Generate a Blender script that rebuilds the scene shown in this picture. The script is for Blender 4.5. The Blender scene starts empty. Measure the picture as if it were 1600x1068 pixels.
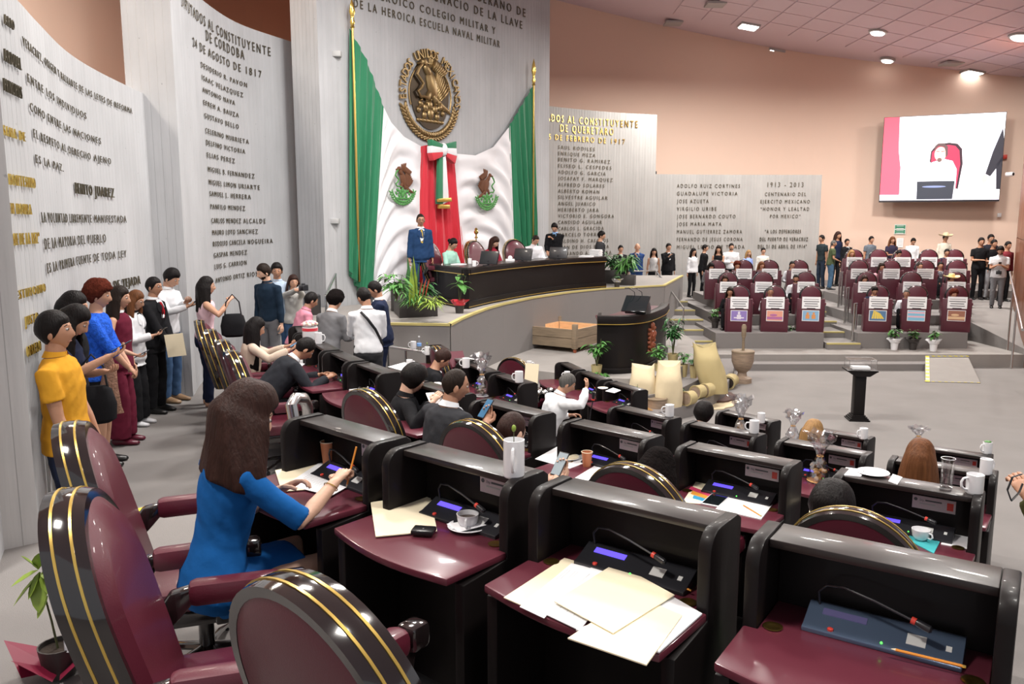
import bpy, bmesh, math, random
from mathutils import Vector, Matrix, noise
import numpy as np
random.seed(7)
SC = bpy.context.scene
COL = SC.collection
# ------------------------------------------------------------------ camera
FPX = 1260.0; PITCH = math.radians(8.4); CZ = 3.35
cam_d = bpy.data.cameras.new('camera'); cam = bpy.data.objects.new('camera', cam_d); COL.objects.link(cam)
cam_d.sensor_width = 36.0; cam_d.lens = FPX/1600*36.0; cam_d.clip_start = .05; cam_d.clip_end = 200
cam.location = (0, 0, CZ); cam.rotation_euler = (math.pi/2-PITCH, 0, 0)
SC.camera = cam
# ------------------------------------------------------------------ light
SC.view_settings.view_transform = 'Standard'; SC.view_settings.look = 'None'
SC.view_settings.gamma = 1; SC.view_settings.use_curve_mapping = False
SC.view_settings.exposure = 0.0
W = bpy.data.worlds.new('world'); SC.world = W; W.use_nodes = True
W.node_tree.nodes['Background'].inputs[0].default_value = (.93, .95, 1, 1)
W.node_tree.nodes['Background'].inputs[1].default_value = 0.54
def area(x, y, z, size, power, col=(1, .96, .9), rx=0, ry=0):
    d = bpy.data.lights.new('ceiling_lamp', 'AREA'); d.shape = 'SQUARE'; d.size = size; d.energy = power; d.color = col
    o = bpy.data.objects.new('ceiling_lamp', d); COL.objects.link(o); o.location = (x, y, z); o.rotation_euler = (rx, ry, 0)
    return o
for lx, ly in ((-3, 2), (3, 1.5), (-1.5, 7.5), (5, 7), (1, 12), (9, 12), (5.5, 18), (13, 18), (9, 24.5), (15.5, 25)):
    area(lx, ly, 8.3, .9, 330)
area(-1.2, 12.2, 8.6, .8, 330, (1, .98, .95)); area(12, 23, 8.0, .8, 700); area(5.5, 25.5, 8.6, .8, 520); area(16, 21, 7.2, .8, 380)
area(-7.2, 8.0, 8.6, 1.0, 420, (1, .9, .78)); area(-6.3, 12.5, 9.5, 1.0, 260, (1, .9, .78)); area(-5.0, 19.0, 8.0, .8, 70, (1, .9, .8))  # last one is an unseen light added to brighten the darker back wall
def P(u, v, z=None, Y=None):
    "world point seen at picture position u, v at height z or at distance Y"
    x = (u-800)/FPX; t = -(v-534)/FPX
    d = Vector((x, math.cos(PITCH)+t*math.sin(PITCH), -math.sin(PITCH)+t*math.cos(PITCH)))
    k = (z-CZ)/d.z if z is not None else Y/d.y
    return Vector((0, 0, CZ))+d*k
# ------------------------------------------------------------------ materials
def mat(name, col, rough=.5, metal=0, bump=0, bscale=60, var=0, vscale=4, coat=0, emit=0, alpha=1, trans=0, stretch=None, sheen=0):
    m = bpy.data.materials.new(name); m.use_nodes = True
    nt = m.node_tree; b = nt.nodes['Principled BSDF']
    c = (*col, 1)
    b.inputs['Base Color'].default_value = c; b.inputs['Roughness'].default_value = rough; b.inputs['Metallic'].default_value = metal
    b.inputs['Coat Weight'].default_value = coat
    if coat: b.inputs['Coat Roughness'].default_value = .06
    if sheen: b.inputs['Sheen Weight'].default_value = sheen
    if emit: b.inputs['Emission Color'].default_value = c; b.inputs['Emission Strength'].default_value = emit
    if alpha < 1: b.inputs['Alpha'].default_value = alpha
    if trans: b.inputs['Transmission Weight'].default_value = trans
    if bump or var:
        tc = nt.nodes.new('ShaderNodeTexCoord'); mp = nt.nodes.new('ShaderNodeMapping')
        nt.links.new(tc.outputs['Object'], mp.inputs[0])
        if stretch: mp.inputs['Scale'].default_value = stretch
    if var:
        n = nt.nodes.new('ShaderNodeTexNoise'); n.inputs['Scale'].default_value = vscale; n.inputs['Detail'].default_value = 5
        nt.links.new(mp.outputs[0], n.inputs[0])
        r = nt.nodes.new('ShaderNodeMapRange'); r.inputs[1].default_value = .3; r.inputs[2].default_value = .7
        r.inputs[3].default_value = 1-var; r.inputs[4].default_value = 1+var
        nt.links.new(n.outputs[0], r.inputs[0])
        mx = nt.nodes.new('ShaderNodeVectorMath'); mx.operation = 'SCALE'; mx.inputs[0].default_value = col
        nt.links.new(r.outputs[0], mx.inputs['Scale']); nt.links.new(mx.outputs[0], b.inputs['Base Color'])
    if bump:
        n = nt.nodes.new('ShaderNodeTexNoise'); n.inputs['Scale'].default_value = bscale; n.inputs['Detail'].default_value = 3
        nt.links.new(mp.outputs[0], n.inputs[0])
        bp = nt.nodes.new('ShaderNodeBump'); bp.inputs['Strength'].default_value = bump; bp.inputs['Distance'].default_value = .01
        nt.links.new(n.outputs[0], bp.inputs['Height']); nt.links.new(bp.outputs[0], b.inputs['Normal'])
    return m
def concrete(name, col):
    "board marked concrete: uv.x runs along the wall, uv.y is height"
    m = bpy.data.materials.new(name); m.use_nodes = True; nt = m.node_tree; b = nt.nodes['Principled BSDF']; b.inputs['Roughness'].default_value = .85
    L = nt.links.new; N = nt.nodes.new
    tc = N('ShaderNodeTexCoord')
    def nz(sx, sy, det, lo, hi):
        mp = N('ShaderNodeMapping'); mp.inputs['Scale'].default_value = (sx, sy, 1); L(tc.outputs['UV'], mp.inputs[0])
        n = N('ShaderNodeTexNoise'); n.inputs['Scale'].default_value = 1; n.inputs['Detail'].default_value = det; L(mp.outputs[0], n.inputs[0])
        r = N('ShaderNodeMapRange'); r.inputs[1].default_value = .3; r.inputs[2].default_value = .7; r.inputs[3].default_value = lo; r.inputs[4].default_value = hi
        L(n.outputs[0], r.inputs[0]); return r.outputs[0]
    streak = nz(9, .5, 2, .955, 1.03); blot = nz(1.2, .8, 6, .9, 1.06)
    # plank joints every 10 cm
    sep = N('ShaderNodeSeparateXYZ'); L(tc.outputs['UV'], sep.inputs[0])
    mu = N('ShaderNodeMath'); mu.operation = 'MULTIPLY'; mu.inputs[1].default_value = 9.5; L(sep.outputs[0], mu.inputs[0])
    fr = N('ShaderNodeMath'); fr.operation = 'FRACT'; L(mu.outputs[0], fr.inputs[0])
    jr = N('ShaderNodeMapRange'); jr.inputs[1].default_value = 0; jr.inputs[2].default_value = .06; L(fr.outputs[0], jr.inputs[0])
    # small pits
    v = N('ShaderNodeTexVoronoi'); v.inputs['Scale'].default_value = 5.5; L(tc.outputs['UV'], v.inputs[0])
    pr = N('ShaderNodeMapRange'); pr.inputs[1].default_value = .03; pr.inputs[2].default_value = .07; pr.inputs[3].default_value = .72; L(v.outputs['Distance'], pr.inputs[0])
    def mul(a, c):
        q = N('ShaderNodeMath'); q.operation = 'MULTIPLY'; L(a, q.inputs[0]); L(c, q.inputs[1]); return q.outputs[0]
    jd = N('ShaderNodeMapRange'); jd.inputs[3].default_value = .965; L(jr.outputs[0], jd.inputs[0])
    tot = mul(mul(streak, blot), mul(jd.outputs[0], pr.outputs[0]))
    sc = N('ShaderNodeVectorMath'); sc.operation = 'SCALE'; sc.inputs[0].default_value = col; L(tot, sc.inputs['Scale']); L(sc.outputs[0], b.inputs['Base Color'])
    bp = N('ShaderNodeBump'); bp.inputs['Strength'].default_value = .5; bp.inputs['Distance'].default_value = .02
    L(mul(mul(jr.outputs[0], pr.outputs[0]), nz(9, 1, 3, .6, 1.0)), bp.inputs['Height']); L(bp.outputs[0], b.inputs['Normal'])
    return m
M = {}
M['concrete'] = concrete('concrete', (.50, .485, .48))
M['concrete_light'] = concrete('concrete_light', (.455, .46, .475))
M['concrete_grey'] = concrete('concrete_grey', (.34, .33, .32))
M['peach'] = mat('peach_plaster', (.80, .60, .49), .9, bump=.1, bscale=30)
M['terracotta'] = mat('terracotta_plaster', (.50, .22, .13), .9, bump=.1, bscale=30)  # darker copy of the peach plaster: the wall's shade put into its colour
M['ceiling'] = mat('ceiling_tile', (.74, .61, .67), .8, bump=.3, bscale=8)
M['carpet'] = mat('grey_carpet', (.235, .22, .212), 1, bump=.4, bscale=250, var=.07, vscale=1.2)
M['riser'] = mat('grey_riser_carpet', (.215, .20, .195), 1, bump=.3, bscale=250)
M['stage_carpet'] = mat('stage_carpet', (.30, .28, .265), 1, bump=.3, bscale=250, var=.04)
M['ochre'] = mat('ochre_edge', (.5, .42, .16), .7)
M['black'] = mat('black_lacquer', (.008, .006, .006),   .45, coat=.05, bump=.03, bscale=20)
M['black'].node_tree.nodes['Principled BSDF'].inputs['Specular IOR Level'].default_value = .2
M['gloss'] = mat('glossy_black_wood', (.014, .010, .010), .12, coat=1)
M['lid'] = mat('dark_wood_lid', (.018, .013, .012), .38, coat=.2, var=.2, vscale=3, stretch=(1, 8, 8))
M['maroon'] = mat('maroon_leather', (.10, .013, .026), .38, bump=.08, bscale=180, coat=.15)
M['desktop'] = mat('maroon_laminate', (.115, .022, .036), .32, coat=.25, bump=.02, bscale=200)
M['maroonpanel'] = mat('maroon_panel', (.09, .015, .028), .4, coat=.2)
M['brass'] = mat('brass', (.62, .42, .12), .28, 1)
M['goldline'] = mat('gold_inlay', (.62, .42, .10), .3, .6)
M['goldbright'] = mat('polished_gold_letters', (.75, .55, .15), .22, 1)
M['bronze'] = mat('bronze', (.30, .21, .10), .38, .85, bump=.2, bscale=40)
M['bronze_dark'] = mat('dark_bronze', (.06, .045, .03), .4, .8)
M['letter'] = mat('bronze_letters', (.10, .085, .055), .4, .5)
M['steel'] = mat('brushed_steel', (.62, .62, .62), .25, 1)
M['white'] = mat('white_ceramic', (.82, .82, .84), .2, coat=.3)
M['paper'] = mat('white_paper', (.88, .88, .9), .8)
M['manila'] = mat('manila_card', (.86, .76, .55), .8, var=.02)
M['ink'] = mat('printed_ink', (.12, .12, .13), .8)
M['plate'] = mat('pinkish_name_plate', (.62, .52, .55), .5)
M['blue_lcd'] = mat('blue_display', (.12, .08, .95), .4, emit=1.1)
M['device'] = mat('dark_device_plastic', (.018, .018, .022), .35, coat=.2)
M['devlight'] = mat('blue_grey_device_top', (.12, .17, .26), .3, .5)  # bluish light falling on the console, put into its colour
M['sticker'] = mat('grey_sticker', (.6, .6, .58), .6)
M['red'] = mat('red_button', (.7, .06, .04), .4)
M['greenled'] = mat('green_lamp', (.1, .8, .1), .4, emit=2)
M['green'] = mat('green_flag_cloth', (.015, .19, .085), .75, sheen=.3, bump=.1, bscale=300)
M['flagwhite'] = mat('white_flag_cloth', (.80, .79, .82), .6, sheen=.3)
M['flagred'] = mat('red_flag_cloth', (.62, .02, .04), .7, sheen=.3)
M['brown'] = mat('brown_embroidery', (.14, .05, .02), .7)
M['olive'] = mat('green_embroidery', (.08, .28, .07), .7)
M['pencil'] = mat('orange_pencil', (.75, .28, .04), .4)
M['kraft'] = mat('terracotta_paper_cup', (.55, .2, .09), .6)
M['teal'] = mat('teal_napkin', (.05, .42, .45), .9)
M['coffee'] = mat('coffee', (.05, .025, .012), .15)
M['leaf'] = mat('green_leaf', (.07, .21, .045), .45, var=.3, vscale=9)
M['leafdark'] = mat('dark_green_leaf', (.035, .12, .035), .45, var=.3, vscale=9)
M['leafyellow'] = mat('yellow_green_leaf', (.25, .36, .05), .45, var=.3, vscale=9)
M['soil'] = mat('soil', (.03, .02, .014), 1, bump=.6, bscale=60)
M['stem'] = mat('plant_stem', (.09, .1, .04), .7)
M['woven'] = mat('woven_palm', (.52, .42, .21), .8, bump=.8, bscale=120, stretch=(1, 1, 3))
M['burlap'] = mat('burlap', (.68, .57, .38), .9, bump=.5, bscale=160, var=.08)
M['wood'] = mat('weathered_wood', (.24, .18, .12), .7, bump=.3, bscale=30, var=.2, vscale=3, stretch=(1, 1, 9))
M['woodlight'] = mat('pale_pine', (.75, .47, .25), .6, var=.12, stretch=(1, 8, 8))
M['mortar'] = mat('grey_brown_wood', (.30, .22, .16), .6, bump=.3, bscale=12, var=.2, vscale=6, stretch=(1, 1, 6))
M['redwood'] = mat('carved_red_wood', (.28, .07, .03), .45, bump=.2, bscale=40)
M['brownwall'] = mat('brown_wood_wall', (.17, .055, .02), .5, coat=.2, var=.2, vscale=2, stretch=(6, 6, .5))
M['planter'] = mat('charcoal_planter', (.04, .034, .032), .5)
M['beans'] = mat('coffee_beans', (.09, .04, .03), .7, bump=1, bscale=60)
M['bread'] = mat('golden_pastry', (.60, .33, .11), .7, bump=.3, bscale=50, var=.2)
M['darkglass'] = mat('dark_screen_glass', (.01, .014, .016), .08, coat=.5)
M['bluescreen'] = mat('dim_blue_screen', (.06, .17, .30), .2, emit=.25)
M['greyscreen'] = mat('dim_grey_screen', (.28, .33, .36), .2, emit=.25)
M['yellowtape'] = mat('yellow_tape', (.75, .62, .05), .6)
M['blacktape'] = mat('black_tape', (.02, .02, .02), .6)
M['glass'] = mat('clear_glass', (.95, .97, .97), .03, trans=1)
M['film'] = None
M['lamp'] = mat('lit_lamp', (1, .97, .93), .5, emit=9)
M['soap'] = mat('grey_paint', (.45, .45, .45), .5)
def film():
    m = bpy.data.materials.new('crinkled_cellophane'); m.use_nodes = True; nt = m.node_tree; nt.nodes.clear()
    o = nt.nodes.new('ShaderNodeOutputMaterial'); mx = nt.nodes.new('ShaderNodeMixShader'); t = nt.nodes.new('ShaderNodeBsdfTransparent'); g = nt.nodes.new('ShaderNodeBsdfGlossy')
    g.inputs['Roughness'].default_value = .12; mx.inputs[0].default_value = .38
    t.inputs[0].default_value = (.95, .95, .97, 1)
    nt.links.new(t.outputs[0], mx.inputs[1]); nt.links.new(g.outputs[0], mx.inputs[2]); nt.links.new(mx.outputs[0], o.inputs[0]); return m
M['film'] = film()
def clear():
    m = bpy.data.materials.new('clear_pane'); m.use_nodes = True; nt = m.node_tree; nt.nodes.clear()
    o = nt.nodes.new('ShaderNodeOutputMaterial'); mx = nt.nodes.new('ShaderNodeMixShader'); t = nt.nodes.new('ShaderNodeBsdfTransparent'); g = nt.nodes.new('ShaderNodeBsdfGlossy')
    g.inputs['Roughness'].default_value = .03; mx.inputs[0].default_value = .14
    nt.links.new(t.outputs[0], mx.inputs[1]); nt.links.new(g.outputs[0], mx.inputs[2]); nt.links.new(mx.outputs[0], o.inputs[0]); return m
M['pane'] = clear()
_colmats = {}
def cloth(col, kind='cloth'):
    k = (col, kind)
    if k not in _colmats:
        if kind == 'cloth': _colmats[k] = mat('cloth', col, .9, bump=.5, bscale=14)
        elif kind == 'lace': _colmats[k] = mat('lace_cloth', col, .8, bump=1, bscale=60, var=.35, vscale=40)
        elif kind == 'skin': _colmats[k] = mat('skin', col, .5, bump=.05, bscale=80)
        elif kind == 'hair': _colmats[k] = mat('hair', col, .48, bump=.6, bscale=60, stretch=(1.6, 1.6, .12), var=.25, vscale=30)
        elif kind == 'curl': _colmats[k] = mat('curly_hair', col, .9, bump=1, bscale=70, var=.3, vscale=40)
        elif kind == 'shoe': _colmats[k] = mat('shoe_leather', col, .3)
        elif kind == 'plain': _colmats[k] = mat('paint', col, .5)
        elif kind == 'screen': _colmats[k] = mat('lit_picture', col, .5, emit=1.0)
        if kind in ('cloth', 'hair', 'curl', 'lace'): _colmats[k].node_tree.nodes['Principled BSDF'].inputs['Specular IOR Level'].default_value = .16 if kind == 'cloth' else (.05 if kind == 'curl' else .14)
    return _colmats[k]
# ------------------------------------------------------------------ mesh helpers
class MB:
    def __init__(s): s.v = []; s.f = []; s.mi = []
    def add(s, vs, fs, mi=0):
        n = len(s.v); s.v += [tuple(a) for a in vs]; s.f += [tuple(i+n for i in f) for f in fs]; s.mi += [mi]*len(fs); return s
    def box(s, x0, x1, y0, y1, z0, z1, mi=0, M4=None):
        vs = [Vector((x, y, z)) for z in (z0, z1) for y in (y0, y1) for x in (x0, x1)]
        if M4: vs = [M4 @ a for a in vs]
        return s.add(vs, [(0, 2, 3, 1), (4, 5, 7, 6), (0, 1, 5, 4), (2, 6, 7, 3), (0, 4, 6, 2), (1, 3, 7, 5)], mi)
    def prism(s, poly, f0, f1, mi=0):
        "poly: 2d points; f0, f1 map a 2d point to 3d for both caps"
        n = len(poly); vs = [f0(p) for p in poly]+[f1(p) for p in poly]
        fs = [tuple(range(n))[::-1], tuple(range(n, 2*n))]+[(i, (i+1) % n, n+(i+1) % n, n+i) for i in range(n)]
        return s.add(vs, fs, mi)
    def slab(s, poly, z0, z1, mi=0): return s.prism(poly, lambda p: (p[0], p[1], z0), lambda p: (p[0], p[1], z1), mi)
    def tube(s, pts, rad, n=10, side=None, mi=0, closed=False):
        pts = [Vector(p) for p in pts]; k = len(pts)
        if not isinstance(rad, (list, tuple)): rad = [rad]*k
        rings = []; prev = None
        for i, p in enumerate(pts):
            if closed: t = pts[(i+1) % k]-pts[i-1]
            else: t = pts[min(i+1, k-1)]-pts[max(i-1, 0)]
            t = t.normalized() if t.length > 1e-9 else Vector((0, 0, 1))
            if side is not None: a = Vector(side)
            elif prev is not None: a = prev
            else: a = Vector((1, 0, 0)) if abs(t.x) < .8 else Vector((0, 1, 0))
            a = (a-t*a.dot(t)).normalized(); prev = a; b = t.cross(a)
            r = rad[i]; ra, rb = (r if isinstance(r, (tuple, list)) else (r, r))
            rings.append([p+a*ra*math.cos(2*math.pi*j/n)+b*rb*math.sin(2*math.pi*j/n) for j in range(n)])
        vs = [v for r in rings for v in r]; fs = []
        for i in range(k if closed else k-1):
            i2 = (i+1) % k
            for j in range(n): fs.append((i*n+j, i*n+(j+1) % n, i2*n+(j+1) % n, i2*n+j))
        if not closed:
            fs.append(tuple(range(n))[::-1]); fs.append(tuple((k-1)*n+j for j in range(n)))
        return s.add(vs, fs, mi)
    def lathe(s, prof, n=20, c=(0, 0, 0), mi=0, M4=None):
        vs = []; k = len(prof)
        for r, z in prof:
            for j in range(n):
                a = 2*math.pi*j/n; w = Vector((c[0]+r*math.cos(a), c[1]+r*math.sin(a), c[2]+z)); vs.append(M4 @ w if M4 else w)
        fs = [(i*n+j, i*n+(j+1) % n, (i+1)*n+(j+1) % n, (i+1)*n+j) for i in range(k-1) for j in range(n)]
        fs.append(tuple(range(n))[::-1]); fs.append(tuple((k-1)*n+j for j in range(n)))
        return s.add(vs, fs, mi)
    def ball(s, c, r, n=12, m=8, mi=0, M4=None):
        if not isinstance(r, (tuple, list)): r = (r, r, r)
        vs = [(0, 0, -1)]+[(math.sin(math.pi*i/m)*math.cos(2*math.pi*j/n), math.sin(math.pi*i/m)*math.sin(2*math.pi*j/n), -math.cos(math.pi*i/m)) for i in range(1, m) for j in range(n)]+[(0, 0, 1)]
        vs = [Vector((a[0]*r[0], a[1]*r[1], a[2]*r[2])) for a in vs]
        if M4: vs = [M4 @ a for a in vs]
        vs = [a+Vector(c) for a in vs]
        fs = [(0, 1+(j+1) % n, 1+j) for j in range(n)]
        for i in range(m-2):
            for j in range(n): fs.append((1+i*n+j, 1+i*n+(j+1) % n, 1+(i+1)*n+(j+1) % n, 1+(i+1)*n+j))
        e = len(vs)-1; fs += [(e, 1+(m-2)*n+j, 1+(m-2)*n+(j+1) % n) for j in range(n)]
        return s.add(vs, fs, mi)
    def mesh(s, name, mats, smooth=True, bevel=0):
        me = bpy.data.meshes.new(name); me.from_pydata(s.v, [], s.f)
        bm = bmesh.new(); bm.from_mesh(me)
        for i, f in enumerate(bm.faces): f.material_index = s.mi[i] if i < len(s.mi) else 0
        if bevel:
            bmesh.ops.recalc_face_normals(bm, faces=bm.faces)
            es = [e for e in bm.edges if len(e.link_faces) == 2 and e.calc_face_angle(0) > .6]
            bmesh.ops.bevel(bm, geom=es, offset=bevel, segments=2, affect='EDGES', profile=.5)
        bmesh.ops.recalc_face_normals(bm, faces=bm.faces)
        bm.to_mesh(me); bm.free()
        for m in (mats if isinstance(mats, (list, tuple)) else [mats]): me.materials.append(m)
        if smooth:
            me.shade_smooth()
            try: me.set_sharp_from_angle(angle=math.radians(38))
            except Exception: pass
        return me
    def obj(s, name, mats, parent=None, smooth=True, bevel=0):
        o = bpy.data.objects.new(name, s.mesh(name, mats, smooth, bevel)); COL.objects.link(o)
        if parent: o.parent = parent
        return o
LABELS = {}
def tag(o, label, cat, group=None, kind=None):
    o['label'] = label; o['category'] = cat
    if group: o['group'] = group
    if kind: o['kind'] = kind
    return o
def thing(name, label, cat, loc=(0, 0, 0), rz=0, group=None, kind=None):
    o = bpy.data.objects.new(name, None); COL.objects.link(o); o.location = loc; o.rotation_euler = (0, 0, rz); o.empty_display_size = .1
    return tag(o, label, cat, group, kind)
def kids(o): return [c for c in bpy.data.objects if c.parent == o]
def struct(o, label=None):
    o['kind'] = 'structure'
    if label: o['label'] = label
    return o
class Proto:
    "remember a thing's tree so that copies need no search"
    def __init__(s, root): s.root = root; s.first = True; s.tree = s.walk(root)
    def walk(s, o): return [(c, s.walk(c)) for c in kids(o)]
    def put(s, loc, rz, label, group=None, hide=()):
        def cp(o, sub, par):
            c = o.copy(); COL.objects.link(c); c.parent = par
            for a, b in sub:
                if a.name.split('.')[0] in hide: continue
                cp(a, b, c)
            return c
        if s.first and not hide: r = s.root; s.first = False
        else: r = cp(s.root, s.tree, None)
        r.location = loc; r.rotation_euler = (0, 0, rz); r['label'] = label
        if group: r['group'] = group
        return r
    def done(s):
        if s.first:
            def rm(o, sub):
                for a, b in sub: rm(a, b)
                bpy.data.objects.remove(o)
            rm(s.root, s.tree)
CC = Vector((9.4, 14.7, 0))
def polar(R, deg, z=0):
    a = math.radians(deg); return Vector((CC.x-R*math.cos(a), CC.y-R*math.sin(a), z))
def prz(deg): return math.radians(deg-90)
def frame(t):
    return Matrix.Identity(4)
# ------------------------------------------------------------------ wall paths
def catmull(pts, n=10):
    out = []; p = [Vector(a) for a in pts]; p = [p[0]*2-p[1]]+p+[p[-1]*2-p[-2]]
    for i in range(1, len(p)-2):
        for k in range(n):
            t = k/n; a, b, c, d = p[i-1:i+3]
            out.append(.5*((2*b)+(c-a)*t+(2*a-5*b+4*c-d)*t*t+(3*b-a-3*c+d)*t**3))
    out.append(p[-2]); return out
class Path:
    def __init__(s, pts, n=8):
        s.p = catmull([(a[0], a[1]) for a in pts], n) if len(pts) > 2 else [Vector((pts[0][0], pts[0][1])).lerp(Vector((pts[1][0], pts[1][1])), k/8) for k in range(9)]
        s.L = [0]
        for a, b in zip(s.p, s.p[1:]): s.L.append(s.L[-1]+(b-a).length)
        s.len = s.L[-1]
    def seg(s, t):
        i = 0
        while i < len(s.L)-2 and t > s.L[i+1]: i += 1
        return i
    def at(s, t, off=0):
        i = s.seg(t); a, b = s.p[i], s.p[i+1]; d = (b-a).normalized(); q = a+d*(t-s.L[i]); return Vector((q.x+d.y*off, q.y-d.x*off))
    def nrm(s, t):
        i = s.seg(t); d = (s.p[i+1]-s.p[i]).normalized(); return Vector((d.y, -d.x))
    def hit(s, u, v):
        "arc length and height where the sight line through u, v meets the wall"
        q = P(u, v, Y=10.0); dx, dy, dz = q.x, q.y, q.z-CZ; best = None
        for i, (a, b) in enumerate(zip(s.p, s.p[1:])):
            e = b-a; det = dx*(-e.y)+e.x*dy
            if abs(det) < 1e-12: continue
            t = (a.x*(-e.y)+e.x*a.y)/det; w = (dx*a.y-dy*a.x)/det
            lo = -1e9 if i == 0 else -1e-6; hi = 1e9 if i == len(s.p)-2 else 1+1e-6
            if t > 0 and lo <= w <= hi:
                if best is None or t < best[0]: best = (t, s.L[i]+w*e.length, CZ+dz*t)
        if best is None: raise RuntimeError("nohit %s %s %s" % (u, v, s.p[0]))
        return best[1], best[2]
def wall(name, path, z0, z1, thick, m, label=None, n=None):
    me = bpy.data.meshes.new(name); bm = bmesh.new(); uv = bm.loops.layers.uv.new('UVMap')
    k = len(path.p); off = [Vector((0, 0))]*k
    nr = [path.nrm(min(path.L[i]+1e-4, path.len-1e-4)) for i in range(k)]
    F0 = [bm.verts.new((p.x, p.y, z0)) for p in path.p]; F1 = [bm.verts.new((p.x, p.y, z1)) for p in path.p]
    B0 = [bm.verts.new((p.x-q.x*thick, p.y-q.y*thick, z0)) for p, q in zip(path.p, nr)]; B1 = [bm.verts.new((p.x-q.x*thick, p.y-q.y*thick, z1)) for p, q in zip(path.p, nr)]
    def quad(vs, uvs):
        f = bm.faces.new(vs)
        for l, c in zip(f.loops, uvs): l[uv].uv = c
    for i in range(k-1):
        a, b = path.L[i], path.L[i+1]
        quad((F0[i], F0[i+1], F1[i+1], F1[i]), ((a, z0), (b, z0), (b, z1), (a, z1)))
        quad((B0[i+1], B0[i], B1[i], B1[i+1]), ((b, z0), (a, z0), (a, z1), (b, z1)))
        quad((F1[i], F1[i+1], B1[i+1], B1[i]), ((a, 0), (b, 0), (b, thick), (a, thick)))
    quad((B0[0], F0[0], F1[0], B1[0]), ((-thick, z0), (0, z0), (0, z1), (-thick, z1)))
    quad((F0[-1], B0[-1], B1[-1], F1[-1]), ((0, z0), (thick, z0), (thick, z1), (0, z1)))
    bmesh.ops.recalc_face_normals(bm, faces=bm.faces); bm.to_mesh(me); bm.free(); me.materials.append(m)
    o = bpy.data.objects.new(name, me); COL.objects.link(o); struct(o, label); return o
def text_mesh(body, size, ext, align='LEFT', spacing=1.0, sx=1.0):
    cu = bpy.data.curves.new('text', 'FONT'); cu.body = body; cu.size = 1; cu.extrude = 0; cu.align_x = align; cu.space_character = spacing; cu.resolution_u = 2
    o = bpy.data.objects.new('text', cu); COL.objects.link(o)
    dg = bpy.context.evaluated_depsgraph_get(); me = bpy.data.meshes.new_from_object(o.evaluated_get(dg))
    bpy.data.objects.remove(o)
    bm = bmesh.new(); bm.from_mesh(me); bpy.data.meshes.remove(me); bpy.data.curves.remove(cu)
    bmesh.ops.dissolve_limit(bm, angle_limit=.01, verts=bm.verts, edges=bm.edges)
    if ext:
        r = bmesh.ops.extrude_face_region(bm, geom=bm.faces[:]); bmesh.ops.translate(bm, vec=(0, 0, ext), verts=[g for g in r['geom'] if isinstance(g, bmesh.types.BMVert)])
    for v in bm.verts: v.co.x *= size*sx; v.co.y *= size
    return bm
TEXTQ = []

def wall_text(parent, path, body, u0, v0, u1, v1, hpx, m, name='lettering', ext=.03, bold=0):
    "a raised line of letters whose baseline runs from u0, v0 to u1, v1 of the photograph"
    s0, z0 = path.hit(u0, v0); s1, z1 = path.hit(u1, v1)
    TEXTQ.append((body, s0, z0, s1, z1))
    zb = (z0+z1)/2
    sa, za = path.hit((u0+u1)/2, (v0+v1)/2); sb, zt = path.hit((u0+u1)/2, (v0+v1)/2-hpx)
    cap = max(zt-za, .03)
    bm = text_mesh(body, 1, ext, spacing=1.5)
    xs = [v.co.x for v in bm.verts]; x0, x1 = min(xs), max(xs)
    for v in bm.verts:
        s = s0+(s1-s0)*(v.co.x-x0)/(x1-x0); q = path.at(s, .012+v.co.z)
        z = zb+v.co.y*cap/.75
        v.co = (q.x, q.y, z)
    bmesh.ops.recalc_face_normals(bm, faces=bm.faces)
    me = bpy.data.meshes.new(name); bm.to_mesh(me); bm.free(); me.materials.append(m)
    o = bpy.data.objects.new(name, me); COL.objects.link(o); o.parent = parent; return o
def flat_text(parent, body, origin, ax, ay, size, m, name='lettering', ext=.0004, align='LEFT', sx=.9):
    bm = text_mesh(body, size, ext, align, sx=sx); ax = Vector(ax); ay = Vector(ay); n = ax.cross(ay); o3 = Vector(origin)
    for v in bm.verts: v.co = o3+ax*v.co.x+ay*v.co.y+n*v.co.z
    bmesh.ops.recalc_face_normals(bm, faces=bm.faces)
    me = bpy.data.meshes.new(name); bm.to_mesh(me); bm.free(); me.materials.append(m)
    o = bpy.data.objects.new(name, me); COL.objects.link(o); o.parent = parent; return o
# ================================================================== SETTING
def floor_slab(name, poly, z0, z1, m, parent=None, nose=None):
    o = MB().slab([(p[0], p[1]) for p in poly], z0, z1).obj(name, m, parent, smooth=False); 
    if not parent: struct(o)
    return o
FLOOR = floor_slab('floor', [(-14, -6), (26, -6), (26, 34), (-14, 34)], -.2, 0, M['carpet'])
def ring(R0, R1, a0, a1, n=40):
    out = [polar(R0, a0+(a1-a0)*i/n) for i in range(n+1)]; return out+[polar(R1, a1-(a1-a0)*i/n) for i in range(n+1)]
TIER = {1: 1.35, 2: .95, 3: .55, 4: .15}
RROW = {1: 15.1, 2: 13.0, 3: 11.07, 4: 9.0}
floor_slab('floor_tier', ring(8.6, 10.7, 8, 59), 0, TIER[4], M['carpet'])
floor_slab('floor_tier', ring(10.66, 12.66, 8, 59), 0, TIER[3], M['carpet'])
floor_slab('floor_tier', ring(12.62, 23, -16, 59), 0, TIER[2], M['carpet'])
floor_slab('floor_tier', ring(14.68, 22, 37.3, 75), .5, TIER[1], M['carpet'])
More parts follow.
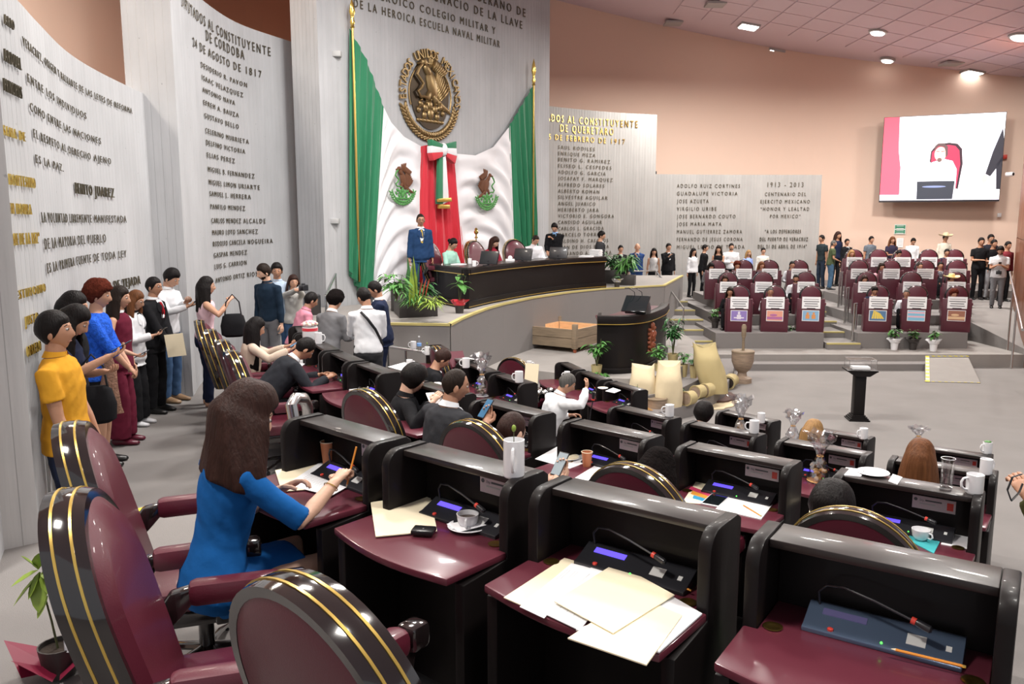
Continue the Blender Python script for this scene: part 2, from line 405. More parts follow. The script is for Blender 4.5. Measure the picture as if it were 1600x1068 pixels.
# hazard tape on the tier edge
tp = struct(MB().obj('trim_1', M['yellowtape']) if False else MB().box(0, .001, 0, .001, 0, .001).obj('trim_1', M['yellowtape']))
def tape(parent, a, b, z, w, n):
    a, b = Vector((a[0], a[1], z)), Vector((b[0], b[1], z)); d = (b-a).normalized(); s = Vector((-d.y, d.x, 0)); L = (b-a).length/n
    y = MB(); k = MB()
    for i in range(n):
        p = a+d*L*i
        y.add([p, p+d*L*.55, p+d*L*.75+s*w, p+d*L*.2+s*w], [(0, 1, 2, 3)]); k.add([p+d*L*.55, p+d*L, p+d*L*1.2+s*w, p+d*L*.75+s*w], [(0, 1, 2, 3)])
    y.obj('yellow_stripe', M['yellowtape'], parent, False); k.obj('black_stripe', M['blacktape'], parent, False)
tape(tp, polar(14.7, 37.45), polar(16.4, 37.45), TIER[1]+.004, .07, 16)
# walls
W1 = Path([(-2.95, 4.35), (-3.35, 5.2), (-3.58, 5.8), (-3.77, 6.45), (-4.02, 7.15), (-4.42, 8.35), (-4.66, 9.5), (-4.87, 11.2)])
W2 = Path([(-4.46, 11.05), (-4.72, 12.1), (-4.85, 13.3), (-4.78, 14.8), (-4.22, 16.3)])
W3 = Path([(-3.52, 15.25), (.95, 21.2)])
W4 = Path([(.3, 24.5), (1.6, 25.6), (3.2, 26.6), (4.75, 27.2)])
W5 = Path([(4.6, 27.6), (7.0, 27.95), (10.6, 28.1)])
wall_left = wall('wall_left', W1, 0, 5.03, .25, M['concrete_light'])
wall_side = wall('wall_side', W2, 0, 6.8, .6, M['concrete_light'])
wall_front = wall('wall_front', W3, 0, 11.5, .75, M['concrete_light'])
wall_centre = wall('wall_centre', W4, 0, 6.85, .4, M['concrete_grey'])
wall_right = wall('wall_right', W5, 0, 4.97, .4, M['concrete_grey'])
# stub of the near wall, end face towards the camera
ws = wall("wall_near", Path([(-5.5, 2.8), (-2.99, 4.87)]), 0, 5.6, .3, M["concrete"])
# plaster walls behind
PW = Path([(-9.5, -4), (-9.6, 8), (-8.5, 17), (-6.5, 22.5)]); wall('wall_back', PW, 0, 14, .2, M['peach'])
PT = Path([(-6.5, 15.8), (-6.3, 20), (-3.6, 24.5), (0, 28)]); wall('wall_back', PT, 0, 14, .2, M['terracotta'])
PB = Path([(-2, 29.2), (4, 30.6), (10, 31.0), (14.5, 29.9), (18.35, 28.4)]); wall('wall_far', PB, 0, 13, .2, M['peach'])
bw = wall('wall_wood', Path([(17.75, 28.5), (14.6, 23.4), (11.45, 17.5), (9.6, 12.5)]), 0, 9, .15, M['brownwall'])
for i in range(14):
    pth = Path([(17.75, 28.5), (14.6, 23.4), (11.45, 17.5), (9.6, 12.5)])
    s0 = pth.len*i/14; s1 = pth.len*(i+1)/14-.04; a = pth.at(s0, .001); b = pth.at(s1, .001); a2 = pth.at(s0, .03); b2 = pth.at(s1, .03)
    for z0, z1 in ((.97, 2.9), (2.93, 5), (5.03, 8.5)):
        MB().slab([a, b, b2, a2], z0, z1).obj('wood_panel', M['brownwall'], bw, False)
# ceiling: rises towards the stage side
def cz(x): return 11.45-.178*x
cl = MB()
cl.add([(-12, -6, cz(-12)), (26, -6, cz(26)), (26, 36, cz(26)), (-12, 36, cz(-12)), (-12, -6, cz(-12)+.2), (26, -6, cz(26)+.2), (26, 36, cz(26)+.2), (-12, 36, cz(-12)+.2)], [(0, 1, 2, 3), (4, 5, 6, 7), (0, 1, 5, 4), (1, 2, 6, 5), (2, 3, 7, 6), (3, 0, 4, 7)])
ceil = struct(cl.obj('ceiling', M['ceiling'], smooth=False))
# ceiling strips (perforated tile rows) in view
k = 0
tile = None
for i in range(13):
    for j in range(9):
        x = 6+i*1.0; y = 18.5+j*1.25
        if math.hypot(x-800, 0) < 0: continue
        if tile is None:
            b_ = MB().box(-.47, .47, -.6, .6, -.03, .0); tile = b_.obj('ceiling_tile', M['ceiling'], ceil, False); t_ = tile
        else: t_ = tile.copy(); COL.objects.link(t_)
        t_.location = (x, y, cz(x)-.002); t_.rotation_euler = (0, math.atan(.178), 0)
def ceilpoint(u, v):
    q = P(u, v, Y=10.0); d = q-Vector((0, 0, CZ)); t = (11.45-CZ)/(d.z+.178*d.x); return Vector((0, 0, CZ))+d*t
for i, (u, v, w, kind) in enumerate(((1170, 38, .55, 's'), (1211, 78, .5, 's'), (1372, 47, .22, 'r'), (1387, 91, .2, 'r'), (1520, 110, .5, 's'), (1597, 54, .3, 'r'))):
    c = ceilpoint(u, v)
    t = thing('ceiling_light', {0: 'lit square ceiling light highest on the left', 1: 'lit square ceiling light below the first, above the pink wall', 2: 'round lit downlight nearest the middle of the ceiling', 3: 'round lit downlight lower, over the far wall', 4: 'lit square ceiling light near the wood wall', 5: 'round lit downlight at the right picture edge'}[i], 'ceiling light', c-Vector((0, 0, .05)), group='lit ceiling lights')
    t.rotation_euler = (0, math.atan(.178), 0)
    if kind == 's':
        MB().box(-w/2-.05, w/2+.05, -w/2-.05, w/2+.05, -.05, .03).obj('frame', M['soap'], t); MB().box(-w/2, w/2, -w/2, w/2, -.07, -.045).obj('diffuser', M['lamp'], t)
    else:
        MB().lathe([(w+.06, .03), (w+.06, -.04), (w, -.05)]).obj('frame', M['soap'], t); MB().lathe([(w, -.045), (w*.8, -.09), (w*.4, -.11)]).obj('diffuser', M['lamp'], t)
for i, (u, v) in enumerate(((1052, 33), (1118, 3), (1487, 96))):
    c = ceilpoint(u, v)
    tag(MB().box(-.3, .3, -.3, .3, -.07, .0).obj('ceiling_vent', M['soap'], None, False), ['grey ceiling vent left of the square lights', 'grey ceiling vent at the top picture edge', 'grey ceiling vent near the wood wall'][i], 'vent', 'ceiling vents').location = c-Vector((0, 0, .04))
# ------------------------------------------------------------------ lettering
def T(w, path, items, m=M['letter'], ext=.03):
    ext *= .28
    for it in items: wall_text(w, path, *it[:6], m=(it[6] if len(it) > 6 else m), ext=ext)
T(wall_left, W1, [
 ('VERACRUZ, ORIGEN Y BALUARTE DE LAS LEYES DE REFORMA', 32, 62, 205, 183, 11),
 ('ENTRE LOS INDIVIDUOS', 40, 124, 133, 189, 12), ('COMO ENTRE LAS NACIONES', 44, 168, 156, 229, 12),
 ('EL RESPETO AL DERECHO AJENO', 49, 206, 172, 263, 12), ('ES LA PAZ.', 53, 252, 97, 270, 13),
 ('LA VOLUNTAD LIBREMENTE MANIFESTADA', 62, 341, 196, 352, 14), ('DE LA MAYORIA DEL PUEBLO', 67, 383, 164, 383, 16),
 ('ES LA PRIMERA FUENTE DE TODA LEY', 71, 422, 196, 405, 14)], ext=.02)
T(wall_left, W1, [('BENITO JUAREZ', 115, 298, 176, 312, 17), ('SEBASTIAN LERDO DE TEJADA', 112, 470, 217, 447, 16)], ext=.05)
T(wall_left, W1, [('ARIO', 2, 32, 18, 52, 16), ('ARDUAL', 2, 92, 29, 112, 20), ('PRINCIPIOS', 2, 138, 30, 157, 20)], ext=.05)
T(wall_left, W1, [('SANA DE', 1, 205, 36, 226, 16), ('S. MONTESINO', 1, 280, 52, 300, 18), ('DEN HONRA', 6, 328, 46, 340, 18), ('\u201cHEROE DE LA PAZ\u201d', 5, 382, 58, 382, 20), ('TESTIMONIO', 17, 474, 67, 452, 15), ('JUSTO', 36, 512, 56, 499, 16), ('OBRERO', 39, 562, 60, 543, 18)], m=M['goldbright'], ext=.04)
ys = [99, 116, 137, 156, 177, 199, 219, 238, 261, 280, 299, 321, 344, 364, 383, 400, 418, 440]
nm = ['DESIDERIO R. PAVON', 'ISAAC VELAZQUEZ', 'ANTONIO NAVA', 'EFREM A. BAUZA', 'GUSTAVO BELLO', 'CELERINO MURRIETA', 'DELFINO VICTORIA', 'ELIAS PEREZ', 'MIGUEL B. FERNANDEZ', 'MIGUEL LIMON URIARTE', 'SAMUEL L. HERRERA', 'PANFILO MENDEZ', 'CARLOS MENDEZ ALCALDE', 'MAURO LOYO SANCHEZ', 'RODOLFO CANCELA NOGUEIRA', 'GASPAR MENDEZ', 'LUIS G. CARRION', 'ANTONIO ORTIZ RIOS']
xe = [385, 379, 366, 372, 372, 388, 382, 366, 397, 405, 391, 382, 414, 402, 425, 385, 384, 401]
ye = [137, 155, 166, 186, 203, 228, 242, 257, 280, 299, 313, 329, 348, 363, 377, 395, 411, 428]
T(wall_side, W2, [('DIPUTADOS AL CONSTITUYENTE', 283, 6, 422, 90, 16), ('DE CORDOBA', 321, 62, 381, 94, 16), ('24 DE AGOSTO DE 1817', 300, 64, 408, 128, 13)]+
  [(n, 313+23*(y-99)/341, y+5, x, e, 8) for n, y, x, e in zip(nm, ys, xe, ye)], ext=.025)
T(wall_front, W3, [('LIBRE Y SOBERANO DE', 660, -22, 820, 22, 15), ('VERACRUZ DE IGNACIO DE LA LLAVE', 545, -42, 815, 46, 15), ('DEL HEROICO COLEGIO MILITAR Y', 548, -14, 773, 54, 13), ('DE LA HEROICA ESCUELA NAVAL MILITAR', 552, 8, 780, 77, 13)], ext=.04)
T(wall_centre, W4, [('DIPUTADOS AL CONSTITUYENTE', 822, 188, 996, 197, 12), ('DE QUERETARO', 875, 206, 958, 211, 12), ('5 DE FEBRERO DE 1917', 857, 219, 976, 224, 9)], m=M['brass'], ext=.04)
nm4 = ['SAUL RODILES', 'ENRIQUE MEZA', 'BENITO G. RAMIREZ', 'ELISEO L. CESPEDES', 'ADOLFO G. GARCIA', 'JOSAFAT F. MARQUEZ', 'ALFREDO SOLARES', 'ALBERTO ROMAN', 'SILVESTRE AGUILAR', 'ANGEL JUARICO', 'HERIBERTO JARA', 'VICTORIO E. GONGORA', 'CANDIDO AGUILAR', 'CARLOS L. GRACIDA', 'MARCELO TORRES', 'GALDINO H. CASADOS', 'JUAN DE DIOS PALMA', 'FERNANDO A. PEREYRA']
xe4 = [929, 930, 953, 955, 946, 957, 944, 936, 949, 930, 935, 959, 940, 943, 940, 950, 951, 955]
T(wall_centre, W4, [(n, 872, 233.5+9.65*i, x, 235+9.6*i, 6) for i, (n, x) in enumerate(zip(nm4, xe4))], ext=.02)
nm5 = ['ADOLFO RUIZ CORTINES', 'GUADALUPE VICTORIA', 'JOSE AZUETA', 'VIRGILIO URIBE', 'JOSE BERNARDO COUTO', 'JOSE MARIA MATA', 'MANUEL GUTIERREZ ZAMORA', 'FERNANDO DE JESUS CORONA', 'MIGUEL LERDO DE TEJADA']
xe5 = [1156, 1152, 1107, 1119, 1149, 1127, 1159, 1160, 1163]
T(wall_right, W5, [(n, 1057.5, 293+11.9*i, x, 293+11.9*i, 6) for i, (n, x) in enumerate(zip(nm5, xe5))], ext=.02)
T(wall_right, W5, [('1913 - 2013', 1199, 292, 1255, 292, 8), ('CENTENARIO DEL', 1195, 306, 1259, 306, 6), ('EJERCITO MEXICANO', 1188, 317.5, 1265, 317.5, 6), ('\u201cHONOR Y LEALTAD', 1188, 329, 1264, 329, 6), ('POR MEXICO\u201d', 1203, 340.5, 1250, 340.5, 6)], ext=.02)
T(wall_right, W5, [('\u201cA LOS DEFENSORES', 1195, 364, 1251, 364, 6), ('DEL PUERTO DE VERACRUZ', 1187, 376, 1262, 376, 6), ('DEL 21 DE ABRIL DE 1914\u201d', 1184, 387.5, 1260, 387.5, 6)], ext=.05)
# ------------------------------------------------------------------ relief helper on the front wall
class Relief:
    def __init__(s, path, sc, zc, R, depth=.06, off=.02): s.path, s.sc, s.zc, s.R, s.d, s.off = path, sc, zc, R, depth, off
    def pt(s, x, y, h): q = s.path.at(s.sc+x*s.R, s.off+h); return Vector((q.x, q.y, s.zc+y*s.R))
    def dome(s, mb, cx, cy, rx, ry, rot=0, h=1.0, base=0, n=12, mi=0):
        c, sn = math.cos(math.radians(rot)), math.sin(math.radians(rot)); vs = []; fs = []
        for i, (k, hh) in enumerate(((1, 0), (.92, .45), (.6, .85), (0, 1))):
            m = n if k else 1
            for j in range(m):
                a = 2*math.pi*j/n; x, y = k*rx*math.cos(a), k*ry*math.sin(a); vs.append(s.pt(cx+x*c-y*sn, cy+x*sn+y*c, base+s.d*h*hh))
        for i in range(2):
            for j in range(n): fs.append((i*n+j, i*n+(j+1) % n, (i+1)*n+(j+1) % n, (i+1)*n+j))
        fs += [(2*n+j, 2*n+(j+1) % n, 3*n) for j in range(n)]
        mb.add(vs, fs, mi)
    def cord(s, mb, pts, r, base=0, mi=0):
        mb.tube([s.pt(x, y, base+s.d*.6) for x, y in pts], r*s.R, 8, mi=mi)
    def plate(s, mb, pts, h0, h1, mi=0):
        mb.prism(pts, lambda p: s.pt(p[0], p[1], h0), lambda p: s.pt(p[0], p[1], h1), mi)
def coat(rl, bird, green, snake, wreath_leaf, parent, flip=1, small=False):
    f = flip
    b = MB()
    # body, neck, head, beak
    rl.dome(b, f*.05, .22, .17, .34, f*20, 1.6); rl.dome(b, f*-.10, .52, .10, .17, f*35, 1.7); rl.dome(b, f*-.2, .66, .11, .09, 0, 2.0); rl.dome(b, f*-.32, .63, .075, .035, f*15, 2.0)
    # near wing: rows of feathers
    for i in range(8): rl.dome(b, f*(.20+.035*i), .42-.05*i, .04, .30-.008*i, f*(-8-5*i), 1.2+.1*i)
    for i in range(7): rl.dome(b, f*(.12+.05*i), .66-.025*i, .045, .14, f*(-15-6*i), 2.1)
    # far wing
    for i in range(5): rl.dome(b, f*(-.02+.05*i), .72+.015*i, .035, .16, f*(12-8*i), .8)
    # tail and legs
    for i in range(5): rl.dome(b, f*(.24+.07*i), -.12-.03*i, .04, .17, f*(28+8*i), 1.0)
    rl.dome(b, f*-.08, -.02, .06, .15, f*-20, 1.7); rl.dome(b, f*.12, -.05, .06, .13, f*15, 1.5)
    b.obj('eagle', bird, parent)
    s = MB(); rl.cord(s, [(f*x, y) for x, y in ((-.30, .60), (-.40, .50), (-.46, .38), (-.36, .30), (-.27, .22), (-.33, .12), (-.44, .04), (-.36, -.06), (-.24, -.05), (-.12, -.08))], .032, rl.d*.8); s.obj('snake', snake, parent)
    g = MB()
    for x, y, r, ro in ((-.02, -.2, .11, 0), (-.16, -.27, .1, 20), (.14, -.27, .1, -20), (-.3, -.2, .085, 45), (.29, -.22, .085, -45), (-.38, -.33, .07, 20), (.38, -.34, .07, 0), (0, -.38, .13, 0), (-.2, -.42, .09, 0), (.2, -.43, .09, 0)):
        rl.dome(g, f*x, y, r*.75, r, f*ro, 1.2)
        if not small: rl.dome(g, f*x, y+r, r*.3, r*.3, 0, 1.6)
    for i in range(7): rl.dome(g, f*(-.36+.12*i), -.53, .075, .045, 0, .9)
    g.obj('cactus_and_rocks', green, parent)
    w = MB()
    for sd in (-1, 1):
        n = 9 if small else 14
        for i in range(n):
            a = math.radians(-88+sd*0+(i*78/n if sd > 0 else -i*78/n)); rr = .72 if small else .86
            for o_, t_ in ((-.055, 32), (.055, -32)):
                x, y = (rr+o_)*math.cos(a), (rr+o_)*math.sin(a); rl.dome(w, x, y, .095, .036, math.degrees(a)+90*sd+t_*sd, .8)
    w.obj('laurel_wreath', wreath_leaf, parent)
# bronze seal
s_t, z_t = W3.hit(668, 74); s_b, z_b = W3.hit(668, 224); s_l, _ = W3.hit(617, 148); s_r, _ = W3.hit(718, 148)
SR = (z_t-z_b)/2; rl = Relief(W3, (s_l+s_r)/2, (z_t+z_b)/2, SR, .05, .03)
c_ = rl.pt(0, 0, 0)
seal = thing('wall_seal', 'large round bronze eagle seal mounted on the concrete wall above the flags', 'seal', (0, 0, 0))
coat(rl, M['bronze'], M['bronze'], M['bronze'], M['bronze'], seal)
b = MB(); rl.plate(b, [(.60*math.cos(a*math.pi/24), .03+.74*math.sin(a*math.pi/24)) for a in range(48)], .0, .015); b.obj('backing_plate', M['bronze_dark'], seal)
b = MB()
b.tube([rl.pt(.66*math.cos(a*math.pi/32), .66*math.sin(a*math.pi/32), .02) for a in range(-4, 37)], .018, 6); b.obj('inner_rim', M['bronze'], seal)
word = 'ESTADOS UNIDOS MEXICANOS'
for i, ch in enumerate(word):
    if ch == ' ': continue
    a = math.radians(188-196*i/(len(word)-1)); bm = text_mesh(ch, 1, .05, 'CENTER')
    for v in bm.verts:
        x, y = v.co.x*.22, v.co.y*.27-.09; rr = .86+y; rx = x
        X = rr*math.cos(a)+rx*math.sin(a); Y = rr*math.sin(a)-rx*math.cos(a); v.co = rl.pt(X, Y, .01+v.co.z)
    bmesh.ops.recalc_face_normals(bm, faces=bm.faces)
    me = bpy.data.meshes.new('letter'); bm.to_mesh(me); bm.free(); me.materials.append(M['bronze']); o = bpy.data.objects.new('letter', me); COL.objects.link(o); o.parent = seal
# ------------------------------------------------------------------ the draped flag
def lerp(a, b, t): return a+(b-a)*t
def sheet(name, m, parent, top, bot, nu, nv, foldf, uv0=None):
    "top / bot: picture positions of the upper and lower edge, hung on the front wall"
    def res(pl, n):
        L = [0]
        for a, b in zip(pl, pl[1:]): L.append(L[-1]+math.dist(a, b))
        out = []
        for k in range(n+1):
            t = L[-1]*k/n; i = 0
            while i < len(L)-2 and t > L[i+1]: i += 1
            w = (t-L[i])/(L[i+1]-L[i]); out.append((lerp(pl[i][0], pl[i+1][0], w), lerp(pl[i][1], pl[i+1][1], w)))
        return out
    tp_ = [W3.hit(*p) for p in res(top, nu)]; bt = [W3.hit(*p) for p in res(bot, nu)]
    vs = []
    for layer in (0, 1):
        for j in range(nv+1):
            for i in range(nu+1):
                u, v = i/nu, j/nv; s = lerp(tp_[i][0], bt[i][0], v); z = lerp(tp_[i][1], bt[i][1], v)
                ds, d = foldf(u, v, s, z); q = W3.at(s+ds, max(.03, .10+d)-layer*.012); vs.append((q.x, q.y, z))
    w = nu+1; n = w*(nv+1); fs = []
    for j in range(nv):
        for i in range(nu):
            a = j*w+i; fs.append((a, a+1, a+w+1, a+w)); fs.append((n+a, n+a+w, n+a+w+1, n+a+1))
    for i in range(nu): fs.append((i, n+i, n+i+1, i+1)); a = nv*w+i; fs.append((a, a+1, n+a+1, n+a))
    for j in range(nv): fs.append((j*w, (j+1)*w, n+(j+1)*w, n+j*w)); a = j*w+nu; fs.append((a, n+a, n+a+w, a+w))
    return MB().add(vs, fs).obj(name, m, parent)
flag = thing('draped_flag', 'huge green, white and red flag draped in folds across the wall', 'flag', (0, 0, 0))
def vert_folds(n, amp, ph=0, conv=0):
    def f(u, v, s, z):
        a = amp*(.25+.75*min(1, v*1.6))*min(1, min(u, 1-u)*9+.1); x = u*n*2*math.pi+ph+1.2*math.sin(v*3+u*4); return 0.0, a*(math.sin(x)+.4*math.sin(2.3*x+v*2))
    return f
def swag(n, amp, lowside, base=0):
    "U shaped folds that sag between the two held corners"
    def f(u, v, s, z):
        c = (u-lowside)**2*1.15; x = (v*1.0-c*.55)*n*2*math.pi
        e = min(1, min(u, 1-u)*7, v*9)
        return 0.0, base+amp*(math.sin(x+.8*math.sin(u*4+v*3))+.3*math.sin(1.7*x+u*6))*e+.03*math.sin(u*7+v*5)*e
    return f
sheet('green_panel', M['green'], flag, [(541, 46), (566, 92), (594, 168)], [(540, 422), (560, 462), (578, 462)], 60, 50, vert_folds(5, .07))
sheet('white_panel', M['flagwhite'], flag, [(594, 168), (606, 192), (626, 214), (653, 229)], [(577, 462), (596, 470), (618, 474), (648, 478)], 50, 90, swag(6.5, .036, .8))
sheet('red_panel', M['flagred'], flag, [(652, 229), (676, 224), (705, 240)], [(647, 478), (690, 462), (724, 448)], 60, 40, vert_folds(6, .06, 1))
sheet('white_panel', M['flagwhite'], flag, [(704, 240), (738, 243), (766, 230), (792, 197)], [(722, 448), (752, 444), (778, 436), (800, 430)], 50, 90, swag(6.5, .04, .2))
sheet('green_panel', M['green'], flag, [(790, 199), (808, 168), (829, 133)], [(799, 432), (818, 425), (836, 418)], 60, 50, vert_folds(5, .08, 2))
# embroidered coats of arms
for (u, v, t, b_, l, r, fl) in ((621, 288, 256, 320, 603, 638, 1), (751, 297, 266, 328, 724, 778, -1)):
    s0, zt = W3.hit(u, t); _, zb_ = W3.hit(u, b_); sl, _ = W3.hit(l, v); sr, _ = W3.hit(r, v)
    q = Relief(W3, (sl+sr)/2, (zt+zb_)/2-.02, (zt-zb_)/2*1.2, .02, .15 if fl > 0 else .17)
    em = bpy.data.objects.new('embroidered_arms', None); COL.objects.link(em); em.parent = flag
    coat(q, M['brown'], M['olive'], M['olive'], M['olive'], em, fl, True)
# bow with tails
def onwall(u, v, off): s, z = W3.hit(u, v); q = W3.at(s, off); return Vector((q.x, q.y, z))
bow = thing('flag_bow', 'tricolour ribbon bow with fringed tails tied at the middle of the flag', 'bow', (0, 0, 0))
def ribbon(name, m, poly, o0, o1):
    b = MB(); b.prism(poly, lambda p: onwall(p[0], p[1], o0), lambda p: onwall(p[0], p[1], o1)); return b.obj(name, m, bow, bevel=.01)
for nm_, m, pl in (('loop', M['green'], [(655, 219), (674, 227), (674, 233), (656, 229)]), ('loop', M['flagwhite'], [(655, 229), (674, 232), (674, 239), (655, 240)]), ('loop', M['flagred'], [(655, 240), (674, 238), (672, 246), (658, 252)]),
                   ('loop', M['green'], [(694, 222), (677, 227), (677, 233), (694, 233)]), ('loop', M['flagwhite'], [(694, 233), (677, 232), (677, 240), (695, 245)]), ('loop', M['flagred'], [(695, 245), (677, 239), (679, 246), (692, 257)])):
    ribbon(nm_, m, pl, .22, .36)
ribbon('tail', M['green'], [(669, 244), (675, 246), (675, 319), (667, 319)], .24, .32); ribbon('tail', M['flagwhite'], [(675, 246), (679, 244), (684, 315), (675, 319)], .25, .33)
ribbon('fringe', M['goldline'], [(666, 311), (686, 309), (687, 315), (666, 316)], .30, .36); ribbon('fringe', M['goldline'], [(669, 320), (685, 320), (685, 326), (669, 326)], .26, .34)
MB().ball(onwall(675.5, 235, .32), (.09, .09, .14), 12, 8).obj('knot', M['flagwhite'], bow)
# flag poles with gold spear heads
for i, (u, v0, v1, vb) in enumerate(((540.5, 0, 46, 440), (824.5, 93, 135, 380))):
    t = thing('flag_pole', ['gilded spear head on the pole left of the flag', 'gilded spear head on the pole right of the flag'][i], 'flag pole', (0, 0, 0), group='flag poles')
    a = onwall(u, v1, .18); top = onwall(u, v0, .18); bt = onwall(u, vb, .14); h = top.z-a.z
    bt = Vector((a.x, a.y, bt.z))
    MB().tube([bt, a], .022, 8).obj('pole', M['brass'], t)
    MB().lathe([(.03, 0), (.05, .02*h), (.03, .08*h), (.05, .2*h), (.03, .3*h), (.035, .4*h), (.06, .55*h), (.035, .8*h), (.004, h)], 10, a).obj('spear_head', M['goldbright'], t)
# ------------------------------------------------------------------ platform
PZ = 1.77
arc = [P(*p, z=PZ) for p in ((703, 506), (720, 497), (739, 489), (762, 480.5), (786, 474), (832, 464), (890, 455.5), (945, 450), (1038, 445))]
plat_poly = [Vector((-3.5, 12.95, 0))]+arc+[Vector((5.2, 24.6, 0)), Vector((.8, 24.6, 0)), Vector((.9, 21), ) if False else Vector((.95, 21.0, 0)), Vector((-3.4, 15.2, 0)), Vector((-4.3, 15.2, 0))]
plat = floor_slab('floor_platform', plat_poly, 0, PZ, M['stage_carpet'])
fa = MB()
pts = [Vector((-3.5, 12.95, 0))]+arc+[Vector((5.2, 24.6, 0))]
for a, b in zip(pts, pts[1:]):
    d = (b-a).xy.normalized(); n = Vector((d.y, -d.x, 0))*.012
    a2 = Vector((a.x, a.y, 0)); b2 = Vector((b.x, b.y, 0)); z = Vector((0, 0, 1))
    fa.add([a2+n, b2+n, b2+n+z*(PZ-.03), a2+n+z*(PZ-.03)], [(0, 1, 2, 3)])
fa.obj('platform_front', M['riser'], plat, False)
no = MB()
for a, b in zip(pts, pts[1:]):
    d = (b-a).xy.normalized(); n = Vector((d.y, -d.x, 0)); a2 = Vector((a.x, a.y, PZ)); b2 = Vector((b.x, b.y, PZ)); e = d.to_3d()*.005
    no.add([a2-n*.05-e+Vector((0, 0, .006)), b2-n*.05+e+Vector((0, 0, .006)), b2+n*.025+e+Vector((0, 0, .006)), a2+n*.025-e+Vector((0, 0, .006)), a2+n*.025-e-Vector((0, 0, .03)), b2+n*.025+e-Vector((0, 0, .03))], [(0, 1, 2, 3), (3, 2, 5, 4)])
no.obj('platform_nosing', M['ochre'], plat, False)
SZ = .65
st_edge = [P(*p, z=SZ) for p in ((640, 590), (780, 578), (841, 579), (935, 590), (1000, 592), (1045, 582), (1078, 566), (1092, 550))]
STG = []
def stage(name, poly, z, m): STG.append(([(p[0], p[1]) for p in poly], z)); return floor_slab(name, poly, 0, z, m)
stage('floor_stage', [Vector((-3.4, 13.4, 0))]+st_edge+[P(1085, 532, z=SZ), Vector((4.2, 20.5, 0)), Vector((0, 20, 0))], SZ, M['stage_carpet'])
cen = Vector((1.5, 17, 0))
def grow(pts, d): return [p+Vector(((p-cen).x, (p-cen).y, 0)).normalized()*d for p in pts]
stage('floor_step', [Vector((-3.4, 13.3, 0))]+grow(st_edge, .36)+[Vector((5.0, 19.5, 0)), Vector((1, 20, 0))], .43, M['riser'])
stage('floor_step', [Vector((-3.4, 13.2, 0))]+grow(st_edge, .72)+[Vector((5.5, 19.5, 0)), Vector((1, 20, 0))], .215, M['riser'])
STG.append(([(3.6, 18.65), (12.2, 18.65), (12.2, 30), (3.6, 30)], .30)); STG.append(([(3.9, 18.2), (9.75, 18.2), (9.75, 18.7), (3.9, 18.7)], .15))
def inside(x, y, poly):
    c = False; j = len(poly)-1
    for i in range(len(poly)):
        xi, yi = poly[i]; xj, yj = poly[j]
        if (yi > y) != (yj > y) and x < (xj-xi)*(y-yi)/(yj-yi)+xi: c = not c
        j = i
    return c
def ground(u, v):
    lv = sorted(STG, key=lambda a: -a[1])
    for i, (poly, z) in enumerate(lv):
        q = P(u, v, z=z)
        if inside(q.x, q.y, poly): return q
        for p2, z2 in lv[i+1:i+2]:      # over the step just below: stands there
            if inside(q.x, q.y, p2): return Vector((q.x, q.y, z2))
    return P(u, v, z=0)
# far side: landing, steps, tiers
FB = [(.68, 19.55), (.94, 21.1), (1.20, 22.6), (1.46, 24.1)]
floor_slab('floor_landing', [(3.6, 18.65), (9.75, 18.65), (9.75, 30), (3.6, 30)], 0, .30, M['stage_carpet'])
floor_slab('floor_step', [(3.9, 18.2), (9.75, 18.2), (9.75, 18.7), (3.9, 18.7)], 0, .15, M['riser'])
floor_slab('floor_landing', [(9.75, 18.65), (12.2, 18.65), (12.2, 30), (9.75, 30)], 0, .30, M['stage_carpet'])
def XU(u, Y): return (u-800)/FPX*(Y*math.cos(PITCH)+2.0*math.sin(PITCH))
for k, (z, y) in enumerate(FB[:3]):
    floor_slab('floor_tier', [(XU(1120, y), y), (XU(1290, y), y), (XU(1290, y), 25.6), (XU(1120, y), 25.6)], .3, z, M['riser'])
for k, (z, y) in enumerate(FB):
    floor_slab('floor_tier', [(XU(1343, y), y), (XU(1516, y), y), (XU(1500, 26), 25.8), (XU(1343, y)+.2, 25.8)], .3, z, M['riser'])
floor_slab('floor_walkway', [(2.5, 25.0), (9.8, 25.5), (10.8, 28.4), (4.0, 28.4), (.6, 25)], 0, .97, M['carpet'])
floor_slab('floor_walkway', [(9.5, 25.7), (16.3, 25.7), (18.4, 28.6), (14.4, 30.1), (9.5, 31.1)], 0, 1.2, M['carpet'])
# centre stairs with yellow edges and left stairs
def stairs(x0, x1, y0, z0, n, dz, dy, skew=0):
    for i in range(n):
        y = y0+dy*i; sx = skew*i
        floor_slab('floor_step', [(x0+sx, y), (x1+sx, y), (x1+sx+skew*(n-i), y0+dy*n), (x0+sx+skew*(n-i), y0+dy*n)], z0, z0+dz*(i+1), M['carpet'])
        MB().box(x0+sx, x1+sx, y-.006, y+.06, z0+dz*(i+1)-.03, z0+dz*(i+1)+.006).obj('step_nosing', M['ochre'], plat, False)
stairs(XU(1291, 19.6), XU(1343, 19.6), 19.4, .3, 6, .15, 1.0, .1)
stairs(XU(1062, 19.8), XU(1130, 19.8), 19.8, .3, 5, .15, 1.0, 0)
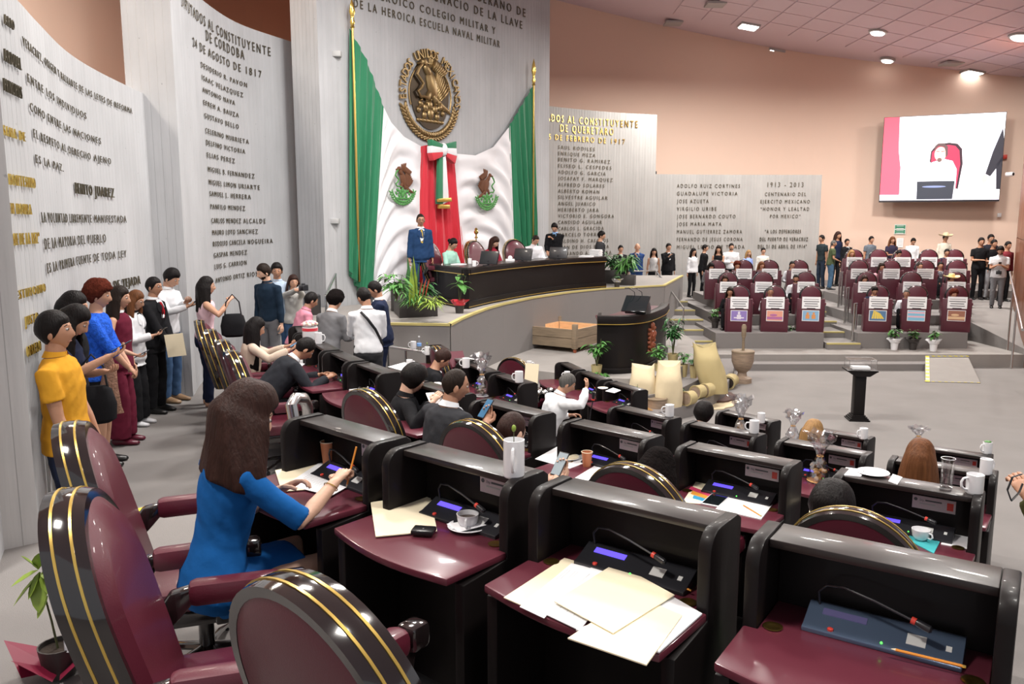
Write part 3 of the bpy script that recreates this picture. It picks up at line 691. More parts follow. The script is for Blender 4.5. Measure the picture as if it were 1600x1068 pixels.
# right hand ramp
rp = MB(); rq = [(12.0, 22.2, .97), (19, 22.2, .97), (19, 9, 0), (10.2, 12.5, 0), (12.0, 18.6, .42)]; n5 = 5
rp.add(rq+[(x, y, -.1) for x, y, z in rq], [(0, 1, 2, 3, 4), (9, 8, 7, 6, 5)]+[(i, (i+1) % 5, 5+(i+1) % 5, 5+i) for i in range(5)])
rp.box(12.0, 19, 22.18, 28.6, 0, .97)
struct(rp.obj('floor_ramp', M['carpet'], None, False))
MB().add([P(1446, 556, z=.305), P(1512, 556, z=.305), P(1532, 598, z=.01), P(1446, 596, z=.01)]+[Vector((p.x, p.y, -.02)) for p in (P(1446, 556, z=.305), P(1512, 556, z=.305), P(1532, 598, z=.01), P(1446, 596, z=.01))], [(0, 1, 2, 3), (4, 7, 6, 5), (0, 4, 5, 1), (1, 5, 6, 2), (2, 6, 7, 3), (3, 7, 4, 0)]).obj('ramp_panel', M['stage_carpet'], FLOOR, False)
hz = bpy.data.objects.new('trim_2', None); COL.objects.link(hz); struct(hz)
def tape3(a, b, n, w):
    y = MB(); k = MB(); d = (b-a)/n; s = Vector((-(b-a).y, (b-a).x, 0)).normalized()*w
    for i in range(n):
        p = a+d*i+Vector((0, 0, .006)); (y if i % 2 == 0 else k).add([p, p+d, p+d+s, p+s], [(0, 1, 2, 3)])
    y.obj('yellow_stripe', M['yellowtape'], hz, False); k.obj('grey_stripe', M['soap'], hz, False)
c4 = [P(1446, 556, z=.305), P(1512, 556, z=.305), P(1532, 598, z=.01), P(1446, 596, z=.01)]
tape3(c4[0], c4[1], 15, -.08); tape3(c4[3], c4[0], 15, -.08); tape3(c4[3], c4[2], 17, .08)
# ================================================================== FURNITURE PROTOTYPES
DT, HT = .762, 1.05          # desktop and hood heights
def make_desk():
    t = thing('legislator_desk', 'x', 'desk', group='deputies\' desks in the near curved rows')
    for s in (-1, 1):
        x0, x1 = (s*.305, s*.35) if s > 0 else (-.35, -.305)
        pr = [(-.27, 0), (.22, 0), (.22, HT-.02), (.19, HT), (.05, HT)]+[(.045-.075*math.sin(a*math.pi/12), HT-.075+.075*math.cos(a*math.pi/12)) for a in range(1, 7)]+[(-.03, DT), (-.27, DT-.02)]
        MB().prism(pr, lambda p: (x0, p[0], p[1]), lambda p: (x1, p[0], p[1])).obj('side_panel', M['black'], t, bevel=.006)
    MB().box(-.304, .304, .19, .215, .02, HT-.03).obj('back_board', M['black'], t, bevel=.003)
    MB().box(-.304, .304, .055, .214, HT-.035, HT-.008).obj('hood_lid', M['lid'], t, bevel=.004)
    n = 10; pl = [(.303, .188), (-.303, .188), (-.303, -.19)]
    pl = [(.303, .19), (-.303, .19), (-.303, -.03), (-.345, -.032)]+[(-.345+.68*i/n, -.29-.05*i/n-.045*math.sin(math.pi*i/n)) for i in range(n+1)]+[(.345, -.032), (.303, -.03)]
    MB().slab(pl, DT-.002, DT+.026).obj('desktop', M['desktop'], t, bevel=.006)
    MB().box(-.304, .304, .02, .19, .08, DT-.003).obj('modesty_box', M['black'], t)
    for s in (-1, 1):
        g = MB().lathe([(.018, 0), (.028, .001), (.030, .0035), (.025, .005), (.016, .002)], 16, (s*.265, -.0, DT+.026)); g.obj('grommet', M['brass'], t)
    # console: wedge with display, button, sticker, gooseneck
    c = MB().prism([(.03, 0), (.155, 0), (.155, .05), (.135, .055), (.05, .018), (.03, .014)], lambda p: (-.19, p[0], DT+.026+p[1]), lambda p: (.235, p[0], DT+.026+p[1])).obj('microphone_console', M['device'], t, bevel=.003)
    def onslope(x0, x1, f0, f1, h=.0015):
        y0, z0 = lerp(.05, .135, f0), lerp(.018, .055, f0); y1, z1 = lerp(.05, .135, f1), lerp(.018, .055, f1); b = DT+.026
        return MB().add([(x0, y0, b+z0+h), (x1, y0, b+z0+h), (x1, y1, b+z1+h), (x0, y1, b+z1+h), (x0, y0, b+z0), (x1, y0, b+z0), (x1, y1, b+z1), (x0, y1, b+z1)], [(0, 1, 2, 3), (0, 4, 5, 1), (1, 5, 6, 2), (2, 6, 7, 3), (3, 7, 4, 0)])
    onslope(-.145, -.02, .52, .78).obj('display', M['blue_lcd'], c, False)
    onslope(.09, .14, .2, .62).obj('label', M['sticker'], c, False)
    onslope(.19, .205, .3, .5).obj('label', M['sticker'], c, False)
    MB().lathe([(.009, 0), (.009, .006), (.006, .008)], 10, (-.11, .045, DT+.042)).obj('button', M['red'], c)
    MB().ball((.03, .045, DT+.045), .004, 8, 5).obj('indicator', M['greenled'], c)
    g = MB().tube([(-.16, .13, DT+.07), (-.165, .125, DT+.12), (-.14, .115, DT+.15), (-.09, .105, DT+.158), (0, .09, DT+.145), (.10, .07, DT+.125)], .0042, 8)
    g.obj('gooseneck', M['device'], c); MB().tube([(.10, .07, DT+.125), (.112, .068, DT+.1225)], .0105, 10).obj('ring', M['red'], c)
    MB().tube([(.112, .068, DT+.1225), (.118, .067, DT+.121), (.15, .06, DT+.114), (.155, .059, DT+.113)], [.009, .011, .011, .006], 10).obj('microphone', M['device'], c)
    p_ = MB().box(.02, .225, .184, .189, DT+.135, DT+.205).obj('name_plate', M['plate'], t, False, bevel=.001)
    X, Z = Vector((1, 0, 0)), Vector((0, 0, 1))
    flat_text(p_, 'Dip.', (.055, .1835, DT+.178), X, Z, .016, M['ink'], ext=.0004); MB().box(.082, .160, .1832, .184, DT+.180, DT+.188).obj('printed_name', M['ink'], p_, False)
    MB().box(.055, .130, .1832, .184, DT+.162, DT+.168).obj('printed_name', M['soap'], p_, False)
    MB().lathe([(.009, 0), (.009, .001)], 14, (0, 0, 0), M4=Matrix.Translation((.036, .1838, DT+.185)) @ Matrix.Rotation(math.pi/2, 4, 'X')).obj('crest', M['ink'], p_)
    MB().box(.185, .215, .1825, .184, DT+.150, DT+.190).obj('party_emblem', [M['red']], p_, False)
    return t
def make_chair():
    t = thing('executive_chair', 'x', 'chair', group='maroon high-backed chairs of the near rows')
    # back built in the XZ plane, leaning back; +Y is where the sitter looks
    lean = math.radians(15); zb = .36
    def out(k=1.0, n=26):
        w, top = .275*k, 1.19-.275*(1-k) if False else 1.19-.03*(1-k)*10
        pts = [(-.20*k, .38)]
        pts += [(-.245*k, .50), (-.27*k, .65), (-.28*k, .80)]
        pts += [(-.28*k*math.cos(a), .87+(top-.87)*math.sin(a)) for a in [math.pi*i/n for i in range(n+1)]]
        pts += [(.28*k, .80), (.27*k, .65), (.245*k, .50), (.20*k, .38)]
        return pts
    def tf(x, y, z): return Vector((x, y-.26-math.tan(lean)*(z-zb)+.05*((z-.75)/.45)**2*0, z))
    o1 = out(1.0)
    def band(name, m, y0, y1, d0, d1, par, bulge=0):
        vs = []; n = len(o1); prof = [(y0, d0), (y0, d1)]+[(lerp(y0, y1, k/4), d1+bulge*math.sin(math.pi*k/4)) for k in (1, 2, 3)]+[(y1, d1), (y1, d0)]; kk = len(prof)
        for i, (x, z) in enumerate(o1):
            a = Vector(o1[max(i-1, 0)]); b = Vector(o1[min(i+1, n-1)]); d = (b-a).normalized(); nx, nz = -d.y, d.x
            for (y, dd) in prof: vs.append(tf(x+nx*dd, y, z+nz*dd))
        fs = [(i*kk+j, i*kk+(j+1) % kk, (i+1)*kk+(j+1) % kk, (i+1)*kk+j) for i in range(n-1) for j in range(kk)]
        fs += [tuple(range(kk)), tuple((n-1)*kk+j for j in range(kk))]
        return MB().add(vs, fs).obj(name, m, par)
    fr = band('back_frame', M['gloss'], -.062, .062, -.012, .016, t, .010)
    for y in (-.030, .022): band('gold_inlay', M['goldline'], y, y+.008, .012, .0262, fr)
    for nm_, ys in (('back_cushion', (.058, .075)), ('rear_panel', (-.058, -.068))):
        inn = out(.975); mid = out(.82); b = MB(); n = len(inn)
        vs = [tf(x, ys[0]*.6, z) for x, z in inn]+[tf(x, ys[0], z) for x, z in inn]+[tf(x, ys[1]+(.02 if ys[0] > 0 else -.006), z) for x, z in mid]
        fs = [(i, (i+1) % n, n+(i+1) % n, n+i) for i in range(n)]+[(n+i, n+(i+1) % n, 2*n+(i+1) % n, 2*n+i) for i in range(n)]+[tuple(2*n+i for i in range(n)), tuple(range(n))[::-1]]
        b.add(vs, fs).obj(nm_, M['maroon'], t)
    # seat
    sp = [(-.25, -.24), (.25, -.24), (.27, .10)]+[(.27*math.cos(a), .18+.10*math.sin(a)) for a in [math.pi*i/10 for i in range(1, 10)]]+[(-.27, .10)]
    MB().slab(sp, .40, .50).obj('seat', M['maroon'], t, bevel=.03)
    MB().slab([(x*.92, y*.92) for x, y in sp], .33, .40).obj('seat_frame', M['gloss'], t, bevel=.01)
    for s in (-1, 1):
        x = s*.325
        a = MB().box(x-.045, x+.045, -.19, .15, .64, .735).obj('armrest', M['maroon'], t, bevel=.03)
        MB().box(x-.040, x+.040, .15, .235, .64, .728).obj('arm_cap', M['gloss'], a, bevel=.018)
        MB().prism([(-.17, .655), (-.17, .715), (-.25, .70), (-.32, .60), (-.30, .52), (-.22, .60)], lambda p: (x-.028, p[0], p[1]), lambda p: (x+.028, p[0], p[1])).obj('arm_bracket', M['gloss'], a, bevel=.01)
        MB().prism([(.04, .37), (.12, .37), (.19, .655), (.02, .655)], lambda p: (x-.022, p[0], p[1]), lambda p: (x+.022, p[0], p[1])).obj('arm_post', M['gloss'], a, bevel=.008)
    b = MB(); b.lathe([(.035, .08), (.035, .34)], 12); b.obj('gas_column', M['gloss'], t)
    for k in range(5):
        a = 2*math.pi*k/5+.3; d = Vector((math.cos(a), math.sin(a), 0))
        l = MB().tube([d*.03+Vector((0, 0, .11)), d*.17+Vector((0, 0, .09)), d*.29+Vector((0, 0, .06))], [(.025, .02), (.022, .018), (.016, .012)], 8).obj('base_leg', M['gloss'], t)
        MB().tube([d*.29+Vector((-.015*d.y, .015*d.x, .025)), d*.29+Vector((.015*d.y, -.015*d.x, .025))], .0245, 10).obj('castor', M['device'], l)
    return t
deskP = Proto(make_desk()); chairP = Proto(make_chair())
def put_desk(row, deg, label, z=None): return deskP.put(polar(RROW[row], deg, TIER[row]), prz(deg), label)
desks = [
 (1, 47.2, 'black desk with maroon top where the woman in the blue dress writes'),
 (1, 50.2, 'black desk with the coffee cup, black wallet and a tall white mug on its hood'),
 (1, 53.2, 'black desk in the foreground covered with manila folders, nobody seated'),
 (1, 56.25, 'nearest black desk, bottom right, with an empty maroon top and a lone pencil'),
 (2, 20.0, 'black desk at the far left end beside the steel rail, farthest of its row'),
 (2, 23.5, 'black desk carrying the pink and cream flower box on its hood'),
 (2, 26.9, 'black desk in front of the woman in the cream blouse'),
 (2, 30.4, 'black desk of the bent man in a dark suit, wrapped snacks on it'),
 (2, 33.9, 'black desk with a newspaper on a clear maroon top, green glint on its hood'),
 (2, 39.2, 'black desk in front of the woman with short black hair'),
 (2, 43.2, 'black desk in front of the balding man in the charcoal suit'),
 (2, 47.3, 'black desk with two plates, an orange cup and a mug'),
 (2, 51.3, 'black desk with a colour leaflet, a smartphone and a pencil on white sheets'),
 (2, 55.4, 'black desk with a white cup on a teal napkin, glass and mug on its hood'),
 (3, 18.2, 'black desk at the far end of the third row with a bottle on its hood'),
 (3, 22.6, 'black desk of the third row with a mug, next to the maroon folder'),
 (3, 26.9, 'black desk of the third row behind the wrapped gift basket'),
 (3, 31.1, 'black desk of the third row with a mug beside the upright manila folder'),
 (3, 41.9, 'black desk of the third row with a mug left of the black-haired head'),
 (3, 46.3, 'black desk of the third row behind the cellophane bag and mugs'),
 (3, 50.8, 'black desk of the third row with a tall cellophane gift on it'),
 (3, 55.2, 'black desk of the third row in front of the brown-haired woman'),
 (4, 17.0, 'black desk of the front row with a folded jacket behind it'),
 (4, 22.3, 'black desk of the front row piled with wrapped snacks'),
 (4, 27.6, 'black desk of the front row where the man in the white shirt leans'),
 (4, 40.8, 'black desk of the front row in front of the round black-haired head'),
 (4, 47.4, 'black desk of the front row with a mug, in front of the blond-haired woman'),
 (4, 54.2, 'black desk of the front row at its right end'),
]
for r, a, lb in desks[2:4]+desks[:2]+desks[4:]: deskP.put(polar(RROW[r], a, TIER[r]), prz(a), lb, hide=('name_plate',) if r == 1 and a > 52 else ())
for o in list(COL.objects):
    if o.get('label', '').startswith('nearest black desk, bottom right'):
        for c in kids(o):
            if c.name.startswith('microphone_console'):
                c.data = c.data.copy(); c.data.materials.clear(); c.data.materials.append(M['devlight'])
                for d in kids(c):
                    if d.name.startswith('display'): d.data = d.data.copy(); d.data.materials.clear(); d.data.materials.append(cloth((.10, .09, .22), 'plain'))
def put_chair(p, z, face, label): return chairP.put((p[0]+.47*math.cos(math.radians(face)), p[1]+.47*math.sin(math.radians(face)), z), math.radians(face-90), label)
chairs = [
 ((-1.84, 3.30), 1.31, 22, 'maroon high-backed chair in which the woman in the blue dress sits'),
 ((-1.37, 2.42), 1.31, 17, 'empty maroon chair at the lower left with both gold lines on its edge'),
 ((-.47, 1.72), 1.35, 52, 'maroon chair back at the bottom edge, seen from behind'),
 ((-3.85, 9.9), .95, 18, 'maroon chair of the left group, farthest from the camera'),
 ((-3.40, 9.06), .95, 22, 'maroon chair of the left group, second farthest'),
 ((-2.96, 8.2), .95, 25, 'maroon chair of the left group, behind the woman in the cream blouse'),
 ((-2.63, 7.5), .95, 28, 'maroon chair of the left group, nearest, behind the bent man in a suit'),
 ((-1.06, 5.72), .95, 47, 'empty maroon chair left of the short black-haired woman'),
 ((-.24, 4.8), .95, 50, 'maroon chair of the balding man holding a grey phone'),
 ((.60, 3.9), .95, 52, 'maroon chair of the person with curly dark hair'),
 ((1.44, 3.26), .95, 57, 'maroon chair behind the smooth black hair, second row right'),
 ((-.98, 10.4), .55, 20, 'dark maroon chair turned at the far third-row desk'),
 ((.02, 11.9), .15, 60, 'dark maroon chair with a jacket over its back in the front row'),
]
for p, z, f, lb in chairs: put_chair(p, z, f, lb)
# ------------------------------------------------------------------ presiding rostrum
def onz(u, v, z): return P(u, v, z=z)
RH = 2.53
base = [onz(671, 470, PZ), onz(729, 482.5, PZ), onz(774, 472, PZ), onz(832, 461.5, PZ), onz(890, 453.5, PZ), onz(945, 449, PZ)]
bx_ = [Vector((p.x, p.y)) for p in base]
front = catmull(bx_[1:], 6)
def offset(pl, d):
    out = []
    for i, p in enumerate(pl):
        a = pl[max(i-1, 0)]; b = pl[min(i+1, len(pl)-1)]; t = (b-a).normalized(); out.append(Vector((p.x+t.y*d, p.y-t.x*d)))
    return out
ros = thing('presiding_rostrum', 'long curved black rostrum with gold lines on the platform', 'rostrum', (0, 0, 0))
def band2(name, m, o0, o1, z0, z1, par, pl=None, bev=0):
    pl = pl or [bx_[0]]+front
    a = offset(pl, o0); b = offset(pl, o1); return MB().slab(a+b[::-1], z0, z1).obj(name, m, par, bevel=bev)
bl_ = [bx_[0], bx_[0].lerp(bx_[1], .5), bx_[1]]
for pl_ in (bl_, front):
    band2('front_panel', M['black'], -.06, 0, PZ, RH-.13, ros, pl_); band2('cornice', M['black'], -.10, .05, RH-.13, RH-.03, ros, pl_)
    band2('plinth', M['black'], 0, .05, PZ, PZ+.13, ros, pl_)
    band2('gold_inlay', M['goldline'], .05, .056, RH-.125, RH-.11, ros, pl_); band2('gold_inlay', M['goldline'], .05, .056, PZ+.03, PZ+.04, ros, pl_)
inner = [p for p in offset(front, -.62) if p.x > bx_[1].x+.02]
MB().slab([bx_[0]+Vector((-.03, -.04))]+offset(front, .03)+inner[::-1]+[bx_[0]+Vector((.15, .45))], RH-.03, RH).obj('worktop', M['lid'], ros)
# lectern
LB = [onz(932, 583, SZ), onz(975, 583, SZ), onz(1008, 577, SZ), onz(1033, 562, SZ), onz(1040, 550, SZ)]
lf = catmull([Vector((p.x, p.y)) for p in LB], 6); LH = SZ+1.05
lec = thing('speaker_lectern', 'black curved speaker lectern with a carved red crest on the stage', 'lectern', (0, 0, 0))
band2('front_panel', M['black'], -.06, 0, SZ, LH-.16, lec, lf); band2('cornice', M['black'], -.12, .05, LH-.16, LH, lec, lf, .012); band2('plinth', M['black'], 0, .05, SZ, SZ+.1, lec, lf, .01)
band2('gold_inlay', M['goldline'], .05, .056, LH-.155, LH-.143, lec, lf)
band2('inner_top', M['maroonpanel'], -.75, -.10, LH-.10, LH-.07, lec, lf)
le = offset(lf, -.03); MB().slab([le[0], le[0]+Vector((.1, .75)), le[0]+Vector((.16, .75)), le[0]+Vector((.06, 0))], SZ, LH-.03).obj('side_panel', M['black'], lec)
LP = Path([(p.x, p.y) for p in lf[::6]]); 
try:
    s_, z_ = LP.hit(1018, 527)
    rr = Relief(LP, s_, z_, .30, .05, .0); b = MB()
    rr.plate(b, [(-.34, .62), (-.55, .2), (-.5, -.3), (-.3, -.75), (0, -.98), (.3, -.75), (.5, -.3), (.55, .2), (.34, .62)], 0, .025)
    rr.dome(b, 0, .75, .22, .25, 0, 1.2); rr.dome(b, 0, .1, .34, .36, 0, 1.1, .01); rr.dome(b, 0, -.5, .26, .28, 0, 1.0, .01)
    for sd in (-1, 1):
        for i in range(6): rr.dome(b, sd*(.56+.03*(i % 2)), .55-.27*i, .14, .11, sd*30, .8)
    rr.cord(b, [(-.3, .1), (-.1, .35), (.12, .1), (.3, .3)], .05, .03); rr.cord(b, [(0, .4), (0, -.2)], .05, .03); rr.cord(b, [(-.18, -.45), (.0, -.6), (.18, -.45)], .05, .02)
    b.obj('carved_crest', M['redwood'], lec)
except Exception as e: print('crest', e)
# console standing on the lectern
cp_ = onz(998, 490, LH+.0)
co = thing('lectern_monitor', 'tilted black monitor and microphones standing on the lectern', 'monitor', (cp_.x, cp_.y+.12, LH), math.radians(-25))
MB().prism([(-.16, 0), (.18, 0), (.18, .1), (.05, .26), (-.16, .12)], lambda p: (-.20, p[0], p[1]), lambda p: (.20, p[0], p[1])).obj('housing', M['device'], co, bevel=.01)
MB().prism([(-.27, .06), (-.25, .04), (.08, .30), (.05, .32)], lambda p: (-.24, p[0], p[1]), lambda p: (.22, p[0], p[1])).obj('screen', M['darkglass'], co, bevel=.004)
for x in (-.08, .06): MB().tube([(x, .12, .15), (x-.02, .10, .38), (x-.1, 0, .46), (x-.16, -.05, .46)], .007, 8).obj('microphone', M['device'], co)
# ------------------------------------------------------------------ far seats
def make_fdesk():
    t = thing('maroon_desk', 'x', 'desk', group='maroon desks on the far tiers')
    w, h = .30, .82
    MB().box(-w, w, .16, .2, 0, h).obj('front_panel', M['maroonpanel'], t, bevel=.006)     # +Y looks at the camera
    for s in (-1, 1): MB().prism([(-.28, 0), (.2, 0), (.2, h), (.02, h), (-.06, h-.12), (-.28, h-.14)], lambda p: (s*w-.02, p[0], p[1]), lambda p: (s*w+.02, p[0], p[1])).obj('side_panel', M['maroonpanel'], t, bevel=.005)
    MB().box(-w, w, -.27, .16, h-.17, h-.14).obj('desktop', M['desktop'], t)
    b = MB().box(-.215, .215, .205, .215, h-.24, h+.05).obj('paper_sign', M['paper'], t, False)
    for i, L in enumerate((.34, .36, .30, .33, .2)):
        MB().box(-L/2, L/2, .2155, .217, h+.0-.055*i-.02, h-.055*i).obj('printed_line', M['ink'] if i else M['soap'], b, False)
    return t
fdP = Proto(make_fdesk())
def make_fchair():
    t = thing('maroon_chair', 'x', 'chair', group='maroon chairs on the far tiers')
    pts = [(-.22, .35), (-.27, .6), (-.28, .8)]+[(-.28*math.cos(math.pi*i/12), .82+.26*math.sin(math.pi*i/12)) for i in range(13)]+[(.28, .8), (.27, .6), (.22, .35)]
    MB().prism(pts, lambda p: (p[0], -.26, p[1]), lambda p: (p[0], -.17, p[1])).obj('back_frame', M['gloss'], t, bevel=.01)
    MB().prism([(x*.86, z*.97+.01) for x, z in pts], lambda p: (p[0], -.175, p[1]), lambda p: (p[0], -.13, p[1])).obj('back_cushion', M['maroon'], t, bevel=.015)
    MB().box(-.27, .27, -.2, .27, .36, .48).obj('seat', M['maroon'], t, bevel=.03)
    for s in (-1, 1): MB().box(s*.31-.03, s*.31+.03, -.15, .2, .6, .67).obj('armrest', M['maroon'], t, bevel=.015); MB().box(s*.31-.02, s*.31+.02, .08, .13, .3, .62).obj('arm_post', M['gloss'], t)
    MB().lathe([(.25, 0), (.25, .03), (.04, .06), (.04, .36)], 14).obj('pedestal', M['gloss'], t)
    return t
fcP = Proto(make_fchair())
FD = [  # u, tier, block
 (1154, 0, 'L'), (1210, 0, 'L'), (1266, 0, 'L'), (1191, 1, 'L'), (1257, 1, 'L'), (1136, 1, 'L'), (1118, 2, 'L'), (1160, 2, 'L'), (1200, 2, 'L'), (1246, 2, 'L'),
 (1371, 0, 'R'), (1431, 0, 'R'), (1494, 0, 'R'), (1352, 1, 'R'), (1422, 1, 'R'), (1491, 1, 'R'), (1339, 2, 'R'), (1389, 2, 'R'), (1442, 2, 'R'), (1492, 2, 'R'), (1331, 3, 'R'), (1369, 3, 'R'), (1406, 3, 'R'), (1447, 3, 'R'), (1487, 3, 'R')]
ordn = ['first', 'second', 'third', 'fourth', 'fifth']; cnt = {}
rown = ['front row', 'second row', 'third row', 'back row']
posters = {}
for u, k, bl in sorted(FD, key=lambda a: (a[2], a[1], a[0])):
    z, y0 = FB[k]; y = y0+.42; x = XU(u, y); key = (bl, k); cnt[key] = cnt.get(key, 0)+1
    f = math.degrees(math.atan2(-y+2, -x*.75+1)); blk = 'left' if bl == 'L' else 'right'
    if bl == 'L' and k == 0: blk = 'left'
    o = fdP.put((x, y, z), math.radians(f-90), '%s maroon desk from the left, %s of the %s far block' % (ordn[cnt[key]-1], rown[k], blk))
    if k == 0: posters[u] = o
    cy = y+.62; cx = x*(cy/y)+(0.02)
    fcP.put((cx, cy, z), math.radians(f-90), 'maroon chair behind the %s desk from the left, %s of the %s far block' % (ordn[cnt[key]-1], rown[k], blk))
cols = {1154: ((.28, .2, .5), (.75, .7, .8)), 1210: ((.75, .35, .25), (.45, .15, .35)), 1266: ((.25, .45, .65), (.7, .3, .1)), 1371: ((.1, .2, .35), (.8, .6, .1)), 1431: ((.25, .55, .75), (.85, .5, .6)), 1494: ((.35, .15, .10), (.75, .5, .3))}
pl_n = {1154: 'purple poster with a pale figure on the first front desk', 1210: 'orange and purple sunset poster on a front desk', 1266: 'poster of two seated people under a sky on a front desk', 1371: 'poster of hands in rainbow colours on a front desk', 1431: 'pale blue and pink striped poster on a front desk', 1494: 'brown poster of joined hands on the right front desk'}
for u, d in posters.items():
    a, b = cols[u]; mw = d.matrix_basis; R_ = Matrix.Translation(d.location) @ Matrix.Rotation(d.rotation_euler.z, 4, 'Z')
    t = thing('poster', pl_n[u], 'poster', d.location, d.rotation_euler.z, 'posters on the front desks of the far block')
    MB().box(-.20, .20, .2005, .207, .27, .54).obj('sheet', cloth((.8, .8, .82), 'plain'), t, False)
    MB().box(-.185, .185, .207, .209, .285, .525).obj('picture', cloth(a, 'plain'), t, False)
    s = MB()
    if u == 1431:
        s.box(-.185, .185, .209, .2095, .36, .40); s.box(-.185, .185, .209, .2095, .46, .50)
    elif u == 1371:
        for i in range(5): s.add([(-.15+.06*i, .2095, .33), (-.10+.06*i, .2095, .33), (-.02+.03*i, .2095, .45+.02*i), (-.05+.03*i, .2095, .47+.02*i)], [(0, 1, 2, 3)])
    elif u == 1266:
        for x in (-.07, .07): s.ball((x, .209, .46), (.028, .002, .032), 10, 6); s.box(x-.045, x+.045, .209, .21, .33, .43)
    elif u == 1154: s.ball((.0, .209, .47), (.03, .002, .04), 10, 6); s.box(-.05, .05, .209, .21, .32, .43); s.box(-.12, .12, .209, .2095, .34, .37)
    else: s.box(-.185, .185, .209, .2095, .315, .38); s.ball((.03, .209, .42), (.09, .002, .03), 12, 6)
    s.obj('picture_motif', cloth(b, 'plain'), t, False)
# ------------------------------------------------------------------ wall screen
sp0 = Vector((13.22, 29.45)); sp1 = Vector((16.62, 27.95)); SD = (sp1-sp0); SWd = SD.length; sd = SD.normalized(); sn = Vector((sd.y, -sd.x))
scr = thing('led_wall_screen', 'large lit video screen hanging on the pink far wall', 'screen', (0, 0, 0))
SB, ST = 4.14, 7.03
def sq(x, y, o): p = sp0+sd*x*SWd+sn*o; return Vector((p.x, p.y, SB+(ST-SB)*y))
def spl(name, col, poly, o, kind='screen', par=scr, o2=None):
    return MB().prism(poly, lambda p: sq(p[0], p[1], o2 if o2 is not None else o-.003), lambda p: sq(p[0], p[1], o)).obj(name, cloth(col, kind) if isinstance(col, tuple) else col, par, False)
spl('housing', M['device'], [(-.005, -.02), (1.005, -.02), (1.005, 1.005), (-.005, 1.005)], .0, o2=-.25)
pic = spl('lit_picture', (.93, .93, 1.0), [(0, 0), (1, 0), (1, 1), (0, 1)], .01)
def circ(cx, cy, rx, ry, n=20): return [(cx+rx*math.cos(2*math.pi*i/n), cy+ry*math.sin(2*math.pi*i/n)) for i in range(n)]
def pp(name, col, poly, lv): return spl(name, col, poly, .01+.004*lv, par=pic)
pp('red_cloth', (.95, .10, .16), [(0, 0), (.17, 0), (.165, .4), (.14, .6), (.13, 1), (0, 1)], 1)
pp('grey_fold', (.70, .72, .85), [(.75, .02), (.80, .02), (.99, .85), (.97, .87)], 1)
pp('grey_fold', (.78, .80, .9), [(.23, .02), (.26, .02), (.21, .99), (.19, .99)], 1)
pp('chair_rim', (.03, .01, .02), [(.66, .12), (.685, .42), (.67, .60), (.63, .66), (.56, .675), (.46, .66), (.415, .58), (.41, .46)], 1)
pp('chair_back', (.45, .03, .08), [(.645, .12), (.665, .42), (.65, .58), (.615, .635), (.56, .65), (.47, .64), (.425, .57), (.42, .46)], 2)
pp('white_shirt', (.88, .88, .96), [(.31, .03), (.64, .03), (.64, .36), (.60, .46), (.52, .49), (.43, .45), (.37, .40), (.33, .28)], 3)
pp('head', (.85, .55, .48), circ(.495, .545, .05, .085), 4)
pp('hair', (.10, .06, .06), [(.44, .57), (.445, .64), (.47, .67), (.52, .67), (.552, .63), (.555, .53), (.54, .50), (.535, .58), (.52, .63), (.475, .64), (.455, .61)], 5)
pp('beard', (.16, .09, .08), circ(.49, .475, .02, .025, 12), 5); pp('eyebrow', (.2, .1, .09), [(.46, .575), (.485, .57), (.485, .577), (.46, .582)], 5); pp('eyebrow', (.2, .1, .09), [(.50, .568), (.53, .575), (.53, .582), (.50, .577)], 5)
pp('table', (.80, .80, .95), [(.0, .0), (1, 0), (1, .05), (0, .07)], 5); pp('laptop', (.03, .035, .05), [(.32, .01), (.62, .01), (.63, .225), (.315, .225)], 6)
pp('laptop_glare', (.2, .25, .45), circ(.46, .16, .10, .012), 7)
pp('sleeve', (.02, .02, .03), [(.985, .82), (1, .7), (1, .45), (.915, .27), (.875, .30), (.92, .55)], 2); pp('hand', (.85, .45, .42), circ(.872, .24, .025, .05, 12), 3)
pp('trousers', (.02, .02, .03), [(.97, .12), (1, .12), (1, .5), (.955, .4)], 2)
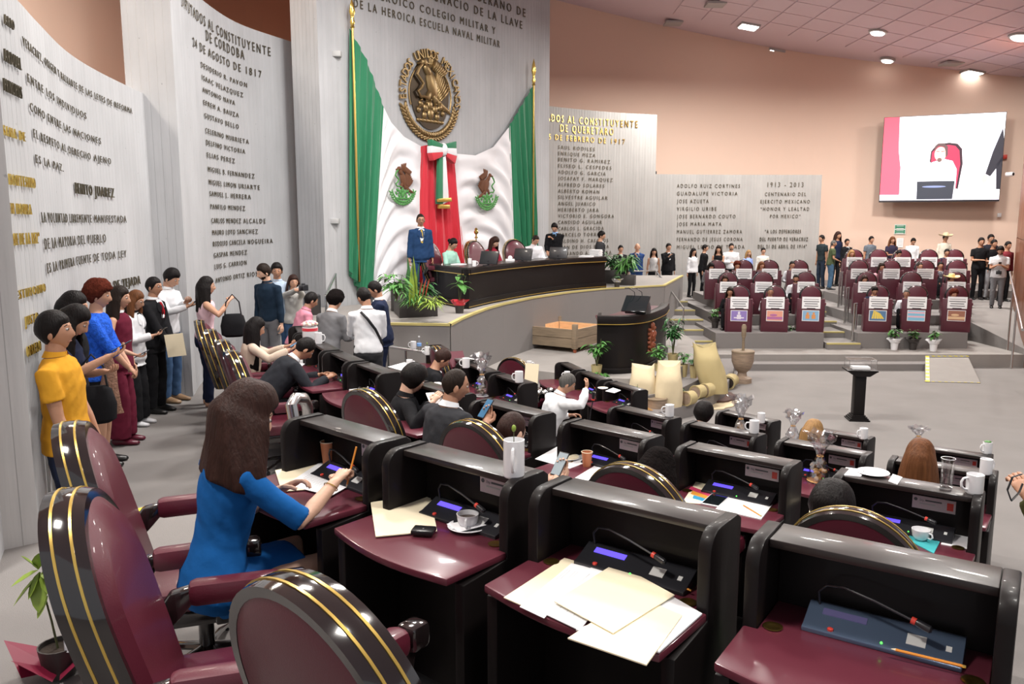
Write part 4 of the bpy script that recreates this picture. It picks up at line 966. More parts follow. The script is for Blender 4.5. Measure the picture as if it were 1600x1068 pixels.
# ================================================================== PEOPLE
BAKE = []       # (object, voxel, smooth, extra MB, materials)
SKIN = {'a': (.53, .29, .19), 'b': (.43, .22, .135), 'c': (.62, .38, .27), 'd': (.28, .14, .085)}
HAIRC = {'black': (.008, .006, .006), 'dark': (.018, .011, .008), 'brown': (.030, .013, .010), 'red': (.09, .02, .012), 'blond': (.30, .17, .07), 'auburn': (.13, .05, .02), 'grey': (.09, .085, .08)}
Z3 = Vector((0, 0, 1))
def head_grid(R, c, s, detail=True, female=False):
    "a head shaped from a sphere: cranium, brow, nose, lips, chin; R rotation, c centre"
    n, m = (30, 22) if detail else (18, 14); mb = MB(); vs = []; fs = []
    def f(th, ph):
        # th: around (0 = front), ph: -90..90
        x = math.sin(th)*math.cos(ph); y = math.cos(th)*math.cos(ph); z = math.sin(ph)
        a, b, h = .076, .094, .118
        X, Y, Zz = x*a, y*b, z*h
        if z < 0:
            k = -z; w = 1-.30*k*k-.12*k; X *= w; 
            if y < 0: Y *= 1-.45*k
            else: Y *= 1-.10*k
        if y > 0:
            g = lambda x0, z0, sx, sz: math.exp(-((X-x0)/sx)**2-((Zz-z0)/sz)**2)
            Y += .024*g(0, -.030, .013, .018)+.010*g(0, -.005, .009, .022)      # nose
            Y += .006*g(0, .030, .045, .012)                                    # brow
            Y -= .010*(g(.031, .010, .016, .011)+g(-.031, .010, .016, .011))     # eye sockets
            Y += .007*g(0, -.066, .020, .007)+.004*g(0, -.074, .016, .006)-.003*g(0, -.082, .02, .005)
            Y += .009*g(0, -.100, .022, .016)                                   # chin
            Y -= .004*(g(.045, -.045, .014, .02)+g(-.045, -.045, .014, .02))
        return Vector((X, Y, Zz))*s
    vs.append(f(0, -math.pi/2))
    for i in range(1, m):
        ph = -math.pi/2+math.pi*i/m
        for j in range(n):
            u = 2*math.pi*j/n; th = u-.35*math.sin(u)       # more points on the face
            vs.append(f(th, ph))
    vs.append(f(0, math.pi/2)); e = len(vs)-1
    fs += [(0, 1+(j+1) % n, 1+j) for j in range(n)]
    for i in range(m-2):
        for j in range(n): fs.append((1+i*n+j, 1+i*n+(j+1) % n, 1+(i+1)*n+(j+1) % n, 1+(i+1)*n+j))
    fs += [(e, 1+(m-2)*n+j, 1+(m-2)*n+(j+1) % n) for j in range(n)]
    mb.add([c+R @ v for v in vs], fs)
    for sd in (-1, 1):
        E_ = R.to_4x4() @ Matrix.Rotation(sd*-.35, 4, 'Z')
        mb.ball(c+R @ (Vector((sd*.077, -.008, -.012))*s), (.009*s, .019*s, .031*s), 10, 7, M4=E_)
        if detail: mb.ball(c+R @ (Vector((sd*.083, -.002, -.012))*s), (.006*s, .010*s, .018*s), 8, 5, M4=E_)
    return mb
def surf_pt(R, c, s, X, Zz, out=0.0):
    "front surface point of the head at (X, Z)"
    z = Zz/.118; cx = math.sqrt(max(0, 1-z*z)); w = 1 if z > 0 else 1-.30*z*z+.12*z
    x = X/(.076*w*cx) if cx else 0; y = math.sqrt(max(.05, 1-min(1, x*x)))*cx; Y = y*.094*(1 if z > 0 else 1+.10*z)
    return c+R @ (Vector((X, Y+out, Zz))*s)
def hand(mb_body, mbx, W, d, nrm, s, curl=.5, female=False, side=1, detail=True, grip=None):
    "W wrist, d direction of the hand, nrm palm normal (towards what is held)"
    d = d.normalized(); nrm = (nrm-d*nrm.dot(d)); nrm = nrm.normalized() if nrm.length > 1e-4 else Vector((0, 0, -1))
    lat = d.cross(nrm)*side         # points to the thumb side when side is right
    pal = .085*s
    mb_body.tube([W-d*.01, W+d*.03*s, W+d*pal*.75, W+d*pal], [(.024*s, .019*s), (.034*s, .017*s), (.040*s, .016*s), (.036*s, .014*s)], 10, side=lat)
    if not detail:
        mb_body.tube([W+d*pal*.8, W+d*(pal+.035)+nrm*.015, W+d*(pal+.05)+nrm*.045], [(.034*s, .014*s), (.030*s, .012*s), (.024*s, .010*s)], 8, side=lat)
        mb_body.tube([W+d*.03+lat*.03*s, W+d*.07+lat*.05*s+nrm*.02], [.013*s, .010*s], 6); return
    for i, (o, L, r) in enumerate(((.027, .070, .0090), (.009, .078, .0095), (-.009, .073, .0090), (-.026, .058, .0080))):
        p = W+d*(pal*.88)+lat*o*s; dd = d.copy(); pts = [p-d*.015*s]; a = 0
        pts.append(p+dd*.012*s); q = pts[-1]
        for seg, fr in ((0, .42), (1, .32), (2, .26)):
            a += curl*(1.15 if seg else .75)*(1+.06*i); dirv = d*math.cos(a)+nrm*math.sin(a); q = q+dirv*L*fr*s; pts.append(q)
        mbx.tube(pts, [r*s, r*s, r*.95*s, r*.88*s, r*.7*s], 8)
    a = W+d*.018*s+lat*.022*s
    mbx.tube([a, a+(d*.6+lat*.75+nrm*.15).normalized()*.036*s, a+(d*.6+lat*.75+nrm*.15).normalized()*.036*s+(d*.85+lat*.15+nrm*.45).normalized()*.030*s, a+(d*.6+lat*.75+nrm*.15).normalized()*.036*s+(d*.8-lat*.1+nrm*.6).normalized()*.054*s], [.014*s, .0125*s, .011*s, .008*s], 8)
def ik(S, T, l1, l2, hint):
    v = T-S; L = min(v.length, (l1+l2)*.998); d = v.normalized(); T = S+d*L
    a = (l1*l1-l2*l2+L*L)/(2*L); h = math.sqrt(max(0, l1*l1-a*a)); n = hint-d*hint.dot(d); n = n.normalized() if n.length > 1e-5 else Vector((0, 0, 1))
    return S+d*a+n*h, T
def person(label, u, v, Y, z, face, pose='stand', H=None, sc=1.0, lean=4, hy=0, hp=0, roll=0, skin='a', hair='short', hc='black', female=False,
           top=('shirt', (.7, .7, .7)), bot=('trousers', (.02, .02, .03)), sleeve='long', shoe=(.01, .01, .01), L=None, R=None, Lc=.5, Rc=.5, Ln=None, Rn=None,
           lod=2, glasses=False, beard=0, tie=None, shirt=None, hat=None, group=None, wide=1.0, feet=None, camera=False, extra=None, hips=None, mask=False):
    tgt = P(u, v, Y=Y); lean_r = math.radians(lean)
    s = sc
    up = Vector((0, math.sin(lean_r), math.cos(lean_r))); fw = Vector((0, math.cos(lean_r), -math.sin(lean_r))); ex = Vector((1, 0, 0))
    hpitch = lean_r*.55+math.radians(hp)
    Rh = Matrix.Rotation(math.radians(hy), 3, 'Z') @ Matrix.Rotation(math.radians(roll), 3, 'Y') @ Matrix.Rotation(-hpitch, 3, 'X')
    # with the hip at the origin
    neck = up*.53*s; hcen = neck+up*.055*s+(Rh @ Vector((0, .018, .098)))*s
    htop = hcen+(Rh @ Vector((0, 0, .120)))*s
    if pose == 'stand':
        if H is None:
            want = tgt.z-z; base = htop.z+.90*s; k = max(.8, min(1.22, want/base)); k = k if lean < 12 else 1.0
            s *= k; neck *= k; hcen *= k; htop *= k
        hz = tgt.z-z-htop.z
        hz = max(.55*s, min(hz, .93*s))
    else:
        hz = tgt.z-z-htop.z; hz = max(.42 if lod >= 2 else .22, min(hz, .74))
    fr = math.radians(face-90); Rz = Matrix.Rotation(fr, 3, 'Z')
    off = Rz @ Vector((htop.x, htop.y, 0)); loc = Vector((tgt.x-off.x, tgt.y-off.y, z))
    root = thing('person', label, 'person', loc, fr, group)
    O = Vector((0, 0, hz))
    detail = lod >= 2
    wf = (.93 if female else 1.0)*wide
    sh = .176*s*wf
    def U(t, x=0, y=0): return O+up*t*s+ex*x*s+fw*y*s
    body = MB()
    hipw = .168 if female else .158; wst = .118 if female else .14
    tor = [(-.10, hipw*.75, .085, 0), (-.04, hipw, .115, 0), (.04, hipw*.98, .112, 0), (.16, wst, .090, .006), (.24, wst*1.04, .092, .01), (.36, .152*wf, .108, .012), (.44, .150*wf, .100, .006), (.49, .120*wf, .080, -.002), (.53, .078, .062, -.004), (.56, .060, .058, .0), (.60, .055, .058, .006), (.66, .052, .057, .014)]
    tor = [(t, a*(wide if t < .5 else 1), b*(1+.6*(wide-1) if t < .5 else 1), y) for t, a, b, y in tor]
    body.tube([U(t, 0, y) for t, a, b, y in tor], [(a*s, b*s) for t, a, b, y in tor], 16, side=ex)
    # arms
    al1, al2 = .275*s, .245*s; arms = {}
    fing = MB()
    for sd, tg, cu, nn in ((-1, L, Lc, Ln), (1, R, Rc, Rn)):
        S = U(.455, 0, -.005)+ex*sd*sh
        tg_ = tg if tg is not None else (sd*.235*wide, .03, -.12)
        if tg_[0] == 'w': T_ = Rz.inverted() @ (P(tg_[1], tg_[2], Y=tg_[3])-loc)
        elif tg_[0] == 'z': T_ = Rz.inverted() @ (P(tg_[1], tg_[2], z=tg_[3])-loc)
        else: T_ = O+Vector(tg_)*s
        hint = Vector((sd*.55, -.6, -.75)) if tg is not None else Vector((sd*.1, -1, 0))
        El, T_ = ik(S, T_, al1, al2, hint); arms[sd] = (S, El, T_)
        sho = U(.46, 0, -.005)+ex*sd*sh*.45
        body.tube([sho, S, S.lerp(El, .5), El, El.lerp(T_, .35), T_], [.046*s*wf, .050*s*wf, .043*s*wf, .037*s, .037*s*wf, .024*s], 10)
        hd = (T_-El).normalized(); nrm = Vector(nn) if nn is not None else (Vector((-sd, 0, 0)) if tg is None else Vector((-sd*.5, 0, -1)))
        if tg is not None: hd = (hd+Vector((-sd*.15, .15, 0))).normalized()
        hand(body, fing, T_, hd, nrm, s*(.93 if female else 1), cu, female, side=sd, detail=detail)
    # legs
    legs = {}; th, shn = .44*s, .43*s
    if pose == 'stand' and not feet: th = shn = max(.3*s, ((hz-.03*s-.085*s)**2+(.012*s)**2)**.5/2*1.004)
    for sd in (-1, 1):
        hj = O+Vector((sd*.088*s, 0, -.03*s))
        if pose == 'stand':
            fx, fy = (feet[0 if sd < 0 else 1] if feet else (sd*.10, O.y*0)); A = Vector((fx*s, fy*s, .085*s)); hint = Vector((0, 1, 0))
        else:
            fx, fy = (feet[0 if sd < 0 else 1] if feet else (sd*.12, .44)); A = Vector((fx*s, fy*s, .085*s)); hint = Vector((sd*.12, .6, 1))
            if A.z > hz: A.z = hz*.3
        Kn, A = ik(hj, A, th, shn, hint); legs[sd] = (hj, Kn, A)
        body.tube([hj+Vector((0, 0, .05*s)), hj, hj.lerp(Kn, .4), Kn, Kn.lerp(A, .3), A], [.080*s*wf, .086*s*wf, .072*s*wf, .053*s, .052*s*wf, .034*s], 12)
        body.tube([A+Vector((0, -.05*s, -.045*s)), A+Vector((0, .03*s, -.045*s)), A+Vector((0, .14*s, -.06*s)), A+Vector((0, .17*s, -.065*s))], [(.03*s, .035*s), (.036*s, .038*s), (.038*s, .02*s), (.02*s, .012*s)], 8, side=ex)
    hc3 = O+hcen
    skinm = cloth(SKIN[skin], 'skin'); vox = {3: .0085, 2: .012, 1: .019, 0: .024}[lod]
    bo = body.obj('body', skinm, root)
    ex_mb = head_grid(Rh, hc3, s, detail, female)
    if fing.v: ex_mb.add(fing.v, fing.f)
    BAKE.append((bo, vox, 3, ex_mb))
    # face
    if lod >= 1:
        for sd in (-1, 1):
            ec = surf_pt(Rh, hc3, s, sd*.030, .010, -.006)
            e = MB().ball(ec+Rh @ Vector((0, -.0012*s, 0)), (.0125*s, .0115*s, .0085*s), 10, 8, M4=Rh.to_4x4()).obj('eye', cloth((.42, .38, .36), 'plain'), root)
            MB().ball(ec+Rh @ Vector((0, .0085*s, 0)), (.0068*s, .0040*s, .0068*s), 8, 6).obj('iris', cloth((.015, .008, .005), 'plain'), e)
            MB().tube([surf_pt(Rh, hc3, s, sd*x, zz, .001) for x, zz in ((.014, .030), (.030, .036), (.047, .029))], [.0025*s, .0035*s, .002*s], 6).obj('eyebrow', cloth(HAIRC[hc] if hc != 'grey' else HAIRC['dark'], 'hair'), root)
        MB().tube([surf_pt(Rh, hc3, s, x, zz, .006) for x, zz in ((-.022, -.068), (-.008, -.0655), (.008, -.0655), (.022, -.068))], [.002*s, .0045*s, .0045*s, .002*s], 6).obj('lips', cloth((.36, .10, .08) if female else (.30, .12, .09), 'plain'), root)
    if glasses:
        g = MB()
        for sd in (-1, 1):
            c_ = surf_pt(Rh, hc3, s, sd*.031, .008, .012); g.tube([c_+Rh @ (Vector((.020*math.cos(a), 0, .015*math.sin(a)))*s) for a in [math.pi*k/6 for k in range(12)]], .0016*s, 5, closed=True)
            g.tube([c_+Rh @ (Vector((sd*.02, 0, .004))*s), hc3+Rh @ (Vector((sd*.078, -.01, .004))*s)], .0016*s, 5)
        g.tube([surf_pt(Rh, hc3, s, x, .010, .013) for x in (-.011, .011)], .0016*s, 5); g.obj('glasses', M['device'], root)
    if beard:
        b = MB(); n = 12
        rows = []
        for k, zz in enumerate((-.052, -.066, -.086, -.104, -.114)):
            w = (.066, .064, .055, .040, .018)[k]; rows.append([surf_pt(Rh, hc3, s, w*math.sin(-1.45+2.9*j/n), zz, .005 if k else .001) for j in range(n+1)])
        for r_ in rows: b.v += [tuple(q) for q in r_]
        for i in range(4):
            for j in range(n):
                if i == 0 and 4 <= j <= 7: continue
                b.f.append((i*(n+1)+j, i*(n+1)+j+1, (i+1)*(n+1)+j+1, (i+1)*(n+1)+j)); b.mi.append(0)
        b.tube([surf_pt(Rh, hc3, s, x, zz, .010) for x, zz in ((-.028, -.060), (-.012, -.053), (.012, -.053), (.028, -.060))], [.002*s, .004*s, .004*s, .002*s], 6)
        b.obj('beard', cloth(HAIRC[hc] if hc != 'grey' else HAIRC['grey'], 'hair'), root)
    if mask: pass
    # ------------------------------------------------ hair
    hm = cloth(HAIRC[hc], 'curl' if hair in ('curly', 'curlylong') else 'hair')
    def cap(th, hs=1, top_z=.118, front=.052, sidez=-.02, backz=-.075, puff=1.0, nseg=28, m=12, jit=0):
        mb = MB(); vs = []
        for i in range(m+1):
            for j in range(nseg):
                a = 2*math.pi*j/nseg; f_ = math.cos(a)         # 1 = front
                lim = front if f_ > .72 else (lerp(sidez, front, (f_-.30)/.42) if f_ > .30 else (lerp(backz, sidez, (f_+1)/1.30)))
                zt = .118; zz = lerp(lim, zt, math.sin(math.pi/2*(i/m)))
                q = zz/.118; cx = math.sqrt(max(0, 1-q*q)); back = 1-.45*(-q) if (q < 0 and f_ < 0) else 1
                t_ = th*min(1, .12+i/3.5)*(1+.35*(i/m))
                x = math.sin(a)*(.077*cx*(1+(.12*q if q < 0 else 0))+t_*puff); y = f_*(.095*cx*back+t_*puff); zz2 = zz+t_*(i/m)*.9
                if jit: k2 = 1+jit*noise.noise(Vector((x*70, y*70, zz*70))); x *= k2; y *= k2; zz2 += jit*.05*noise.noise(Vector((x*60, y*60, 3)))
                vs.append(hc3+Rh @ (Vector((x, y-.002, zz2))*s))
        vs.append(hc3+Rh @ (Vector((0, 0, .118+th*1.2))*s))
        fs = [(i*nseg+j, i*nseg+(j+1) % nseg, (i+1)*nseg+(j+1) % nseg, (i+1)*nseg+j) for i in range(m) for j in range(nseg)]
        fs += [(m*nseg+j, m*nseg+(j+1) % nseg, (m+1)*nseg) for j in range(nseg)]
        fs.append(tuple(range(nseg))[::-1])
        return mb.add(vs, fs)
    def curtain(mb, length, wid, th=.03, arcd=118, flare=0, backd=.0):
        "hair falling behind and beside the head to `length` below the head centre; hangs with gravity"
        n, m = 18, 9; vs = []
        for lay in (0, 1):
            for i in range(m+1):
                t = i/m; zz = .085-t*(.085+length)
                for j in range(n+1):
                    a = math.radians(lerp(-arcd, arcd, j/n))+math.pi
                    q = max(-1, min(1, zz/.118)); cx = math.sqrt(max(.25, 1-q*q)) if zz > 0 else 1
                    rx = lerp(.080*cx, wid, min(1, max(0, (t-.15)/.6)))+(0 if lay else th*.8*min(1.15, .45+t*3)); ry = lerp(.098*cx, .085+backd, min(1, t*1.3))+(0 if lay else th*min(1.15, .45+t*3))
                    w = 1-.25*(t**2) if True else 1
                    local = Vector((math.sin(a)*rx, math.cos(a)*ry-(.012), 0))
                    loc_ = Rh @ (local*s); 
                    hd_ = Rh @ Vector((0, 0, 1)); dn = lerp(1, 0, min(1, max(0, -zz/.1)))
                    vert = (hd_*zz if zz > 0 else Vector((0, 0, zz))-Vector((0, math.sin(lean_r)*-zz*.9, 0)))*s
                    wob = .006*math.sin(j*1.9+i*.7)*t
                    vs.append(hc3+loc_*(1+wob/.08)+vert)
        w_ = n+1; N_ = w_*(m+1); fs = []
        for i in range(m):
            for j in range(n):
                a = i*w_+j; fs += [(a, a+1, a+w_+1, a+w_), (N_+a, N_+a+w_, N_+a+w_+1, N_+a+1)]
        for j in range(n): fs += [(j, N_+j, N_+j+1, j+1)]; a = m*w_+j; fs += [(a, a+1, N_+a+1, N_+a)]
        for i in range(m): fs += [(i*w_, (i+1)*w_, N_+(i+1)*w_, N_+i*w_)]; a = i*w_+n; fs += [(a, N_+a, N_+a+w_, a+w_)]
        mb.add(vs, fs)
    if hair == 'bluewoman':
        mb = cap(.030, front=.045, sidez=-.03, backz=.0, puff=1.1); curtain(mb, .275, .165, th=.046, arcd=124, backd=.0); BAKE.append((mb.obj('hair', hm, root), .0095, 16, None))
    if hair == 'short': cap(.010).obj('hair', hm, root)
    elif hair == 'full': cap(.016, front=.045, backz=-.085, puff=1.0).obj('hair', hm, root)
    elif hair == 'crop': cap(.005, front=.06).obj('hair', hm, root)
    elif hair == 'balding': cap(.006, front=.085, sidez=.0).obj('hair', hm, root)
    elif hair == 'bald': pass
    elif hair == 'curly': cap(.034, front=.048, backz=-.09, puff=1.1, jit=.13).obj('hair', hm, root)
    elif hair == 'bobwoman': cap(.026, front=.04, backz=-.10, sidez=-.06, puff=1.05).obj('hair', hm, root)
    elif hair in ('long', 'verylong', 'shoulder', 'curlylong'):
        mb = cap(.018, front=.045, sidez=-.03, backz=.0, jit=.05 if hair == 'curlylong' else 0)
        curtain(mb, {'long': .33, 'verylong': .48, 'shoulder': .20, 'curlylong': .30}[hair], {'long': .12, 'verylong': .13, 'shoulder': .105, 'curlylong': .13}[hair])
        ho = mb.obj('hair', hm, root)
        if lod >= 2: BAKE.append((ho, .011, 8, None))
    elif hair == 'bun':
        mb = cap(.010, front=.05); mb.ball(hc3+Rh @ (Vector((0, -.115, .02))*s), .04*s, 10, 8); mb.obj('hair', hm, root)
    elif hair == 'pony':
        mb = cap(.010, front=.05); mb.tube([hc3+Rh @ (Vector((0, -.09, .04))*s), hc3+Rh @ (Vector((0, -.14, .0))*s), hc3+Vector((0, -.13, -.14))*s, hc3+Vector((0, -.12, -.24))*s], [.02*s, .028*s, .024*s, .008*s], 8); mb.obj('hair', hm, root)
    if hat:
        hr = MB(); top_ = hc3+Rh @ (Vector((0, 0, .07))*s)
        prof = [(.088, 0), (.20, -.012), (.235, .02), (.23, .028), (.19, .004), (.092, .012), (.088, .09), (.07, .115), (.03, .10), (.001, .098)]
        vs = []; n = 24
        for r_, zz in prof:
            for j in range(n):
                a = 2*math.pi*j/n; lift = .04*abs(math.sin(a))**3*(1 if r_ > .15 else 0); vs.append(top_+Rh @ (Vector((r_*.92*math.sin(a), r_*math.cos(a), zz+lift))*s))
        hr.add(vs, [(i*n+j, i*n+(j+1) % n, (i+1)*n+(j+1) % n, (i+1)*n+j) for i in range(len(prof)-1) for j in range(n)]); hr.obj('straw_hat', cloth(hat, 'plain'), root)
    # ------------------------------------------------ clothes
    kind, tc = top; ck = 'lace' if kind == 'lace' else 'cloth'
    tm = cloth(tc, ck); inf = {'jacket': .024, 'shirt': .013, 'dress': .010, 'tank': .008, 'lace': .014, 'polo': .014, 'blouse': .016}.get(kind, .012)
    cvx = {3: .010, 2: .014, 1: .019, 0: .024}[lod]
    lo = {'jacket': -.13, 'shirt': -.02, 'dress': -.10, 'tank': -.02, 'lace': -.08, 'polo': -.06, 'blouse': -.03}.get(kind, -.03)
    if pose != 'stand' and kind == 'jacket': lo = -.07
    g = MB()
    tt = [q for q in tor if q[0] >= lo-.001 and q[0] <= (.495 if kind == 'tank' else .536)]
    if tt[0][0] > lo: 
        q0 = tt[0]; tt = [(lo, max(q0[1], hipw)+.002, .114, 0)]+tt
    loosen = {'jacket': .018, 'polo': .012, 'blouse': .012, 'shirt': .006}.get(kind, 0)
    g.tube([U(t, 0, y) for t, a, b, y in tt], [((a+inf/s+(loosen if t < .3 else 0))*s, (b+inf/s+(loosen if t < .3 else 0))*s) for t, a, b, y in tt[:-1]]+[((tt[-1][1]+.012)*s, (tt[-1][2]+.010)*s)], 18, side=ex)
    if sleeve != 'none':
        for sd in (-1, 1):
            S, El, T_ = arms[sd]; sho = U(.462, 0, -.005)+ex*sd*sh*.42
            pts = [sho, S, S.lerp(El, .5)]; rr = [.050*wf, .053*wf, .047*wf]
            if sleeve == 'short': pts[-1] = S.lerp(El, .62); rr[-1] = .054*wf
            if sleeve == 'half': pts += [El.lerp(T_, .04)]; rr += [.046]
            if sleeve == 'tq': pts += [El, El.lerp(T_, .38)]; rr += [.042, .042*wf]
            if sleeve == 'long': pts += [El, El.lerp(T_, .4), El.lerp(T_, .93)]; rr += [.042, .041*wf, .030+(.006 if kind == 'jacket' else 0)]
            g.tube(pts, [(r_+inf*.55)*s for r_ in rr], 12)
    to = g.obj({'jacket': 'jacket', 'shirt': 'shirt', 'dress': 'dress', 'tank': 'top', 'lace': 'lace_blouse', 'polo': 'polo_shirt', 'blouse': 'blouse'}.get(kind, 'shirt'), tm, root)
    BAKE.append((to, cvx, 2, None))
    def front_y(t, x, o=0):
        for a_, b_ in zip(tor, tor[1:]):
            if a_[0] <= t <= b_[0]:
                k = (t-a_[0])/(b_[0]-a_[0]); A_ = lerp(a_[1], b_[1], k)+inf; B_ = lerp(a_[2], b_[2], k)+inf; y0 = lerp(a_[3], b_[3], k); break
        return y0+B_*math.sqrt(max(.0, 1-(x/A_)**2))+o
    if kind == 'jacket' and lod >= 1 and not female or shirt:
        sc_ = cloth(shirt or (.75, .77, .8), 'cloth')
        def chest_plate(name, m, pts, o0, o1):
            mb = MB(); mb.prism(pts, lambda p: U(p[1], p[0], front_y(p[1], p[0], o0)), lambda p: U(p[1], p[0], front_y(p[1], p[0], o1))); return mb.obj(name, m, root)
        chest_plate('shirt_front', sc_, [(-.058, .505), (-.05, .44), (-.035, .34), (0, .20), (.035, .34), (.05, .44), (.058, .505), (.03, .53), (-.03, .53)], -.02, .006)
        if tie: chest_plate('tie', cloth(tie, 'cloth'), [(-.014, .505), (-.020, .40), (-.024, .27), (0, .21), (.024, .27), (.020, .40), (.014, .505)], .0, .013)
        for sd in (-1, 1): chest_plate('lapel', tm, [(sd*.060, .515), (sd*.092, .45), (sd*.085, .40), (sd*.062, .39), (sd*.010, .20), (sd*.001, .19), (sd*.030, .34), (sd*.046, .44)], .0, .014)
    if kind in ('shirt', 'polo', 'jacket') and lod >= 2:
        col_ = MB(); nn_ = 20
        cc = tc if kind != 'jacket' else (shirt or (.75, .77, .8))
        ring1 = [U(.535, .068*math.sin(a), -.002+.062*math.cos(a)) for a in [2*math.pi*k/nn_+.25*0 for k in range(nn_)]]
        ring2 = [U(.560+.008*(1-math.cos(a)), .062*math.sin(a), .004+.060*math.cos(a)) for a in [2*math.pi*k/nn_ for k in range(nn_)]]
        ring3 = [U(.535, .080*math.sin(a), -.004+.074*math.cos(a)) for a in [2*math.pi*k/nn_ for k in range(nn_)]]
        col_.add(ring1+ring2+ring3, [(k, (k+1) % nn_, nn_+(k+1) % nn_, nn_+k) for k in range(nn_)]+[(nn_+k, nn_+(k+1) % nn_, 2*nn_+(k+1) % nn_, 2*nn_+k) for k in range(nn_) if k not in (0, nn_-1)]); col_.obj('collar', cloth(cc, 'cloth'), root)
    bk, bc = bot; bm_ = cloth(bc, 'cloth'); g = MB()
    if bk == 'trousers':
        g.tube([U(-.12), U(-.05), U(.02), U(.10)], [((hipw*.8+.01)*s*wide, .10*s), ((hipw+.012)*s*wide, .128*s), ((hipw+.012)*s*wide, .126*s), ((wst+.03)*s*wide, .105*s)], 16, side=ex)
        for sd in (-1, 1):
            hj, Kn, A = legs[sd]; g.tube([hj+Vector((0, 0, .04*s)), hj, hj.lerp(Kn, .4), Kn, Kn.lerp(A, .35), A+(A-Kn).normalized()*.02*s], [.092*s*wf, .097*s*wf, .084*s*wf, .066*s, .062*s*wf, .056*s], 12)
    elif bk in ('skirt', 'longdress', 'widepants', 'shortskirt'):
        end = {'skirt': .95, 'shortskirt': .78, 'longdress': 1.9, 'widepants': 1.9}[bk]
        if bk == 'widepants' and pose == 'stand':
            g.tube([U(-.10), U(0), U(.10)], [(.17*s, .12*s), (.172*s, .126*s), (.14*s, .105*s)], 16, side=ex)
            for sd in (-1, 1):
                hj, Kn, A = legs[sd]; g.tube([hj+Vector((0, 0, .04*s)), hj, Kn, A], [.09*s, .098*s, .095*s, .12*s], 12)
        elif pose == 'stand':
            kk = [(U(.12), (wst+.012)*s, .100*s), (U(.04), (hipw+.01)*s, .122*s), (U(-.05), (hipw+.015)*s, .128*s)]
            hemz = {'skirt': .52, 'shortskirt': .62, 'longdress': .05}[bk]*s; h0 = kk[-1][0]; n = 5
            for i in range(1, n+1):
                t = i/n; kk.append((Vector((h0.x, h0.y*(1-t), lerp(h0.z, hemz, t))), lerp(hipw+.015, .165 if bk != 'longdress' else .20, t)*s, lerp(.128, .125 if bk != 'longdress' else .17, t)*s))
            g.tube([k[0] for k in kk], [(k[1], k[2]) for k in kk], 18, side=ex)
        else:
            hl, kl, al_ = legs[-1]; hr_, kr, ar = legs[1]
            mid = lambda a, b, t: a.lerp(b, t)
            pts = [U(.12), U(.02), (hl+hr_)/2+Vector((0, .03*s, 0)), mid((hl+hr_)/2, (kl+kr)/2, .45), mid((hl+hr_)/2, (kl+kr)/2, .82)]
            g.tube(pts, [((wst+.012)*s, .1*s), ((hipw+.012)*s, .125*s), (.19*s, .12*s), (.165*s, .10*s), (.155*s, .085*s)], 16, side=ex)
            if bk in ('longdress', 'widepants'):
                g.tube([(kl+kr)/2, mid((kl+kr)/2, (al_+ar)/2, .5), (al_+ar)/2], [(.16*s, .1*s), (.17*s, .11*s), (.19*s, .13*s)], 14, side=ex)
    if g.v:
        bo2 = g.obj({'trousers': 'trousers', 'skirt': 'skirt', 'shortskirt': 'skirt', 'longdress': 'long_skirt', 'widepants': 'wide_trousers'}[bk], bm_, root); BAKE.append((bo2, cvx, 2, None))
    if shoe is not None:
        for sd in (-1, 1):
            A = legs[sd][2]; g = MB()
            g.tube([A+Vector((0, -.075*s, -.05*s)), A+Vector((0, -.055*s, -.042*s)), A+Vector((0, .03*s, -.040*s)), A+Vector((0, .12*s, -.055*s)), A+Vector((0, .185*s, -.062*s)), A+Vector((0, .20*s, -.064*s))], [(.022*s, .03*s), (.036*s, .042*s), (.042*s, .045*s), (.046*s, .030*s), (.034*s, .022*s), (.01*s, .01*s)], 10, side=ex)
            g.obj('shoe', cloth(shoe, 'shoe'), root)
    info = dict(root=root, O=O, U=U, arms=arms, s=s, hc=hc3, Rh=Rh, legs=legs, loc=loc, rz=fr, Rz=Rz)
    return info
def wp(info, p): return info['loc']+info['Rz'] @ Vector(p)
def held(info, name, label, cat, build, group=None):
    t = thing(name, label, cat, info['loc'], info['rz'], group); build(t, info); return t
def phone(info, side, label, tilt=.7, screen=None, fwd=.09, up=.03):
    S, El, W_ = info['arms'][side]
    c = W_+(W_-El).normalized()*fwd+Vector((-side*.02, .0, up))
    def b(t, i):
        Mx = Matrix.Translation(c) @ Matrix.Rotation(tilt, 4, 'X')
        o = MB().box(-.037, .037, -.078, .078, -.004, .004, M4=Mx).obj('case', M['device'], t, bevel=.003)
        MB().box(-.033, .033, -.072, .072, .0038, .0048, M4=Mx).obj('screen', screen or M['darkglass'], t, False)
    return held(info, 'smartphone', label, 'phone', b)
